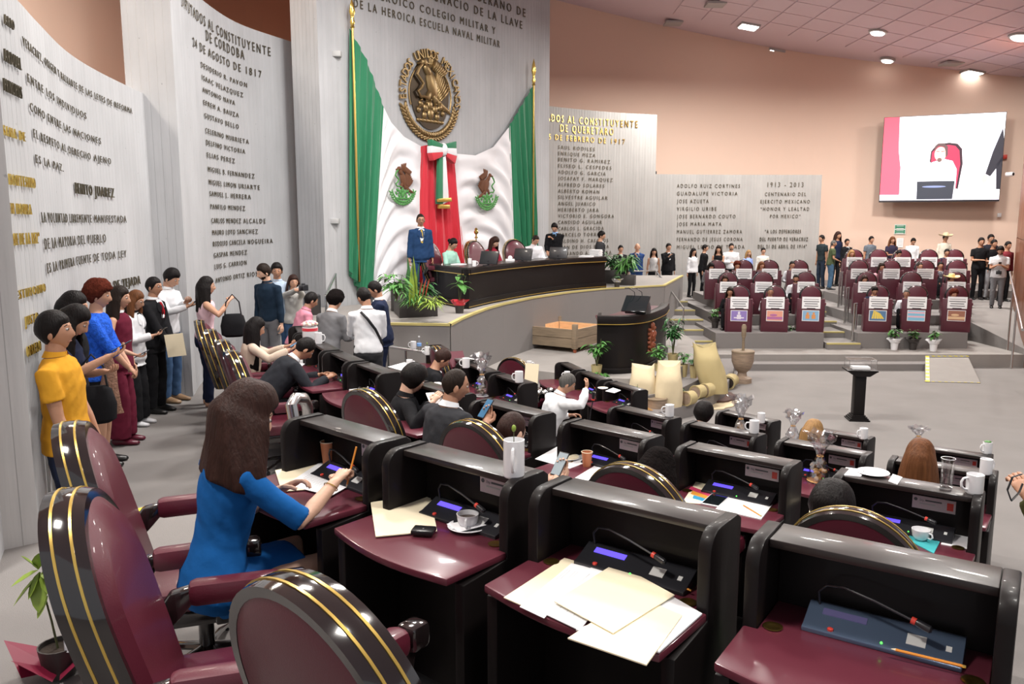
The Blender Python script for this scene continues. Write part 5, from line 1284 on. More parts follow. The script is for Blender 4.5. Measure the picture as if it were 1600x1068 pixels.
def bake_people():
    dg = None
    for o, vx, sm, ex in BAKE:
        m = o.modifiers.new('r', 'REMESH'); m.mode = 'VOXEL'; m.voxel_size = vx; m.use_smooth_shade = True
        m2 = o.modifiers.new('s', 'SMOOTH'); m2.iterations = sm+1; m2.factor = .5
    bpy.context.view_layer.update(); dg = bpy.context.evaluated_depsgraph_get()
    for o, vx, sm, ex in BAKE:
        me = bpy.data.meshes.new_from_object(o.evaluated_get(dg)); mats = [m for m in o.data.materials]
        if ex is not None:
            bm = bmesh.new(); bm.from_mesh(me); tmp = ex.mesh('tmp', mats); bm.from_mesh(tmp); bm.to_mesh(me); bm.free(); bpy.data.meshes.remove(tmp)
        elif o.name.split('.')[0] not in ('trousers',):
            pass
        old = o.data; o.modifiers.clear(); me.materials.clear()
        for m in mats: me.materials.append(m)
        me.shade_smooth(); o.data = me; me.name = o.name
        if ex is None and not o.name.startswith('hair'):    # folds in the cloth
            co = np.empty(len(me.vertices)*3); me.vertices.foreach_get('co', co); co = co.reshape(-1, 3)
            nr = np.empty_like(co).reshape(-1); me.vertices.foreach_get('normal', nr); nr = nr.reshape(-1, 3)
            sd_ = sum(map(ord, o.name)) % 97
            f = np.sin(co[:, 2]*38+np.sin(co[:, 0]*21+sd_)*2.2+co[:, 1]*17)*.5+np.sin(co[:, 2]*71+co[:, 0]*45+np.sin(co[:, 1]*33)*2)*.3
            co += nr*(f*.0035)[:, None]; me.vertices.foreach_set('co', co.reshape(-1)); me.update()
        bpy.data.meshes.remove(old)
BLK = (.010, .010, .012); NAV = (.012, .018, .045); WHT = (.72, .73, .76); JEAN = (.05, .10, .20); GRY = (.13, .13, .14); BURG = (.12, .012, .03)
ph = (.08, .30, .28); ph2 = (-.08, .30, .28)
# ---- people standing along the left wall
a = person('young man in a mustard yellow polo shirt leaning at the left wall, looking right', 80, 488, 5.25, .95, 12, lean=-3, hp=-4, skin='b', hair='full', hc='black', top=('polo', (.62, .30, .025)), sleeve='short', bot=('trousers', (.02, .028, .06)), R=(.20, .10, -.10), lod=3, wide=1.06, L=(-.20, .12, -.05))
a = person('black-haired woman in a navy dress looking down at a phone beside the yellow polo', 128, 480, 6.3, .95, 15, hp=28, female=True, skin='a', hair='long', hc='black', top=('dress', (.012, .016, .04)), sleeve='short', bot=('skirt', (.012, .016, .04)), R=('w', 172, 556, 6.05), L=('w', 165, 580, 6.2), lod=3, Rn=(0, 0, 1), Ln=(0, 0, 1))
phone(a, 1, 'smartphone held by the woman in the navy dress', .5, M['bluescreen'])
def hbag(x):
    b = MB().tube([(0, 0, -.15), (0, 0, -.12), (0, 0, 0), (0, 0, .12), (0, 0, .15)], [(.10, .04), (.15, .07), (.16, .08), (.13, .06), (.09, .03)], 14, side=(1, 0, 0)); b.obj('bag_body', cloth(BLK), x)
    MB().tube([(-.10, 0, .13), (-.08, 0, .30), (0, 0, .40), (.08, 0, .30), (.10, 0, .13)], .009, 8).obj('strap', cloth(BLK, 'shoe'), x)
q = P(148, 632, Y=6.2); hbag(thing('handbag', 'black handbag hanging beside the woman in the navy dress', 'bag', q, .4))
person('woman with long black hair in black, half hidden behind the woman in navy', 117, 457, 6.75, .95, 20, hp=6, female=True, hair='long', hc='black', top=('blouse', BLK), bot=('trousers', BLK), lod=2)
a = person('woman with dark red hair in a bright blue lace blouse and black skirt', 155, 441, 7.85, .95, 14, hp=4, female=True, skin='a', hair='curly', hc='red', top=('lace', (.02, .11, .62)), sleeve='tq', bot=('skirt', BLK), L=(-.02, .28, .02), R=(.06, .30, .0), lod=2, wide=1.1, shoe=(.01, .01, .01))
sc_ = thing('scarf', 'patterned scarf hanging from the hand of the woman in blue lace', 'scarf', P(172, 600, Y=7.7), .2)
MB().tube([(0, 0, .30), (.01, 0, .15), (-.01, .0, 0), (.0, 0, -.22), (.01, 0, -.3)], [(.03, .03), (.06, .03), (.08, .03), (.09, .03), (.10, .02)], 10, side=(1, 0, 0)).obj('cloth', cloth((.30, .17, .12), 'lace'), sc_)
a = person('woman in a burgundy sleeveless suit with wide trousers holding a phone', 187, 448, 8.65, .95, 8, hp=2, female=True, skin='a', hair='long', hc='dark', top=('jacket', BURG), sleeve='none', bot=('widepants', BURG), R=('w', 207, 553, 8.4), L=(-.2, .1, -.1), lod=2, Rn=(0, 0, 1), shirt=None, shoe=BURG)
phone(a, 1, 'smartphone held by the woman in burgundy', .5, M['bluescreen'])
a = person('woman with glasses in a white cardigan over black, reading a phone', 215, 455, 9.45, .95, 0, hp=14, female=True, hair='shoulder', hc='auburn', top=('jacket', WHT), bot=('widepants', BLK), R=('w', 238, 524, 9.4), L=('w', 229, 528, 9.55), lod=2, glasses=True, shirt=BLK, shoe=WHT, Rn=(0, 0, 1), Ln=(0, 0, 1))
phone(a, 1, 'smartphone held by the woman in the white cardigan', .5)
a = person('man in a black suit and red tie with glasses by the concrete pier', 240, 433, 10.1, .95, -8, skin='b', hair='short', hc='black', top=('jacket', BLK), tie=(.4, .01, .02), bot=('trousers', BLK), L=(.02, .26, .02), R=(.08, .26, .0), lod=2, glasses=True)
en = thing('envelope', 'manila envelope held in front of the man in the black suit', 'envelope', P(274, 539, Y=9.85), .0)
MB().box(-.115, .115, -.004, .004, -.14, .14, M4=Matrix.Rotation(-.12, 4, 'Y')).obj('paper', M['manila'], en)
a = person('man in a white shirt and blue jeans looking at his phone beside the pier', 273, 421, 10.7, .95, -12, hp=24, skin='a', hair='full', hc='black', top=('shirt', WHT), bot=('trousers', JEAN), L=('w', 290, 472, 10.5), R=('w', 294, 478, 10.45), lod=2, shoe=(.30, .19, .11), Rn=(0, 0, 1), Ln=(0, 0, 1))
phone(a, 1, 'smartphone held by the man in the white shirt and jeans', .5)
a = person('woman in a pale pink top and navy trousers carrying a black bag', 322, 433, 10.5, .95, 28, hp=-2, female=True, skin='a', hair='long', hc='black', top=('tank', (.75, .52, .58)), sleeve='none', bot=('trousers', (.012, .018, .045)), R=('w', 357, 470, 10.35), L=(-.2, .12, -.1), lod=2, wide=1.08, shoe=None)
q = P(365, 508, Y=10.3); hbag(thing('handbag', 'large black shoulder bag held up by the woman in pink', 'bag', q, .4)); 
# ---- people around the rail
person('bearded man in a dark navy shirt and grey trousers looking down to his left', 409, 413, 12.2, .95, -118, hp=10, hy=-20, skin='c', hair='full', hc='dark', top=('shirt', (.012, .025, .045)), bot=('trousers', GRY), beard=1, lod=2, wide=1.06)
person('man in a light blue shirt just behind the bearded man', 432, 411, 12.9, .95, -75, skin='b', hair='full', hc='black', top=('shirt', (.45, .55, .68)), bot=('trousers', JEAN), lod=2)
a = person('woman photographer with long hair aiming a black camera', 458, 430, 12.9, .95, -62, female=True, hair='long', hc='brown', top=('blouse', (.45, .44, .42)), bot=('trousers', JEAN), R=('w', 474, 447, 12.5), L=('w', 466, 452, 12.5), lod=2)
def camera_(q, rz, label):
    t = thing('camera', label, 'camera', q, rz); MB().box(-.07, .07, -.035, .035, -.05, .045).obj('body', M['device'], t, bevel=.012); MB().tube([(0, .03, 0), (0, .13, 0)], [.036, .040], 14).obj('lens', M['device'], t); MB().box(-.025, .025, -.03, .03, .04, .065).obj('viewfinder', M['device'], t, bevel=.006); return t
camera_(P(474, 449, Y=12.35), math.radians(-150), 'black camera held up to the face of the woman photographer')
person('man in a pink shirt bending forward at the rail', 490, 457, 11.6, .95, 35, lean=22, hp=10, skin='b', hair='short', hc='black', top=('shirt', (.62, .25, .33)), bot=('trousers', GRY), L=(.0, .3, .1), R=(.1, .3, .1), lod=2)
person('person with dark curly hair in a grey suit seen from behind', 527, 457, 10.7, .95, 62, lean=16, hp=14, hair='curly', hc='black', top=('jacket', (.16, .16, .17)), bot=('trousers', GRY), L=(-.05, .36, .15), R=(.12, .36, .15), lod=2)
a = person('man in a white shirt with a black shoulder strap, seen from behind', 565, 450, 9.7, .95, 108, hy=30, hp=18, skin='b', hair='short', hc='black', top=('shirt', WHT), bot=('trousers', (.03, .03, .033)), L=(-.10, .34, .12), R=(.10, .30, .1), lod=2, wide=1.05)
U_ = a['U']; st = thing('shoulder_strap', 'black strap slung across the back of the white shirt', 'strap', a['loc'], a['rz'])
MB().tube([U_(.50, -.09, -.10), U_(.42, -.02, -.135), U_(.28, .08, -.12), U_(.14, .15, -.08), U_(.06, .18, -.02)], [(.016, .004)]*5, 8, side=(1, 0, 0)).obj('webbing', cloth(BLK, 'shoe'), st)
person('man in a navy suit facing the group beside the white shirt', 581, 440, 10.9, .95, 190, hp=18, skin='b', hair='short', hc='black', top=('jacket', NAV), bot=('trousers', NAV), L=(.0, .32, .15), R=(.1, .32, .15), lod=2, wide=1.05)
# ---- seated, left group
a = person('seated woman in a cream blouse with very long black hair looking at a phone', 404, 497, 9.35, .95, 28, 'sit', lean=6, hp=16, female=True, skin='a', hair='verylong', hc='black', top=('blouse', (.62, .50, .40)), bot=('skirt', BURG), R=('w', 452, 546, 9.1), L=('w', 447, 541, 9.35), lod=2, Rn=(0, 0, 1), Ln=(0, 0, 1))
phone(a, 1, 'smartphone in the hands of the woman in the cream blouse', .5, M['bluescreen'])
person('seated man in a dark suit bent low over his desk', 488, 531, 8.25, .95, 32, 'sit', lean=42, hp=22, skin='b', hair='short', hc='black', top=('jacket', (.022, .024, .03)), bot=('trousers', BLK), R=('w', 512, 590, 8.1), L=('w', 500, 585, 8.4), lod=2, wide=1.12)
# ---- the woman in the blue dress
a = person('woman in a royal blue dress with long brown hair writing with a pencil', 402, 606, 3.28, 1.35, 42, 'sit', lean=12, hp=16, hy=-8, female=True, skin='c', hair='bluewoman', hc='brown', top=('dress', (.008, .10, .33)), sleeve='half', bot=('skirt', (.008, .10, .33)), R=('w', 524, 752, 3.33), L=('z', 440, 764, 2.205), Rc=.95, Rn=(0, .2, -1), lod=3, shoe=(.01, .01, .01), wide=1.0, sc=1.02, feet=((-.12, .42), (.06, .46)))
pc = thing('pencil', 'orange pencil held in the writing hand', 'pencil', P(546, 741, Y=3.42), 0)
MB().tube([(-.012, 0, -.045), (.03, .02, .12)], .0042, 6).obj('shaft', M['pencil'], pc); MB().tube([(-.012, 0, -.045), (-.0165, -.002, -.062)], [.0042, .0008], 6).obj('tip', M['manila'], pc)
S_, E_, W_ = a['arms'][1]; br = thing('bracelet', 'thin gold bracelet on the writing wrist', 'bracelet', a['loc'], a['rz'])
d_ = (W_-E_).normalized(); c_ = E_.lerp(W_, .86); x_ = d_.cross(Z3).normalized(); y_ = d_.cross(x_)
MB().tube([c_+x_*.030*math.cos(k*math.pi/8)+y_*.030*math.sin(k*math.pi/8)+d_*.01*math.sin(k*math.pi/8) for k in range(16)], .0022, 6, closed=True).obj('chain', M['goldbright'], br)
# ---- second row heads
person('seated woman with short black hair in a black vest reading a sheet', 655, 573, 6.7, .95, 25, 'sit', lean=10, hp=22, female=True, skin='c', hair='bobwoman', hc='black', top=('jacket', BLK), shirt=BLK, bot=('trousers', BLK), R=('w', 676, 628, 6.35), L=('w', 672, 628, 6.6), lod=2)
a = person('seated balding man in a charcoal suit seen from behind', 716, 577, 5.7, .95, 38, 'sit', lean=10, hp=6, hy=-22, skin='b', hair='balding', hc='dark', top=('jacket', (.030, .031, .036)), bot=('trousers', BLK), R=('w', 760, 662, 5.55), L=(-.12, .38, .2), lod=3, wide=1.18, Rn=(0, 0, 1))
phone(a, 1, 'smartphone with a blue screen held by the man in the charcoal suit', .9, M['bluescreen'])
a = person('man with thinning cropped brown hair holding a grey phone, seen from behind', 806, 650, 4.95, .95, 48, 'sit', lean=14, hp=14, skin='c', hair='crop', hc='brown', top=('shirt', (.05, .05, .06)), bot=('trousers', BLK), R=('w', 868, 752, 4.65), L=('w', 850, 752, 4.85), lod=3, glasses=True, wide=1.05, Rn=(0, 0, 1), Ln=(0, 0, 1), sc=1.05)
phone(a, 1, 'smartphone with a grey screen held up by the man with cropped hair', .9, M['greyscreen'])
person('person with dark curly hair seen over a maroon chair back', 1033, 711, 4.2, .95, 48, 'sit', lean=12, hp=12, female=True, hair='curlylong', hc='black', top=('blouse', BLK), bot=('trousers', BLK), lod=2, L=(-.14, .36, .2), R=(.14, .36, .2))
person('person with smooth black hair bowed over the second row desk at the right', 1305, 775, 3.72, .95, 55, 'sit', lean=16, hp=26, female=True, hair='bobwoman', hc='black', top=('blouse', BLK), bot=('trousers', BLK), lod=2, L=(-.14, .36, .2), R=(.14, .36, .2))
person('woman with long straight brown hair in the third row, seen from behind', 1440, 688, 5.25, .55, 58, 'sit', lean=4, hp=8, female=True, skin='c', hair='verylong', hc='auburn', top=('blouse', (.05, .02, .04)), bot=('trousers', BLK), lod=2, L=(-.14, .36, .2), R=(.14, .36, .2))
person('person with round sleek black hair in the front row', 1102, 630, 8.6, .15, 42, 'sit', lean=6, hp=8, female=True, hair='bobwoman', hc='black', top=('blouse', BLK), bot=('trousers', BLK), lod=1, L=(-.14, .36, .2), R=(.14, .36, .2))
person('woman with light brown hair in the front row, behind a cellophane bag', 1273, 657, 7.75, .15, 48, 'sit', lean=6, hp=10, female=True, hair='long', hc='blond', top=('blouse', (.5, .45, .4)), bot=('trousers', BLK), lod=1, L=(-.14, .36, .2), R=(.14, .36, .2))
person('grey-haired man in a white shirt resting his head on his hand', 893, 585, 9.3, .15, 20, 'sit', lean=24, hp=14, hy=-15, skin='b', hair='short', hc='grey', top=('shirt', (.78, .79, .82)), bot=('trousers', BLK), R=('w', 916, 606, 9.05), L=(-.1, .4, .2), lod=2, wide=1.18, Rn=(-.6, -.3, .2))
person('person with short brown hair bowed down in the third row, far left', 699, 548, 9.9, .55, 20, 'sit', lean=22, hp=24, skin='b', hair='full', hc='brown', top=('jacket', BLK), bot=('trousers', BLK), lod=1, L=(-.14, .36, .2), R=(.14, .36, .2))
person('person in an olive green jacket cut off by the right picture edge', 1672, 640, 3.9, .55, 125, skin='b', hair='short', hc='black', top=('jacket', (.055, .055, .018)), bot=('trousers', (.03, .03, .015)), L=('w', 1606, 775, 3.7), R=(.24, .0, -.1), lod=2, wide=1.15, shirt=(.055, .055, .018))
# ---- platform
for u, Y, f, lb in ((668, 16.6, -32, 'maroon high-backed chair beside the man in the blue suit on the platform'), (739, 17.3, -38, 'maroon high-backed chair at the middle of the rostrum'), (802, 18.5, -60, 'maroon high-backed chair left of the man in the white shirt at the rostrum')):
    q = P(u, 400, Y=Y); put_chair((q.x, q.y), PZ, f, lb)
person('man in a bright blue suit with a gold tie standing on the platform', 657, 334, 16.3, PZ, -72, skin='b', hair='crop', hc='dark', top=('jacket', (.018, .05, .13)), tie=(.62, .42, .06), bot=('trousers', (.018, .05, .13)), lod=2, glasses=True)
person('woman in a mint green cardigan seated at the rostrum', 711, 373, 16.6, PZ, -35, 'sit', lean=8, hp=24, female=True, skin='a', hair='bun', hc='black', top=('blouse', (.36, .62, .52)), bot=('trousers', BLK), L=(-.05, .38, .2), R=(.12, .38, .2), lod=2, glasses=True)
person('woman in a dark red jacket with long brown hair at the rostrum', 776, 371, 17.7, PZ, -40, 'sit', lean=8, hp=26, female=True, skin='c', hair='long', hc='brown', top=('jacket', (.28, .02, .04)), bot=('trousers', BLK), L=(-.05, .38, .2), R=(.12, .38, .2), lod=2, shirt=(.28, .02, .04))
person('man with a moustache in a white shirt at the rostrum', 839, 368, 19.0, PZ, -60, 'sit', lean=10, hp=26, skin='a', hair='crop', hc='dark', top=('shirt', (.8, .8, .84)), bot=('trousers', BLK), L=(-.15, .36, .2), R=(.15, .36, .2), lod=2, beard=0, wide=1.1)
person('man in a black suit standing behind the rostrum with a hand on his tie', 866, 349, 19.8, PZ, -105, hp=20, skin='a', hair='full', hc='black', top=('jacket', BLK), shirt=(.25, .45, .75), bot=('trousers', BLK), L=(.03, .18, .38), R=(.15, .30, .05), lod=2, wide=1.1)
person('man in a dark grey suit walking behind the paper stack at the rostrum end', 941, 361, 20.9, 1.5, -15, hp=6, skin='a', hair='full', hc='black', top=('jacket', (.04, .04, .045)), bot=('trousers', BLK), lod=1)
# ---- standing in front of the grey name walls
G2 = 'bystanders in front of the grey name walls'
for u, v, Y, f, lb, kw in (
 (970, 383, 25.3, -80, 'man in a black suit half hidden by the platform plant', dict(top=('jacket', BLK), hc='black')),
 (996, 380, 24.9, -95, 'bald man in a blue suit with a hand at his mouth', dict(hair='bald', top=('jacket', (.02, .05, .16)), bot=('trousers', (.02, .05, .16)), L=(.02, .18, .42))),
 (1022, 388, 25.6, -90, 'small woman in a white top and black trousers next to the bald man', dict(female=True, hair='shoulder', top=('tank', (.6, .6, .6)), sleeve='none')),
 (1045, 380, 25.6, -75, 'man in a dark suit with an open white shirt at the platform stairs', dict(top=('jacket', BLK), R=(.05, .2, .4))),
 (1084, 388, 26.0, -60, 'woman in a white blouse and black leggings by the far left desks', dict(female=True, hair='long', top=('blouse', WHT))),
 (1102, 382, 26.4, -20, 'man in a black suit between the two women', dict(top=('jacket', BLK))),
 (1123, 384, 26.0, -110, 'woman in a black top and dark green skirt', dict(female=True, hair='long', hc='dark', top=('tank', BLK), sleeve='none', bot=('skirt', (.01, .07, .05)), L=(.0, .25, .1))),
 (1143, 380, 26.5, -90, 'heavy man in a white shirt holding his phone', dict(top=('shirt', WHT), beard=1, wide=1.2, R=(.05, .28, .2))),
 (1170, 391, 26.8, -70, 'blonde woman in a light blue blouse', dict(female=True, hair='long', hc='blond', top=('blouse', (.25, .35, .75)))),
 (1193, 387, 26.8, -90, 'man in an off-white shirt at the end of the grey wall', dict(top=('shirt', (.66, .64, .58))))):
    kw = dict(dict(bot=('trousers', BLK), lod=1, hair='short', hc='black', skin='a'), **kw); person(lb, u, v, Y, .97, f, group=G2, **kw)
G3 = 'bystanders along the pink far wall'
for u, v, Y, z, f, lb, kw in (
 (1284, 367, 26.6, 1.2, -160, 'young man in a black shirt and dark jeans at the wall corner', dict(top=('shirt', (.02, .03, .035)), bot=('trousers', (.02, .03, .05)), lod=1, sleeve='short')),
 (1303, 375, 26.2, 1.2, -10, 'man with a shaved head in a green polo shirt and blue jeans', dict(hair='crop', hc='grey', top=('polo', (.06, .08, .04)), bot=('trousers', (.06, .12, .2)), sleeve='short', R=(.1, .25, .1))),
 (1310, 362, 27.6, 1.2, -70, 'tall woman in navy behind the man in green', dict(female=True, hair='long', hc='brown', top=('blouse', NAV))),
 (1324, 373, 27.6, 1.2, -80, 'man in a black suit right of the woman in navy', dict(top=('jacket', BLK))),
 (1362, 369, 27.6, 1.2, -75, 'young man in a grey short-sleeved shirt at the pink wall', dict(top=('shirt', (.12, .14, .17)), sleeve='short')),
 (1395, 370, 27.6, 1.2, -90, 'woman with long brown hair reading under the green notices', dict(female=True, hair='long', hc='auburn', top=('dress', (.03, .025, .05)), sleeve='short', bot=('skirt', (.03, .03, .09)), R=(.05, .28, .2), L=(-.05, .28, .2))),
 (1428, 372, 27.6, 1.2, -100, 'young man in a plain white shirt left of the straw hat', dict(top=('shirt', (.78, .8, .84)), hp=20)),
 (1478, 366, 27.6, 1.2, -90, 'man in a cream shirt and a tall straw hat at the pink wall', dict(top=('shirt', (.72, .68, .58)), hat=(.68, .56, .36))),
 (1534, 371, 25.2, .97, -100, 'man in a black T-shirt and dark trousers near the wood wall', dict(top=('polo', BLK), sleeve='short', R=(.05, .25, .2))),
 (1549, 366, 26.4, .97, -95, 'bystander behind the others at the wood wall', dict(top=('shirt', (.02, .02, .03)))),
 (1554, 374, 25.2, .97, -85, 'person in black with patterned grey trousers at the wood wall', dict(top=('polo', BLK), bot=('trousers', (.35, .35, .37)), sleeve='short', R=(.05, .25, .2))),
 (1576, 377, 24.6, .97, -80, 'man in a dark red shirt beside the wood wall', dict(top=('shirt', (.2, .03, .04))))):
    kw = dict(dict(bot=('trousers', BLK), lod=1, hair='short', hc='black', skin='b'), **kw); person(lb, u, v, Y, z, f, group=G3, **kw)
a = person('bearded photographer in a white shirt and grey trousers on the ramp at the right', 1564, 385, 22.6, .97, -120, hp=16, skin='b', hair='full', hc='black', beard=1, top=('polo', (.6, .6, .62)), sleeve='short', bot=('trousers', (.16, .16, .17)), R=(.06, .28, .28), L=(-.06, .28, .28), lod=2, wide=1.08)
phone(a, 1, 'smartphone held by the photographer on the ramp', .5)
camera_(wp(a, a['U'](.10, .0, .20)), a['rz'], 'camera hanging at the waist of the photographer on the ramp')
# ---- seated people on the far tiers
G4 = 'people seated on the far tiers'
for u, v, k, f, lb, kw in (
 (1141, 449, 0, -110, 'seated woman in black at the left end of the far front row', dict(female=True, hair='shoulder', hc='dark', top=('blouse', BLK))),
 (1204, 449, 0, -100, 'seated shaved-headed man in a white shirt, far front row', dict(hair='crop', hc='grey', top=('shirt', WHT))),
 (1133, 432, 1, -100, 'seated woman with brown hair, second far row left', dict(female=True, hair='shoulder', hc='brown', top=('blouse', BLK))),
 (1244, 429, 1, -110, 'seated man with a beard in a white shirt, second far row', dict(beard=1, top=('shirt', WHT))),
 (1152, 409, 2, -95, 'seated woman in orange with curly red hair, left far block', dict(female=True, hair='curly', hc='red', top=('blouse', (.6, .15, .06)))),
 (1112, 411, 2, -80, 'seated woman looking down at the left end of the far block', dict(female=True, hair='long', hc='black', top=('blouse', GRY), hp=20)),
 (1190, 409, 2, -80, 'seated woman in black with auburn hair, left far block', dict(female=True, hair='shoulder', hc='auburn', top=('blouse', BLK))),
 (1238, 408, 2, -95, 'seated man in a pale shirt at the stairs, left far block', dict(top=('shirt', (.6, .62, .66)))),
 (1368, 448, 0, -100, 'seated man in a navy suit, far front row right of the stairs', dict(top=('jacket', NAV), hp=20)),
 (1417, 452, 0, -120, 'seated balding man in a white shirt with his arm out, far front row', dict(hair='crop', hc='grey', top=('shirt', (.78, .8, .84)))),
 (1491, 456, 0, -95, 'seated woman with dark red hair at the right end of the far front row', dict(female=True, hair='curly', hc='red', top=('blouse', (.65, .65, .68)))),
 (1351, 432, 1, -90, 'seated woman with brown hair, second far row right of the stairs', dict(female=True, hair='shoulder', hc='brown', top=('blouse', (.45, .36, .33)))),
 (1487, 431, 1, -90, 'seated man in white wearing a broad straw hat', dict(top=('shirt', WHT), hat=(.75, .6, .28))),
 (1378, 411, 2, -90, 'seated woman with dark hair in pink, third far row', dict(female=True, hair='long', hc='dark', top=('blouse', (.55, .3, .35)))),
 (1438, 410, 2, -90, 'seated man in a grey-brown shirt, third far row', dict(hair='crop', hc='dark', top=('shirt', (.2, .17, .16)))),
 (1470, 409, 2, -100, 'seated person in a grey suit at the right, third far row', dict(top=('jacket', (.12, .12, .14)))),
 (1331, 391, 3, -90, 'seated blond woman in orange, back far row', dict(female=True, hair='shoulder', hc='blond', top=('blouse', (.5, .16, .07)))),
 (1406, 391, 3, -80, 'seated man in a white shirt looking down, back far row', dict(top=('shirt', (.78, .8, .84)), hp=20)),
 (1480, 389, 3, -100, 'seated man in a dark suit below the straw hat, back far row', dict(top=('jacket', NAV)))):
    z, y0 = FB[k]; kw = dict(dict(bot=('trousers', BLK), lod=1, hair='short', hc='black', skin='b', L=(-.15, .3, .18), R=(.15, .3, .18)), **kw); person(lb, u, v, y0+.95, z, f, 'sit', sc=.95, group=G4, **kw)
bake_people()
# ================================================================== THINGS ON THE DESKS
def DTZ(r): return TIER[r]+DT+.026
def HTZ(r): return TIER[r]+HT-.008
def mug(u, v, z, label, h=.11, r=.041, ha=200, group='white mugs', steam=None, cat='mug'):
    q = P(u, v, z=z); t = thing('mug', label, cat, q, math.radians(ha), group)
    MB().lathe([(r*.90, 0), (r*.98, .004), (r, .01), (r, h), (r*.94, h+.001), (r*.92, h-.004), (r*.92, h*.35), (r*.2, h*.33)], 22).obj('body', M['white'], t)
    MB().tube([(r*.95, 0, h*.82), (r+.022, 0, h*.80), (r+.033, 0, h*.62), (r+.030, 0, h*.38), (r+.014, 0, h*.24), (r*.93, 0, h*.22)], .0062, 8).obj('handle', M['white'], t)
    if steam == 'pick':
        p_ = MB().tube([(0, 0, h*.4), (.004, 0, h+.035)], .0018, 6).obj('pick', M['stem'], t); MB().ball((.004, 0, h+.045), (.009, .009, .014), 10, 6).obj('olive', M['leafyellow'], p_)
    if steam == 'leaf':
        MB().ball((0, 0, h+.004), (.032, .03, .012), 10, 6).obj('leaf_sprig', M['leaf'], t)
    return t
mug(803, 744, HTZ(1), 'tall white mug with an olive pick on the nearest hood', h=.145, r=.0405, ha=-95, steam='pick')
mug(1522, 770, HTZ(2), 'large white mug beside the tall water glass on the right hood', h=.10, r=.041, ha=185)
mug(1540, 740, HTZ(3), 'white mug behind the large mug at the right end', h=.11, ha=20)
mug(1542, 708, HTZ(4), 'white mug with a green leaf on top at the front row right end', ha=190, steam='leaf')
mug(906, 704, DTZ(2), 'white mug with an olive pick on the desk with the plates', h=.125, r=.042, ha=190, steam='pick')
mug(1046, 650, HTZ(3), 'white mug on a third row hood in front of the burlap sacks', ha=180)
mug(1178, 676, HTZ(3), 'white mug on a third row hood next to the cellophane bag', ha=170)
mug(1189, 660, HTZ(4), 'white mug just behind another mug in the front row', ha=40)
mug(1349, 685, HTZ(4), 'white mug alone on a front row hood near the glass case stand', ha=190)
mug(811, 597, HTZ(3), 'white mug beside the upright manila folder', h=.125, r=.047, ha=190)
mug(827, 575, HTZ(4), 'small white mug behind the folded jacket', ha=0)
mug(886, 592, HTZ(4), 'white mug behind the grey-haired man', ha=185)
mug(728, 574, HTZ(3), 'white mug behind the balding man, left of the gift bag', h=.12, r=.047, ha=190)
mug(668, 554, HTZ(3), 'white mug on the far third row hood under the platform', ha=190, steam='pick')
mug(646, 545, HTZ(3), 'white mug beside the water bottle on the farthest hood', ha=170)
mug(640, 575, DTZ(2)-.2, 'white mug on papers behind the short black hair', ha=0)
mug(516, 581, DTZ(2), 'white mug with an olive pick before the bent man in a suit', h=.13, r=.045, ha=0, steam='pick')
mug(498, 537, HTZ(2), 'white mug right of the flower box', h=.13, ha=0)
for u, v, z, r, lb in ((513, 727, DTZ(1), .036, 'orange paper cup on the desk of the woman in the blue dress'), (917, 728, DTZ(2), .037, 'orange paper cup between two plates')):
    t = thing('paper_cup', lb, 'cup', P(u, v, z=z)); h = .10 if r > .0365 else .125
    MB().lathe([(r*.7, 0), (r*.72, .002), (r, h), (r*.93, h), (r*.7, .02)], 20).obj('cup_body', M['kraft'], t); MB().tube([(r*math.cos(a), r*math.sin(a), h) for a in [k*math.pi/10 for k in range(20)]], .0025, 6, closed=True).obj('rim', M['manila'], t)
t = thing('travel_cup', 'small dark cup with a pale rim by the phone of the man in charcoal', 'cup', P(758, 680, z=DTZ(2)))
MB().lathe([(.032, 0), (.040, .09), (.036, .09), (.03, .03)], 18).obj('cup_body', M['redwood'], t); MB().lathe([(.042, .088), (.042, .1), (.03, .102)], 18).obj('lid', M['white'], t)
def teacup(u, v, z, label, saucer=True, coffee=True, ha=-80):
    t = thing('coffee_cup', label, 'cup', P(u, v, z=z), math.radians(ha)); b = .010 if saucer else 0
    MB().lathe([(.024, b), (.028, b+.003), (.040, b+.020), (.045, b+.055), (.043, b+.055), (.038, b+.022), (.02, b+.012)], 24).obj('cup_body', M['white'], t)
    MB().tube([(.043, 0, b+.046), (.060, 0, b+.044), (.064, 0, b+.030), (.054, 0, b+.018), (.040, 0, b+.020)], .0048, 8).obj('handle', M['white'], t)
    if coffee: MB().lathe([(.040, b+.036), (.001, b+.0365)], 20).obj('coffee', M['coffee'], t)
    if saucer:
        s = thing('saucer', 'white saucer with a folded napkin under the coffee cup', 'saucer', P(u, v, z=z)); MB().lathe([(.04, 0), (.05, .003), (.080, .014), (.082, .016), (.078, .017), (.045, .008), (.001, .008)], 28).obj('plate', M['white'], s)
        MB().box(-.075, .085, -.01, .01, .0165, .0185, M4=Matrix.Rotation(.5, 4, 'Z')).obj('napkin', M['paper'], s)
        MB().add([(-.085, .01, .018), (-.03, -.075, .018), (.095, -.02, .03), (.07, .07, .022), (-.085, .01, .0165), (-.03, -.075, .0165), (.095, -.02, .028), (.07, .07, .02)], [(0, 1, 2, 3), (4, 7, 6, 5), (0, 4, 5, 1), (1, 5, 6, 2), (2, 6, 7, 3), (3, 7, 4, 0)]).obj('napkin', M['paper'], s)
    return t
teacup(731, 826, DTZ(1), 'white cup of black coffee on a saucer', ha=-95)
teacup(1438, 842, DTZ(2)+.006, 'white cup standing on the teal napkin', saucer=False, coffee=False, ha=-60)
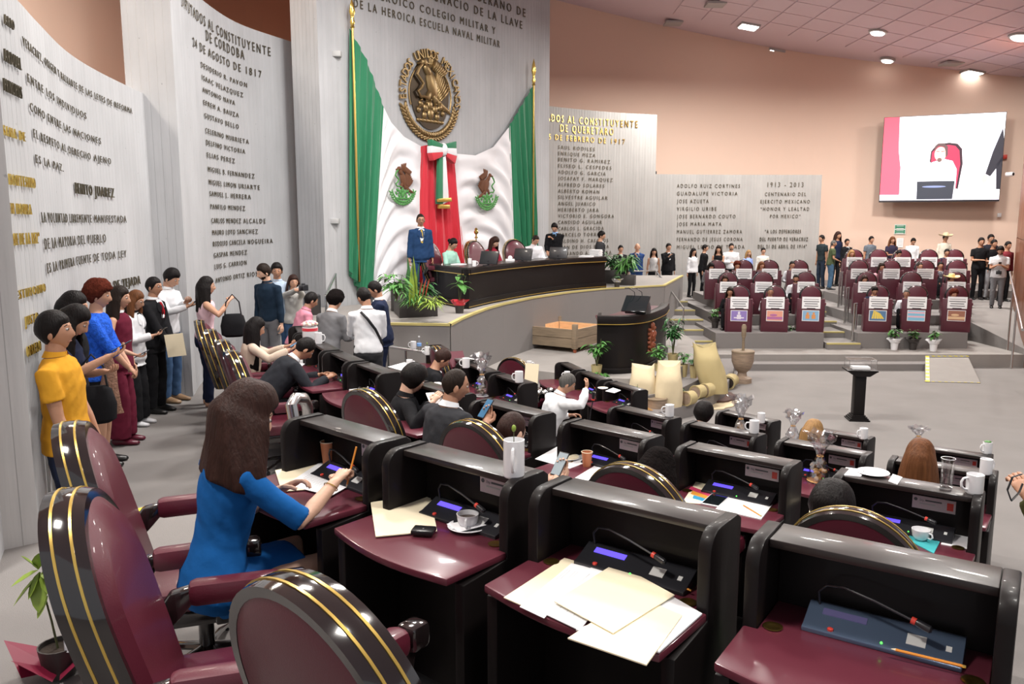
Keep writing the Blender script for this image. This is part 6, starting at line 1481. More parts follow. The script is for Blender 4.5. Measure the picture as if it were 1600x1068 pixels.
def sheetq(name, label, cat, corners, z, m, th=.002, group=None, lines=0, parent=None, hh=None):
    pts = [P(u, v, z=z) for u, v in corners]; c = sum(pts, Vector())/4; o = MB().slab([(p.x-c.x, p.y-c.y) for p in pts], 0, th).obj(name, m, parent, False); o.location = (c.x, c.y, z)
    if not parent: tag(o, label, cat, group)
    if lines:
        b = MB(); q = [p-c for p in pts]
        for i in range(lines):
            f0 = .14+.72*i/lines; a = q[0].lerp(q[3], f0); d = q[1].lerp(q[2], f0); a2 = a.lerp(d, .12); d2 = a.lerp(d, .86-.2*(i % 3 == 2)); w = (q[3]-q[0])*.010
            b.add([Vector((x.x, x.y, th+.0004)) for x in (a2, d2, d2+w, a2+w)], [(0, 1, 2, 3)])
        b.obj('printed_lines', M['soap'], o, False)
    return o
Z = DTZ(1)
sheetq('folder', 'open manila folder under the sheets of the woman in blue', 'folder', [(430, 735), (500, 722), (545, 760), (440, 768)], Z+.0052, M['manila'], .003)
sheetq('paper_sheet', 'printed white sheet the woman in blue writes on', 'paper', [(500, 722), (567, 747), (517, 775), (447, 757)], Z+.0084, M['paper'], .002, lines=14)
o = sheetq('tablet', 'black tablet lying at the left edge of the first desk', 'tablet', [(451, 726), (486, 709), (500, 713), (466, 731)], Z+.004, M['darkglass'], .01)
sheetq('folder', 'wide manila folder beside the black wallet', 'folder', [(579, 785), (672, 775), (683, 830), (587, 839)], Z+.0052, M['manila'], .004)
sheetq('folder', 'narrow manila folder tucked behind the wide one', 'folder', [(610, 783), (672, 773), (684, 801), (640, 812)], Z+.0045, M['manila'], .003) if False else sheetq('folder', 'narrow manila folder tucked behind the wide one', 'folder', [(650, 775), (674, 773), (685, 800), (668, 803)], Z, M['manila'], .003)
w = thing('wallet', 'black leather wallet on the manila folder', 'wallet', P(662, 832, z=Z+.0092), math.radians(-10))
MB().box(-.045, .045, -.032, .032, 0, .020).obj('leather', cloth((.008, .008, .009), 'shoe'), w, bevel=.006); MB().lathe([(.004, .020), (.003, .022)], 8, (0, -.005, 0)).obj('snap', M['steel'], w)
t = thing('wrapped_candy', 'small clear wrapped sweet beside the microphone', 'candy', P(652, 772, z=Z))
MB().lathe([(.016, 0), (.020, .015), (.014, .03)], 10).obj('sweet', M['bread'], t)
def crumple(h, r0, r1, seed, n=18, m=12, prof=None):
    vs = []; rnd = random.Random(seed)
    for i in range(m+1):
        k = i/m
        for j in range(n):
            a = 2*math.pi*j/n; r = prof(k)*(1+.22*math.sin(a*5+seed+i*1.3)*(.3+k)+.18*rnd.uniform(-1, 1)*(.3+k)); vs.append((r*math.cos(a), r*math.sin(a), h*k*(1+.05*rnd.uniform(-1, 1))))
    return MB().add(vs, [(i*n+j, i*n+(j+1) % n, (i+1)*n+(j+1) % n, (i+1)*n+j) for i in range(m) for j in range(n)])
crumple(.07, .02, .03, 3, 10, 6, prof=lambda k: .022*(1-.5*k)+.012*k*k).obj('wrapper', M['film'], t)
def gift(u, v, z, H, R, label, content, seed):
    t = thing('gift_bag', label, 'gift bag', P(u, v, z=z), group='cellophane gift bags')
    neck = .52
    crumple(H, R, R, seed, 22, 16, prof=lambda k: R*(1-.75*(k/neck)**2) if k < neck else R*(.25+1.0*((k-neck)/(1-neck))**1.2)).obj('cellophane', M['film'], t)
    MB().tube([(R*.28*math.cos(a), R*.28*math.sin(a), H*neck) for a in [k*math.pi/6 for k in range(12)]], .004, 6, closed=True).obj('ribbon', M['bread'], t)
    if content:
        rnd = random.Random(seed)
        for i in range(9):
            a = rnd.uniform(0, 6.28); rr = rnd.uniform(0, R*.6); MB().ball((rr*math.cos(a), rr*math.sin(a), .03+rnd.uniform(0, H*.16)), (.024, .022, .017), 9, 6).obj('pastry', content, t)
        MB().lathe([(R*.8, 0), (R*1.05, .012), (R*.98, .014), (.001, .006)], 20).obj('tray', M['bread'] if content is M['bread'] else M['soap'], t)
gift(1279, 752, DTZ(3), .40, .085, 'tall cellophane bag of golden pastries on a third row desk', M['bread'], 5)
gift(753, 619, DTZ(3), .50, .085, 'cellophane bag of brown biscuits on a hood left of the mug and folder', M['mortar'], 8)
gift(1156, 692, DTZ(3)+.1, .42, .07, 'cellophane bag with an orange tie behind the F-shaped nameplate desk' if False else 'cellophane bag with an orange tie left of two white mugs', M['bread'], 11)
gift(1238, 690, HTZ(4)-.1, .33, .075, 'crumpled clear bag just left of the light-brown-haired woman', None, 14)
gift(1434, 697, HTZ(4)-.05, .20, .07, 'crumpled clear bag behind the long brown hair at the right', None, 17)
# desk C papers
S2 = M['paper']
sheetq('folder', 'manila folder lowest in the pile on the foreground desk', 'folder', [(787, 934), (882, 872), (925, 885), (835, 955)], Z, M['manila'], .003, 'papers piled on the foreground desk')
sheetq('paper_sheet', 'white printed sheet on the left of the foreground pile', 'paper', [(812, 948), (893, 880), (925, 888), (850, 966)], Z+.003, S2, .002, 'papers piled on the foreground desk', 6)
sheetq('paper_sheet', 'white sheaf with a fringed edge under the crossed folders', 'paper', [(840, 954), (925, 886), (975, 905), (905, 985)], Z+.005, S2, .003, 'papers piled on the foreground desk', 4)
sheetq('paper_sheet', 'white sheaf sticking out at the right of the crossed folders', 'paper', [(900, 985), (1045, 930), (1097, 960), (1030, 1020)], Z+.004, S2, .005, 'papers piled on the foreground desk')
sheetq('folder', 'manila folder hanging over the front edge of the desk', 'folder', [(887, 998), (990, 930), (1066, 962), (1010, 1040)], Z+.0095, M['manila'], .004, 'papers piled on the foreground desk')
sheetq('folder', 'manila folder crossing on top of the foreground pile', 'folder', [(866, 940), (962, 880), (1054, 930), (958, 990)], Z+.015, M['manila'], .003, 'papers piled on the foreground desk')
def pencil(u0, v0, u1, v1, z, label, r=.0037, dz=0):
    a, b = P(u0, v0, z=z+r), P(u1, v1, z=z+r+dz); d = (b-a).normalized(); o = thing('pencil', label, 'pencil', a); a_ = Vector(); b_ = b-a
    MB().tube([a_+d*.012, b_-d*.012], r, 6).obj('shaft', M['pencil'], o); MB().tube([a_+d*.012, a_], [r, .0006], 6).obj('tip', M['manila'], o); MB().tube([b_-d*.012, b_-d*.004], r*1.08, 8).obj('ferrule', M['brass'], o)
pencil(1005, 893, 1082, 923, DTZ(1)+.012, 'orange pencil by the microphone on the foreground desk')
pencil(1392, 1013, 1512, 1042, DTZ(1)+.022, 'orange pencil resting on the microphone box of the nearest desk', r=.004)
Z = DTZ(2)
sheetq('paper_sheet', 'large white sheets under the plates', 'paper', [(836, 717), (885, 690), (945, 712), (890, 732)], Z, S2, .003)
sheetq('paper_sheet', 'broad white sheets in front of the curly-haired person', 'paper', [(893, 750), (950, 715), (1000, 722), (985, 752)], Z, S2, .003)
def plate(u, v, z, r, label, food=None):
    t = thing('plate', label, 'plate', P(u, v, z=z)); MB().lathe([(r*.6, 0), (r*.7, .004), (r, .013), (r*.97, .015), (r*.6, .006), (.001, .006)], 26).obj('dish', M['white'], t)
    if food == 'flat':
        o = MB().lathe([(r*.85, .010), (r*.86, .017), (r*.5, .020), (.001, .020)], 22).obj('flatbread', M['manila'], t)
    if food == 'roll':
        for i in range(3): MB().ball((-.03+.03*i, .01*(i % 2), .02), (.026, .018, .014), 10, 6).obj('pastry', M['bread'], t)
plate(888, 716, Z+.004, .085, 'white plate with a flatbread', 'flat'); plate(935, 718, Z+.004, .078, 'white plate with pastries behind the orange cup', 'roll')
plate(1364, 740, HTZ(2), .085, 'white plate on the hood of the right second row desk'); plate(942, 607, HTZ(4), .07, 'small plate of food on a front row hood', 'flat')
sheetq('napkin', 'folded white napkins on the left of the hood plate', 'napkin', [(1308, 742), (1322, 731), (1352, 735), (1345, 745)], HTZ(2), S2, .006); sheetq('napkin', 'white napkin at the right of the hood plate', 'napkin', [(1388, 752), (1395, 741), (1410, 746), (1402, 757)], HTZ(2), S2, .004)
sheetq('napkin', 'white napkin on a front row hood beside the small plate', 'napkin', [(946, 611), (958, 606), (970, 610), (960, 614)], HTZ(4), S2, .006)
sheetq('napkin', 'teal paper napkin under the white cup', 'napkin', [(1415, 842), (1436, 826), (1474, 836), (1459, 865)], Z, M['teal'], .004)
sheetq('paper_sheet', 'white sheet right of the teal napkin', 'paper', [(1470, 850), (1478, 833), (1528, 838), (1525, 860)], Z, S2, .002)
pencil(1470, 829, 1527, 836, Z, 'orange pencil behind the sheet at the right desk')
sheetq('paper_sheet', 'white sheet at the left edge of the right second row desk', 'paper', [(1264, 800), (1268, 780), (1292, 782), (1280, 812)], Z, M['manila'], .002)
o = sheetq('leaflet', 'cream leaflet with coloured print on the desk with the smartphone', 'leaflet', [(1066, 785), (1090, 748), (1143, 768), (1094, 787)], Z, M['manila'], .002, lines=0)
for i, c in enumerate(((.55, .05, .12), (.8, .35, .05), (.05, .35, .6))):
    pts = [P(uu, vv, z=Z+.0025)-o.location for uu, vv in ((1076+3*i, 764+7*i), (1080+2*i, 759+7*i), (1112-4*i, 771+4*i), (1108-4*i, 775+4*i))]
    MB().add(pts, [(0, 1, 2, 3)]).obj('printed_band', cloth(c, 'plain'), o, False)
t = thing('smartphone', 'smartphone lying between the leaflet and the white sheets', 'phone', P(1117, 783, z=Z), math.radians(-2))
pts = [P(*c, z=Z)-P(1117, 783, z=Z) for c in ((1095, 788), (1111, 772), (1142, 775), (1124, 793))]
MB().slab([(p.x, p.y) for p in pts], 0, .009).obj('case', M['white'], t, bevel=.002); MB().slab([(p.x*.88, p.y*.9) for p in pts], .0092, .0098).obj('screen', M['darkglass'], t, False)
sheetq('paper_sheet', 'stack of white sheets with a pencil in the second row', 'paper', [(1118, 796), (1148, 768), (1214, 780), (1189, 812)], Z, S2, .006)
pencil(1160, 788, 1190, 806, Z+.006, 'orange pencil on the stack of white sheets')
sheetq('newspaper', 'folded newspaper and leaflets on the empty maroon desk', 'newspaper', [(545, 610), (560, 604), (597, 607), (590, 619)], Z, S2, .012, lines=6)
def wraps(u, v, z, n, w, label, seed):
    t = thing('snack_pile', label, 'snacks', P(u, v, z=z)); rnd = random.Random(seed)
    for i in range(n):
        x, y = rnd.uniform(-w, w), rnd.uniform(-w*.6, w*.6); M4 = Matrix.Translation((x, y, .02)) @ Matrix.Rotation(rnd.uniform(0, 3), 4, 'Z')
        b = crumple(.09, .02, .02, i+seed, 8, 5, prof=lambda k: .018+.014*math.sin(math.pi*k)); b.v = [tuple(M4 @ (Matrix.Rotation(1.57, 4, 'Y') @ Vector(q))) for q in b.v]; b.obj('wrapper', M['steel'] if i % 3 else M['film'], t)
        MB().ball((M4 @ Vector((.04, 0, 0))), (.02, .014, .012), 8, 5).obj('biscuit', [M['bread'], M['mortar'], M['paper']][i % 3], t)
wraps(535, 592, Z, 7, .12, 'shiny wrapped snacks on the desk of the bent man', 2)
wraps(857, 612, DTZ(4)+.02, 12, .26, 'pile of shiny wrapped snacks on the front row desk', 4)
wraps(572, 612, Z+.012, 4, .08, 'shiny wrapper on the folded newspaper', 6)
wraps(1293, 765, DTZ(3), 4, .06, 'clear wrappers right of the pastry bag', 9)
sheetq('paper_sheet', 'white sheet on the desk of the woman in the cream blouse', 'paper', [(436, 580), (452, 562), (478, 566), (458, 588)], Z, S2, .003)
sheetq('paper_sheet', 'white sheet beyond the bent man at the rail', 'paper', [(450, 572), (470, 560), (480, 566), (465, 577)], Z+.004, S2, .003)
sheetq('paper_sheet', 'papers spread on the desk before the short black hair', 'paper', [(668, 608), (680, 596), (704, 600), (700, 612)], DTZ(3)+.1, S2, .004)
sheetq('paper_sheet', 'papers on the third row desk by the far mug', 'paper', [(606, 573), (632, 566), (650, 572), (640, 582)], DTZ(2)-.2, S2, .003)
o = thing('paper_sheet', 'white sheet held by the woman with short black hair', 'paper', P(690, 628, Y=6.45), .4)
MB().box(-.10, .10, -.13, .13, -.001, .001, M4=Matrix.Rotation(.5, 4, 'X')).obj('sheet', S2, o, False)
o = thing('folder', 'manila folder standing upright behind the mug', 'folder', P(829, 606, z=DTZ(4)+.01), -.5)
MB().box(-.11, .11, -.004, .004, .0, .36, M4=Matrix.Rotation(-.15, 4, 'X')).obj('card', M['manila'], o, False)
t = thing('water_glass', 'tall glass of water on the right second row hood', 'glass', P(1478, 764, z=HTZ(2)))
MB().lathe([(.026, 0), (.028, .004), (.034, .165), (.031, .165), (.026, .02), (.001, .018)], 24).obj('glass_wall', M['pane'], t); MB().lathe([(.0255, .018), (.029, .115), (.001, .115)], 20).obj('water', M['pane'], t)
MB().lathe([(.027, 0), (.029, .014), (.001, .016)], 20).obj('glass_base', M['glass'], t); MB().tube([(.0335*math.cos(a), .0335*math.sin(a), .165) for a in [k*math.pi/12 for k in range(24)]], .0015, 6, closed=True).obj('rim', M['white'], t)
t = thing('water_bottle', 'small clear water bottle on the farthest third row hood', 'bottle', P(655, 547, z=HTZ(3)))
MB().lathe([(.03, 0), (.032, .02), (.03, .1), (.032, .13), (.014, .17), (.012, .185)], 14).obj('bottle_body', M['pane'], t); MB().lathe([(.0325, .06), (.0325, .10)], 14).obj('label', cloth((.2, .4, .8), 'plain'), t); MB().lathe([(.014, .185), (.014, .2)], 10).obj('cap', M['white'], t)
# tall microphone on the plates desk
t = thing('gooseneck_microphone', 'gooseneck microphone standing upright behind the plates', 'microphone', P(918, 697, z=DTZ(2)+.04))
MB().tube([(0, 0, 0), (.004, 0, .12), (.02, 0, .26), (.035, 0, .34)], .004, 8).obj('gooseneck', M['device'], t); MB().tube([(.035, 0, .34), (.038, 0, .395)], [.010, .012], 10).obj('capsule', M['device'], t); MB().tube([(.034, 0, .335), (.0352, 0, .345)], .0115, 10).obj('ring', M['red'], t)
# flower box
t = thing('flower_box', 'round white box of pink and cream roses with a red ribbon on a hood', 'flower box', P(485, 530, z=HTZ(2)))
MB().lathe([(.085, 0), (.09, .01), (.09, .15), (.02, .15)], 26).obj('box', M['white'], t); MB().lathe([(.092, .105), (.092, .14)], 26).obj('ribbon', M['flagred'], t)
rnd = random.Random(3)
for i in range(26):
    a = i*2.4; r = .016*math.sqrt(i)*1.05; c_ = Vector((r*math.cos(a), r*math.sin(a), .175+.035*(1-(r/.09)**2)))
    b = MB().ball(c_, (.021, .021, .02), 9, 6); b.ball(c_+Vector((0, 0, .008)), .012, 7, 5); b.obj('rose', [cloth((.80, .62, .50), 'plain'), cloth((.75, .30, .36), 'plain'), cloth((.85, .75, .68), 'plain')][i % 3], t)
# maroon folder and jacket
t = thing('jacket', 'dark navy jacket folded over a desk end in the front row', 'jacket', P(812, 592, z=TIER[4]+.75), .3)
MB().tube([(-.20, 0, .12), (-.1, 0, .20), (.05, .02, .22), (.18, .02, .15), (.26, .04, .02)], [(.05, .10), (.07, .16), (.07, .17), (.06, .14), (.03, .08)], 12).obj('garment', cloth((.012, .014, .028)), t)
t = thing('folder', 'open maroon folder in front of the bowed brown head', 'folder', P(706, 572, z=1.5), .4)
MB().box(-.2, .2, -.01, .01, -.02, .22, M4=Matrix.Rotation(-.7, 4, 'X')).obj('cover', M['maroon'], t, False)
# rostrum: monitors, papers, cups, gold ornament
for u, v, lb, a in ((762, 415.5, 'black monitor back beside the woman in mint green', -35), (816, 409, 'black monitor back beside the woman in dark red', -28), (872, 406, 'black monitor back in front of the man in white', -20)):
    q = P(u, v, z=RH); t = thing('monitor', lb, 'monitor', q+Vector((0, .12, 0)), math.radians(a), 'monitors on the rostrum')
    MB().box(-.21, .21, -.02, .02, .03, .29, M4=Matrix.Rotation(-.30, 4, 'X')).obj('housing', M['device'], t, bevel=.008); MB().box(-.08, .08, -.06, .08, 0, .015).obj('stand', M['device'], t); MB().box(-.02, .02, 0, .03, .01, .10).obj('neck', M['device'], t)
for i, (u, v, w_, h_, lb) in enumerate(((716, 414, .22, .03, 'papers before the woman in mint green'), (845, 403, .25, .03, 'papers before the man in white'), (917, 402, .30, .05, 'loose papers near the rostrum end'), (932, 400, .26, .16, 'tall messy stack of white papers at the rostrum end'))):
    q = P(u, v, z=RH); t = thing('paper_stack', lb, 'papers', q+Vector((0, .15, 0)), -.5)
    for k in range(max(1, int(h_/.02))):
        MB().box(-w_/2, w_/2, -.12, .12, k*.02, k*.02+.018, M4=Matrix.Rotation(.12*math.sin(k*2.1), 4, 'Z')).obj('sheaf', M['paper'], t, False)
mug(741, 416, RH, 'white cup on the rostrum between mint woman and monitor', ha=0); mug(734, 412, RH, 'second white cup beside it on the rostrum', ha=90)
t = thing('tissue_box', 'white tissues next to the woman in dark red', 'tissues', P(797, 409, z=RH)+Vector((0, .15, 0))); MB().box(-.10, .10, -.06, .06, 0, .06).obj('box', M['white'], t, bevel=.01); MB().ball((0, 0, .08), (.05, .03, .05), 9, 6).obj('tissue', M['paper'], t)
q = P(744, 372, Y=17.5); t = thing('gold_ornament', 'small gold ornament rising above the middle rostrum chair', 'ornament', q)
MB().lathe([(.035, 0), (.035, .02), (.015, .04), (.015, .08), (.045, .11), (.05, .14), (.03, .17), (.035, .20), (.001, .23)], 14).obj('finial', M['goldbright'], t)
MB().tube([(0, 0, -.62), (0, 0, 0)], .012, 8).obj('rod', M['brass'], t)
# ================================================================== PLANTS, SACKS, RAILS
def leafblade(b, base, d, L, Wd, droop=.3, fold=.25):
    d = d.normalized(); s = d.cross(Z3); s = s.normalized() if s.length > .05 else Vector((1, 0, 0)); n = s.cross(d); rows = []
    for t, w in ((0, .08), (.25, .8), (.55, 1), (.82, .6), (1, .0)):
        c = base+d*L*t-Z3*droop*L*t*t; rows.append((c-s*Wd*w/2+n*fold*Wd*w*.3, c-n*fold*Wd*w*.15, c+s*Wd*w/2+n*fold*Wd*w*.3))
    vs = [p for r in rows for p in r]; b.add(vs, [(3*i+j, 3*i+j+1, 3*i+j+4, 3*i+j+3) for i in range(4) for j in range(2)])
def foliage(t, h, spread, n, L, Wd, m, seed, z0=0, up=.4, stems=6, name='foliage', droop=.5, taper=.6):
    rnd = random.Random(seed); b = MB(); st = MB()
    tips = []
    for i in range(stems):
        a = 2*math.pi*i/stems+rnd.uniform(-.4, .4); r = spread*rnd.uniform(.25, .6); tip = Vector((r*math.cos(a), r*math.sin(a), z0+h*rnd.uniform(.55, .95))); mid = Vector((r*.3*math.cos(a), r*.3*math.sin(a), z0+h*.4))
        st.tube([(0, 0, z0), mid, tip], [.008, .006, .003], 5); tips.append((mid, tip))
    for i in range(n):
        mid, tip = tips[i % stems]; k = rnd.uniform(0, 1); p = mid.lerp(tip, k); a = rnd.uniform(0, 6.28); el = rnd.uniform(-.2, 1)*up
        d = Vector((math.cos(a)*math.cos(el), math.sin(a)*math.cos(el), math.sin(el))); leafblade(b, p, d, L*rnd.uniform(.7, 1.2), Wd*rnd.uniform(.8, 1.2), droop)
    st.obj('stem', M['stem'], t); f = b.obj(name, m, t); f['kind'] = 'stuff'
def wrap_pot(t, r, h, m, ruff=None):
    MB().lathe([(r*.75, 0), (r, h), (r*.92, h), (r*.7, h*.2)], 16).obj('pot', m, t); MB().lathe([(r*.9, h*.86), (.001, h*.88)], 14).obj('soil', M['soil'], t)
    if ruff: crumple(h*.5, r, r, 3, 16, 4, prof=lambda k: r*(1+.5*k)).obj('wrapping', ruff, t); kids(t)[-1].location = (0, 0, h*.7)
def potted(u, v, z, label, h, spread, n, L, Wd, m, seed, potr, poth, potm, ruff=None, name='potted_plant', group=None, Y=None, stems=6, droop=.5):
    t = thing(name, label, 'plant', (ground(u, v) if z < .6 and not (group or '').startswith('wrapped') and group else P(u, v, z=z)) if Y is None else Vector((P(u, v, Y=Y).x, Y, z)), group=group); wrap_pot(t, potr, poth, potm, ruff); foliage(t, h, spread, n, L, Wd, m, seed, poth*.85, stems=stems, droop=droop); return t
gp = 'coffee seedlings in woven pots around the lectern'
potted(932, 587, SZ, 'bushy green plant in a woven pot at the left end of the lectern', .55, .30, 90, .15, .05, M['leaf'], 1, .10, .20, M['woven'], group=gp)
potted(963, 598, .43, 'round leafy plant in a woven pot in front of the lectern', .42, .32, 130, .14, .05, M['leafdark'], 2, .10, .22, M['woven'], group=gp)
potted(930, 606, .215, 'low sprawling plant beside the front row desks', .28, .36, 80, .14, .05, M['leaf'], 3, .08, .1, M['woven'], group=gp)
potted(1051, 568, .43, 'tall plant in a woven pot right of the lectern crest', .85, .28, 150, .15, .055, M['leafdark'], 4, .11, .20, M['woven'], group=gp)
potted(1029, 579, .43, 'leafy plant hanging over the right foot of the lectern', .40, .26, 90, .14, .05, M['leaf'], 5, .08, .14, M['woven'], group=gp)
potted(1067, 588, .215, 'small plant in a woven pot on the lower step', .32, .18, 50, .11, .04, M['leaf'], 6, .09, .24, M['woven'], group=gp)
potted(1084, 572, .30, 'slim plant in a woven pot behind the leaning sack', .25, .14, 30, .10, .04, M['leafdark'], 7, .08, .24, M['woven'], group=gp)
potted(1052, 540, SZ, 'small plant in a white pot on top of the stage by the lectern end', .30, .22, 70, .12, .05, M['leaf'], 8, .10, .16, M['white'])
potted(1063, 622, .01, 'little plant between the burlap sacks and the baskets', .32, .14, 40, .11, .045, M['leaf'], 9, .06, .06, M['woven'], group=gp)
potted(993, 655, .01, 'little plant left of the wooden bucket', .55, .16, 60, .13, .05, M['leaf'], 19, .07, .1, M['woven'], group=gp)
gf = 'wrapped plants on the floor before the far desks'
for u, v, z, rf, lb, sd in ((1117, 512, .68, M['planter'], 'dark potted plant left of the first far desk', 11), (1212, 539, .30, M['flagred'], 'plant with a red wrapping before the far left block', 12), (1234, 539, .30, M['white'], 'plant with a white wrapping before the far left block', 13), (1397, 546, .30, M['white'], 'plant with a white wrapping before the far right block', 14), (1426, 546, .30, M['planter'], 'plant in a black wrapping before the far right block', 15), (1458, 548, .30, M['white'], 'plant with a white wrapping at the right of the far block', 16)):
    potted(u, v, z, lb, .34, .18, 36, .14, .06, M['leaf'], sd, .10, .24, rf if rf is not M['flagred'] else M['white'], ruff=rf, group=gf)
# platform planter with tall plants
t = thing('planter_box', 'low charcoal planter box with mixed tropical plants on the platform edge', 'planter', (0, 0, 0))
c1 = [P(612, 483, z=PZ), P(624, 497, z=PZ), P(684, 494, z=PZ), P(676, 481, z=PZ)]
MB().slab([(p.x, p.y) for p in c1], PZ, PZ+.28).obj('front_trough', M['planter'], t, bevel=.01)
MB().slab([(p.x, p.y) for p in (P(611, 486, z=PZ), P(622, 488, z=PZ), P(640, 476, z=PZ), P(628, 472, z=PZ))], PZ, PZ+.46).obj('rear_trough', M['planter'], t, bevel=.01)
for i, (u, v, z_, h, sp, n, L, Wd, m) in enumerate(((620, 470, .40, .45, .32, 120, .20, .045, M['leaf']), (663, 478, .2, .55, .35, 150, .22, .045, M['leafdark']), (648, 482, .2, .30, .35, 120, .26, .025, M['leaf']), (672, 485, .2, .25, .3, 90, .24, .022, M['leafyellow']))):
    q = P(u, v, z=PZ+z_); e = bpy.data.objects.new('plant', None); COL.objects.link(e); e.parent = t; e.location = (q.x, q.y, PZ+z_)
    foliage(e, h, sp, n, L, Wd, m, 30+i)
for i in range(6):
    q = P(637+3*i, 474, z=PZ+.3); b = MB(); leafblade(b, Vector((q.x, q.y, PZ+.25)), Vector((.1*math.sin(i*2), .08*math.cos(i*3), 1)), .62+.1*(i % 3), .075, 0, .3); b.obj('leaf', M['leafyellow'] if i % 2 else M['leafdark'], t)
for i in range(3):
    q = P(655+5*i, 474, z=PZ+.3); b = MB(); leafblade(b, Vector((q.x, q.y, PZ+.4)), Vector((.2, .1, 1)), .35, .06, .1, .3); b.obj('flower', cloth((.45, .07, .03), 'plain'), t)
t = potted(718, 489, PZ, 'slender potted plant with red foil in front of the rostrum corner', .62, .26, 14, .22, .10, M['leaf'], 21, .09, .20, M['planter'], ruff=M['flagred'], stems=3)
t = thing('planter_box', 'dark planter box with a broad palm at the right end of the rostrum', 'planter', P(979, 445, z=PZ), -.3)
MB().box(-.22, .22, -.14, .14, 0, .26).obj('trough', M['planter'], t, bevel=.01); foliage(t, .62, .55, 200, .30, .045, M['leaf'], 41, .2, up=1.0, stems=9, droop=.6)
t = thing('planter_box', 'second dark planter with a bushy palm nearer the rostrum end', 'planter', P(957, 444, z=PZ)+Vector((0, .3, 0)), -.3)
MB().box(-.18, .18, -.12, .12, 0, .35).obj('trough', M['planter'], t, bevel=.01); foliage(t, .55, .42, 130, .24, .06, M['leafdark'], 43, .3, up=.8, stems=7)
potted(964, 448.5, PZ, 'small plant with silver wrapping beside the dark planter', .16, .12, 20, .10, .05, M['leafdark'], 44, .08, .18, M['planter'], ruff=M['steel'])
# ---- bottom left plant with large leaves
q = P(95, 1052, z=1.36); t = thing('potted_plant', 'young plant with large leaves in a pot wrapped in maroon paper, bottom left', 'plant', q)
wrap_pot(t, .085, .14, M['planter'])
for i, (dx, dy, rr) in enumerate(((-.14, .0, .24), (.02, .10, .22), (.10, -.02, .2), (-.05, -.08, .2))):
    a = math.atan2(dy, dx); b = MB(); d = Vector((math.cos(a), math.sin(a), 0)); s = Vector((-d.y, d.x, 0)); b.add([Vector((0, 0, .02)), d*.10+s*.12+Z3*.05, d*rr+Z3*.16, d*.10-s*.12+Z3*.05, d*.02+Z3*.01], [(0, 1, 2, 3), (0, 3, 2, 1)][:1]); b.obj('wrapping', M['flagred'] if False else cloth((.22, .01, .04), 'plain'), t, False)
st = MB(); st.tube([(0, 0, .1), (-.02, 0, .25), (-.05, .01, .38), (-.07, .01, .44)], [.006, .005, .004, .003], 6); st.obj('stem', M['stem'], t)
for u, v, u2, v2, w_ in ((62, 893, 60, 955, .075), (60, 890, 16, 915, .07), (66, 885, 97, 866, .06), (58, 900, 20, 945, .065), (64, 895, 98, 908, .07), (75, 930, 58, 965, .055), (60, 888, 32, 866, .055), (66, 893, 84, 930, .07), (62, 893, 44, 935, .06), (60, 889, 60, 862, .05)):
    a = P(u, v, Y=q.y); c = P(u2, v2, Y=q.y-.04); b = MB(); leafblade(b, a-q, c-a, (c-a).length, w_, .05, .3); b.obj('leaf', M['leaf'] if u2 % 2 else M['leafyellow'], t)
tg = MB().box(-.018, .018, -.001, .001, -.03, .03); o = tg.obj('paper_tag', M['paper'], t, bevel=.004); o.location = P(107, 1008, Y=q.y-.05)-q
t = potted(1592, 1030, TIER[2]-.2, 'plant with broad leaves at the bottom right corner, behind the nearest desk', .5, .25, 30, .2, .09, M['leaf'], 51, .1, .2, M['white'], ruff=M['redwood'], Y=3.1)
# ---- burlap sacks, bucket, baskets, mat
def sack(u, v, z, w, d, h, label, seed, m, lean=(0, 0), ears=True):
    t = thing('burlap_sack', label, 'sack', ground(u, v), group='burlap sacks in front of the stage'); n, k = 24, 14; vs = []
    for i in range(k+1):
        f = i/k
        for j in range(n):
            a = 2*math.pi*j/n; pw = .75; cx = math.copysign(abs(math.cos(a))**pw, math.cos(a)); cy = math.copysign(abs(math.sin(a))**pw, math.sin(a))
            rx = w/2*(.86+.22*math.sin(math.pi*min(1, f*1.15))); ry = d/2*(.9+.25*math.sin(math.pi*f*.9))*(1 if f < .8 else 1-(f-.8)/.2*.85)
            ear = (.09*abs(cx)**3*(f-.75)/.25 if (ears and f > .75) else 0)*h/.7; nz_ = noise.noise(Vector((cx*2+seed, cy*2, f*4)))*.025
            vs.append((rx*cx*(1+nz_)+lean[0]*f*h, ry*cy+nz_+lean[1]*f*h, h*f+ear))
    MB().add(vs, [(i*n+j, i*n+(j+1) % n, (i+1)*n+(j+1) % n, (i+1)*n+j) for i in range(k) for j in range(n)]+[tuple(range(n))[::-1], tuple(k*n+j for j in range(n))]).obj('bag', m, t)
    MB().tube([(-w*.45+lean[0]*h, lean[1]*h, h*1.02), (0+lean[0]*h, lean[1]*h, h*.965), (w*.45+lean[0]*h, lean[1]*h, h*1.02)], .008, 6).obj('seam', M['woven'], t); return t
sack(1003, 650, .0, .46, .32, .84, 'plump cream burlap sack, the left of the front pair', 1, M['burlap']); sack(1043, 652, .0, .46, .32, .90, 'plump cream burlap sack, the right of the front pair', 2, M['burlap'])
sack(1119, 606, .0, .50, .36, .84, 'tall coarse straw-coloured sack leaning to the left beside the wooden mortar', 4, M['woven'], lean=(-.28, .1))
t = thing('burlap_sack', 'small open straw sack lying at the foot of the leaning sack', 'sack', ground(1140, 606)+Vector((0, 0, .13)), -.5, group='burlap sacks in front of the stage')
MB().tube([(0, .25, .0), (0, .1, .02), (0, -.08, .0), (.0, -.14, 0)], [.13, .14, .13, .145], 18).obj('bag', M['woven'], t); MB().tube([(0, -.135, 0), (0, -.146, 0)], .11, 16).obj('opening', M['soil'], t)
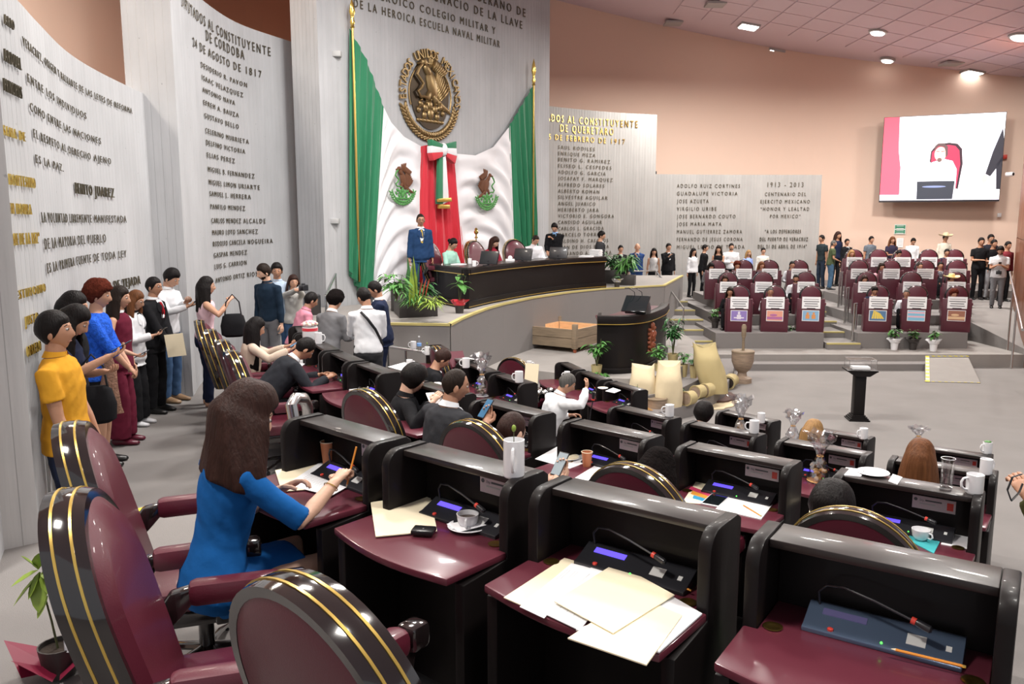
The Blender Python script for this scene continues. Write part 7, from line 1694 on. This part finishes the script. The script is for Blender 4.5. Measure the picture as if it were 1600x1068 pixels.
potted(1113, 590, .22, 'small leafy seedling in front of the leaning sack', .34, .22, 46, .13, .05, M['leaf'], 61, .05, .05, M['woven'])
t = thing('wooden_bucket', 'grey-brown round wooden bucket before the burlap sacks', 'bucket', P(1025, 655, z=0)); MB().lathe([(.15, 0), (.18, .38), (.155, .38), (.14, .12)], 24).obj('bucket_wall', M['mortar'], t); MB().lathe([(.186, .36), (.19, .38), (.17, .392), (.155, .38)], 24).obj('rim', M['wood'], t)
t = thing('wooden_scoop', 'tilted pale wooden box lying left of the bucket', 'scoop', P(1006, 660, z=0), .5)
MB().box(-.12, .12, -.09, .09, .0, .20, M4=Matrix.Translation((0, 0, .06)) @ Matrix.Rotation(.5, 4, 'Y')).obj('box', M['bread'], t, bevel=.01)
for i, (u, v, lb) in enumerate(((1076, 632, 'woven basket nearest the burlap sacks, lying on its side'), (1091, 622, 'middle woven basket lying on its side'), (1105, 612, 'farthest woven basket lying on its side'))):
    t = thing('woven_basket', lb, 'basket', ground(u, v)+Vector((0, .0, .12)), math.radians(222), 'woven baskets on the mat')
    MB().tube([(-.10, 0, 0), (.10, 0, 0)], [.12, .125], 22).obj('basket_wall', M['woven'], t); MB().tube([(.10, 0, 0), (.104, 0, 0)], .105, 20).obj('inside', M['mortar'], t); MB().tube([(.10, .125*math.cos(a), .125*math.sin(a)) for a in [k*math.pi/10 for k in range(20)]], .010, 6, closed=True).obj('rim', M['woven'], t)
def blob(u0, v0, ru, rv, z, n, seed, th):
    rnd = random.Random(seed); pts = [P(u0+ru*math.cos(2*math.pi*k/n)*(1+.12*math.sin(k*2.7+seed)), v0+rv*math.sin(2*math.pi*k/n)*(1+.12*math.sin(k*3.1)), z=z) for k in range(n)]; return [(p.x, p.y) for p in pts][::-1]
tag(MB().slab(blob(1110, 627, 42, 13, .01, 28, 1, 0), 0.002, .02).obj('burlap_mat', M['burlap']), 'yellowish burlap mat spread on the carpet under the baskets', 'mat')
tag(MB().slab(blob(1125, 620, 25, 8, .03, 24, 3, 0), .02, .05).obj('coffee_beans', M['beans'], None), 'dark heap of coffee beans spilled on the burlap mat', 'coffee beans', kind='stuff')
# wooden mortar with pestle
t = thing('wooden_mortar', 'tall turned wooden mortar standing on the carpet beside the steps', 'mortar', P(1159, 597, z=0))
MB().lathe([(.20, 0), (.20, .10), (.10, .14), (.09, .22), (.17, .30), (.225, .45), (.235, .68), (.20, .68), (.18, .45), (.02, .36)], 28).obj('mortar_body', M['mortar'], t)
MB().lathe([(.236, .64), (.24, .67), (.22, .69)], 28).obj('rim', M['wood'], t)
tp_ = thing('pestle', 'long wooden pestle standing upright in the mortar', 'pestle', P(1159, 597, z=0)); MB().tube([(0, 0, .4), (0, 0, .70), (.0, 0, .95), (0, .0, 1.0), (0, 0, 1.2), (0, 0, 1.24)], [.05, .03, .028, .05, .052, .03], 12).obj('shaft', M['wood'], tp_)
# wooden crate planter on the stage
cc = [P(830, 544, z=SZ), P(898, 551, z=SZ)]; q0, q1 = cc; ax = (q1-q0).normalized(); ay = Vector((-ax.y, ax.x, 0)); Lx = (q1-q0).length; Ly = 1.15
t = thing('wooden_crate', 'square wooden crate with corner posts standing empty on the stage', 'crate', q0, math.atan2(ax.y, ax.x))
for x in (0, Lx):
    for y in (0, Ly): MB().box(x-.05, x+.05, y-.05, y+.05, .08, .60).obj('corner_post', M['wood'], t, bevel=.006); MB().lathe([(.03, 0), (.04, .04), (.03, .08)], 10, (x, y, 0)).obj('foot', M['redwood'], t)
for z0, z1 in ((.10, .29), (.30, .49)):
    for y in (-.02, Ly+.02): MB().box(.0, Lx, y-.015, y+.015, z0, z1).obj('plank', M['wood'], t, False, bevel=.003)
    for x in (-.02, Lx+.02): MB().box(x-.015, x+.015, .0, Ly, z0, z1).obj('plank', M['wood'], t, False, bevel=.003)
MB().box(.02, Lx-.02, .02, .04, .1, .485).obj('lining', M['woodlight'], t, False); MB().box(.02, Lx-.02, Ly-.04, Ly-.02, .1, .485).obj('lining', M['woodlight'], t, False)
MB().box(.02, .04, .02, Ly-.02, .1, .485).obj('lining', M['woodlight'], t, False); MB().box(Lx-.04, Lx-.02, .02, Ly-.02, .1, .485).obj('lining', M['woodlight'], t, False); MB().box(.02, Lx-.02, .02, Ly-.02, .1, .13).obj('bottom', M['woodlight'], t, False)
# glass display stand
q = P(1339, 655, z=0); t = thing('display_stand', 'dark pedestal with a glass case holding a document, alone on the carpet', 'display stand', q, math.radians(-8))
for i in range(4): MB().box(-.17+.02*i, .17-.02*i, -.17+.02*i, .17-.02*i, .025*i, .025*(i+1)).obj('base_step', M['black'], t, False, bevel=.003)
MB().box(-.09, .09, -.09, .09, .1, .80).obj('column', M['black'], t, bevel=.006); MB().prism([(-.12, .78), (.12, .78), (.24, .86), (-.24, .86)], lambda p: (p[0], -.17, p[1]), lambda p: (p[0], .17, p[1])).obj('capital', M['black'], t); MB().box(-.25, .25, -.18, .18, .86, .885).obj('tray', M['black'], t, bevel=.004)
g = MB().box(-.22, .22, -.16, .16, .886, 1.06); g.obj('glass_case', M['pane'], t, False)
e = MB()
for a, b in (((-.22, -.16), (.22, -.16)), ((.22, -.16), (.22, .16)), ((.22, .16), (-.22, .16)), ((-.22, .16), (-.22, -.16))): e.tube([(a[0], a[1], 1.06), (b[0], b[1], 1.06)], .004, 5); e.tube([(a[0], a[1], .886), (a[0], a[1], 1.06)], .004, 5)
e.obj('case_edge', M['steel'], t); MB().box(-.14, .14, -.09, .09, .89, .93, M4=Matrix.Rotation(.0, 4, 'X')).obj('document', M['paper'], t, False)
# ---- handrails
def rail(name, label, pts, r=.025, posts=(), cat='handrail', m=None, z0=None):
    t = thing(name, label, cat, (0, 0, 0)); MB().tube(pts, r, 10).obj('rail', m or M['steel'], t)
    for a, b in posts: MB().tube([a, b], r*.8, 8).obj('post', m or M['steel'], t)
    return t
a = P(464, 735, Y=4.45); top = [Vector((a.x, a.y, z)) for z in (.95, 1.6, 2.12, 2.22)]
c_ = P(463, 640, Y=4.45)
rail('handrail', 'thick steel handrail with a curved end beside the first desk', [Vector((c_.x, 4.45, .95)), Vector((c_.x, 4.45, 2.14)), P(455, 632, Y=4.45), P(462, 622, Y=4.5), P(474, 622, Y=4.6), P(480, 634, Y=4.75), P(482, 660, Y=4.9), P(484, 690, Y=5.0)], r=.034)
p0, p1, p2 = P(590, 538, Y=12.3), P(632, 545, Y=11.9), P(748, 563, Y=11.4)
rail('handrail', 'white-topped handrail below the platform behind the far mugs', [p0, p1, p2], posts=[(p, Vector((p.x, p.y, .3))) for p in (P(606, 541, Y=12.15), P(634, 545.5, Y=11.9), P(690, 554, Y=11.6), p2)])
p0, p1 = P(524, 428, Y=15.0), P(509, 462, Y=13.4)
rail('handrail', 'slanted handrail of the stairs at the left end of the platform', [p0, p1], posts=[(p0, Vector((p0.x, p0.y, PZ))), (p1, Vector((p1.x, p1.y, .95)))])
pts = [P(990, 423, Y=24.2), P(1025, 423, Y=24.3), P(1068, 481, Y=20.5)]
rail('handrail', 'handrail at the right end of the platform going down the stairs', pts, posts=[(P(1025, 423, Y=24.3), P(1025, 443, Y=24.3)), (pts[2], Vector((pts[2].x, pts[2].y, .3))), (P(1046, 452, Y=22.4), Vector((P(1046, 452, Y=22.4).x, 22.4, .6)))])
for u0, v0, v1, lb in ((1315, 425, 480, 'upper hoop rail of the centre stairs'), (1325, 449, 505, 'middle hoop rail of the centre stairs'), (1337, 474, 533, 'lower hoop rail of the centre stairs')):
    Yq = {1315: 22.9, 1325: 21.2, 1337: 19.7}[u0]; a, b = P(u0-2, v0, Y=Yq), P(u0+2, v0, Y=Yq+.5); zb = P(u0, v1, Y=Yq).z
    rail('handrail', lb, [Vector((a.x, a.y, zb)), a, b, Vector((b.x, b.y, zb))], r=.028)
pts = [P(1578, 425, Y=21.5), P(1598, 515, Y=13.5)]
rail('handrail', 'long handrail along the wood wall at the right', pts, posts=[(p, Vector((p.x, p.y, .4))) for p in (P(1583, 447, Y=18.7), P(1589, 475, Y=16.3))])
t = thing('steel_easel', 'thin steel tubes leaning on the wall behind the man in yellow', 'easel', (0, 0, 0))
for u in (70, 78, 87): MB().tube([P(u, 690, Y=5.6), Vector((P(u, 690, Y=5.6).x+.03, 5.55, .95))], .012, 8).obj('tube', M['steel'], t)
t = thing('equipment_box', 'black equipment box behind the woman photographer', 'box', P(488, 480, Y=14.0), .3); MB().box(-.14, .14, -.12, .12, -.2, .22).obj('case', M['device'], t, bevel=.01); MB().box(-.12, .12, -.125, -.119, -.15, .17).obj('grille', M['planter'], t)
# ---- small wall fittings
def onfar(u, v, off=.03): s, z = PB.hit(u, v); q = PB.at(s, off); n = PB.nrm(s); return Vector((q.x, q.y, z)), math.atan2(n.y, n.x)+math.pi/2
q, a = onfar(1406, 358); t = thing('wall_notice', 'green and white notice on the pink far wall', 'notice', q, a, 'notices under the video screen')
MB().box(-.19, .19, -.01, .01, -.18, .18).obj('sheet', cloth((.75, .8, .75), 'plain'), t, False)
for z0 in (.02, -.15): MB().box(-.17, .17, -.014, -.010, z0, z0+.13).obj('green_block', cloth((.05, .28, .16), 'plain'), t, False)
for i in range(4): MB().box(-.12, .12, -.0165, -.014, .12-.085*i-.01, .135-.085*i-.01).obj('printed_line', M['paper'], t, False)
q, a = onfar(1406, 379); t = thing('wall_notice', 'plain white sheet below the green notice', 'notice', q, a, 'notices under the video screen'); MB().box(-.11, .11, -.006, .006, -.17, .17).obj('sheet', M['paper'], t, False)
for i in range(5): MB().box(-.08, .08, -.008, -.006, .11-.055*i, .122-.055*i).obj('printed_line', M['soap'], t, False)
WP = Path([(17.75, 28.5), (14.6, 23.4)]); q, a = onfar(1571, 272, .1)
q = P(1578, 272, Y=27.2); t = thing('security_camera', 'white security camera at the edge of the wood wall', 'camera', q, .4); MB().tube([(0, -.12, 0), (0, .12, 0)], .07, 14).obj('housing', M['white'], t); MB().ball((0, -.12, 0), (.05, .02, .05), 10, 6).obj('lens', M['darkglass'], t); MB().tube([(0, .05, 0), (.12, .12, .05)], .02, 8).obj('bracket', M['white'], t)
q, a = onfar(1570, 245, .06); t = thing('alarm_box', 'small red alarm box beside the video screen', 'alarm', q, a); MB().box(-.06, .06, -.05, .05, -.07, .07).obj('box', M['red'], t, bevel=.01)
q, a = onfar(1553, 308, .06); t = thing('wall_lamp', 'small white dome at the lower right of the video screen', 'fixture', q, a); MB().ball((0, -.03, 0), (.13, .08, .11), 12, 8).obj('dome', M['soap'], t)
q, a = onfar(1561, 336, .06); t = thing('wall_switch', 'small white box low beside the wood wall', 'switch', q, a); MB().box(-.06, .06, -.03, .03, -.07, .07).obj('box', M['white'], t, bevel=.01)
s_, z_ = W5.hit(1022, 273); q = W5.at(s_, -.15); t = thing('wall_projector', 'small black spotlight on top of the grey name wall corner', 'spotlight', (q.x, q.y, 4.97)); MB().box(-.12, .12, -.1, .1, 0, .10).obj('base', M['device'], t, bevel=.01); MB().tube([(.0, -.1, .16), (0, .12, .16)], .08, 12).obj('lamp_head', M['device'], t)
for u, v in ((527, 85), (524, 345)):
    s_, z_ = W3.hit(u, v); q = W3.at(s_, .0); t = thing('wall_bracket', 'small grey bracket on the wall at the flag edge, %s' % ('upper' if v < 200 else 'lower'), 'bracket', (q.x, q.y, z_), group='wall brackets'); MB().box(-.08, .08, -.10, .03, -.05, .05).obj('plate', M['soap'], t, bevel=.01)
# strap loop held at the right edge
t = thing('camera_strap', 'black strap loop hanging from the hand at the right edge', 'strap', (0, 0, 0))
MB().tube([P(u, v, Y=3.68) for u, v in ((1597, 740), (1582, 745), (1574, 765), (1580, 782), (1592, 770), (1598, 755))], [(.008, .002)]*6, 6).obj('webbing', cloth(BLK, 'shoe'), t)
deskP.done(); chairP.done()
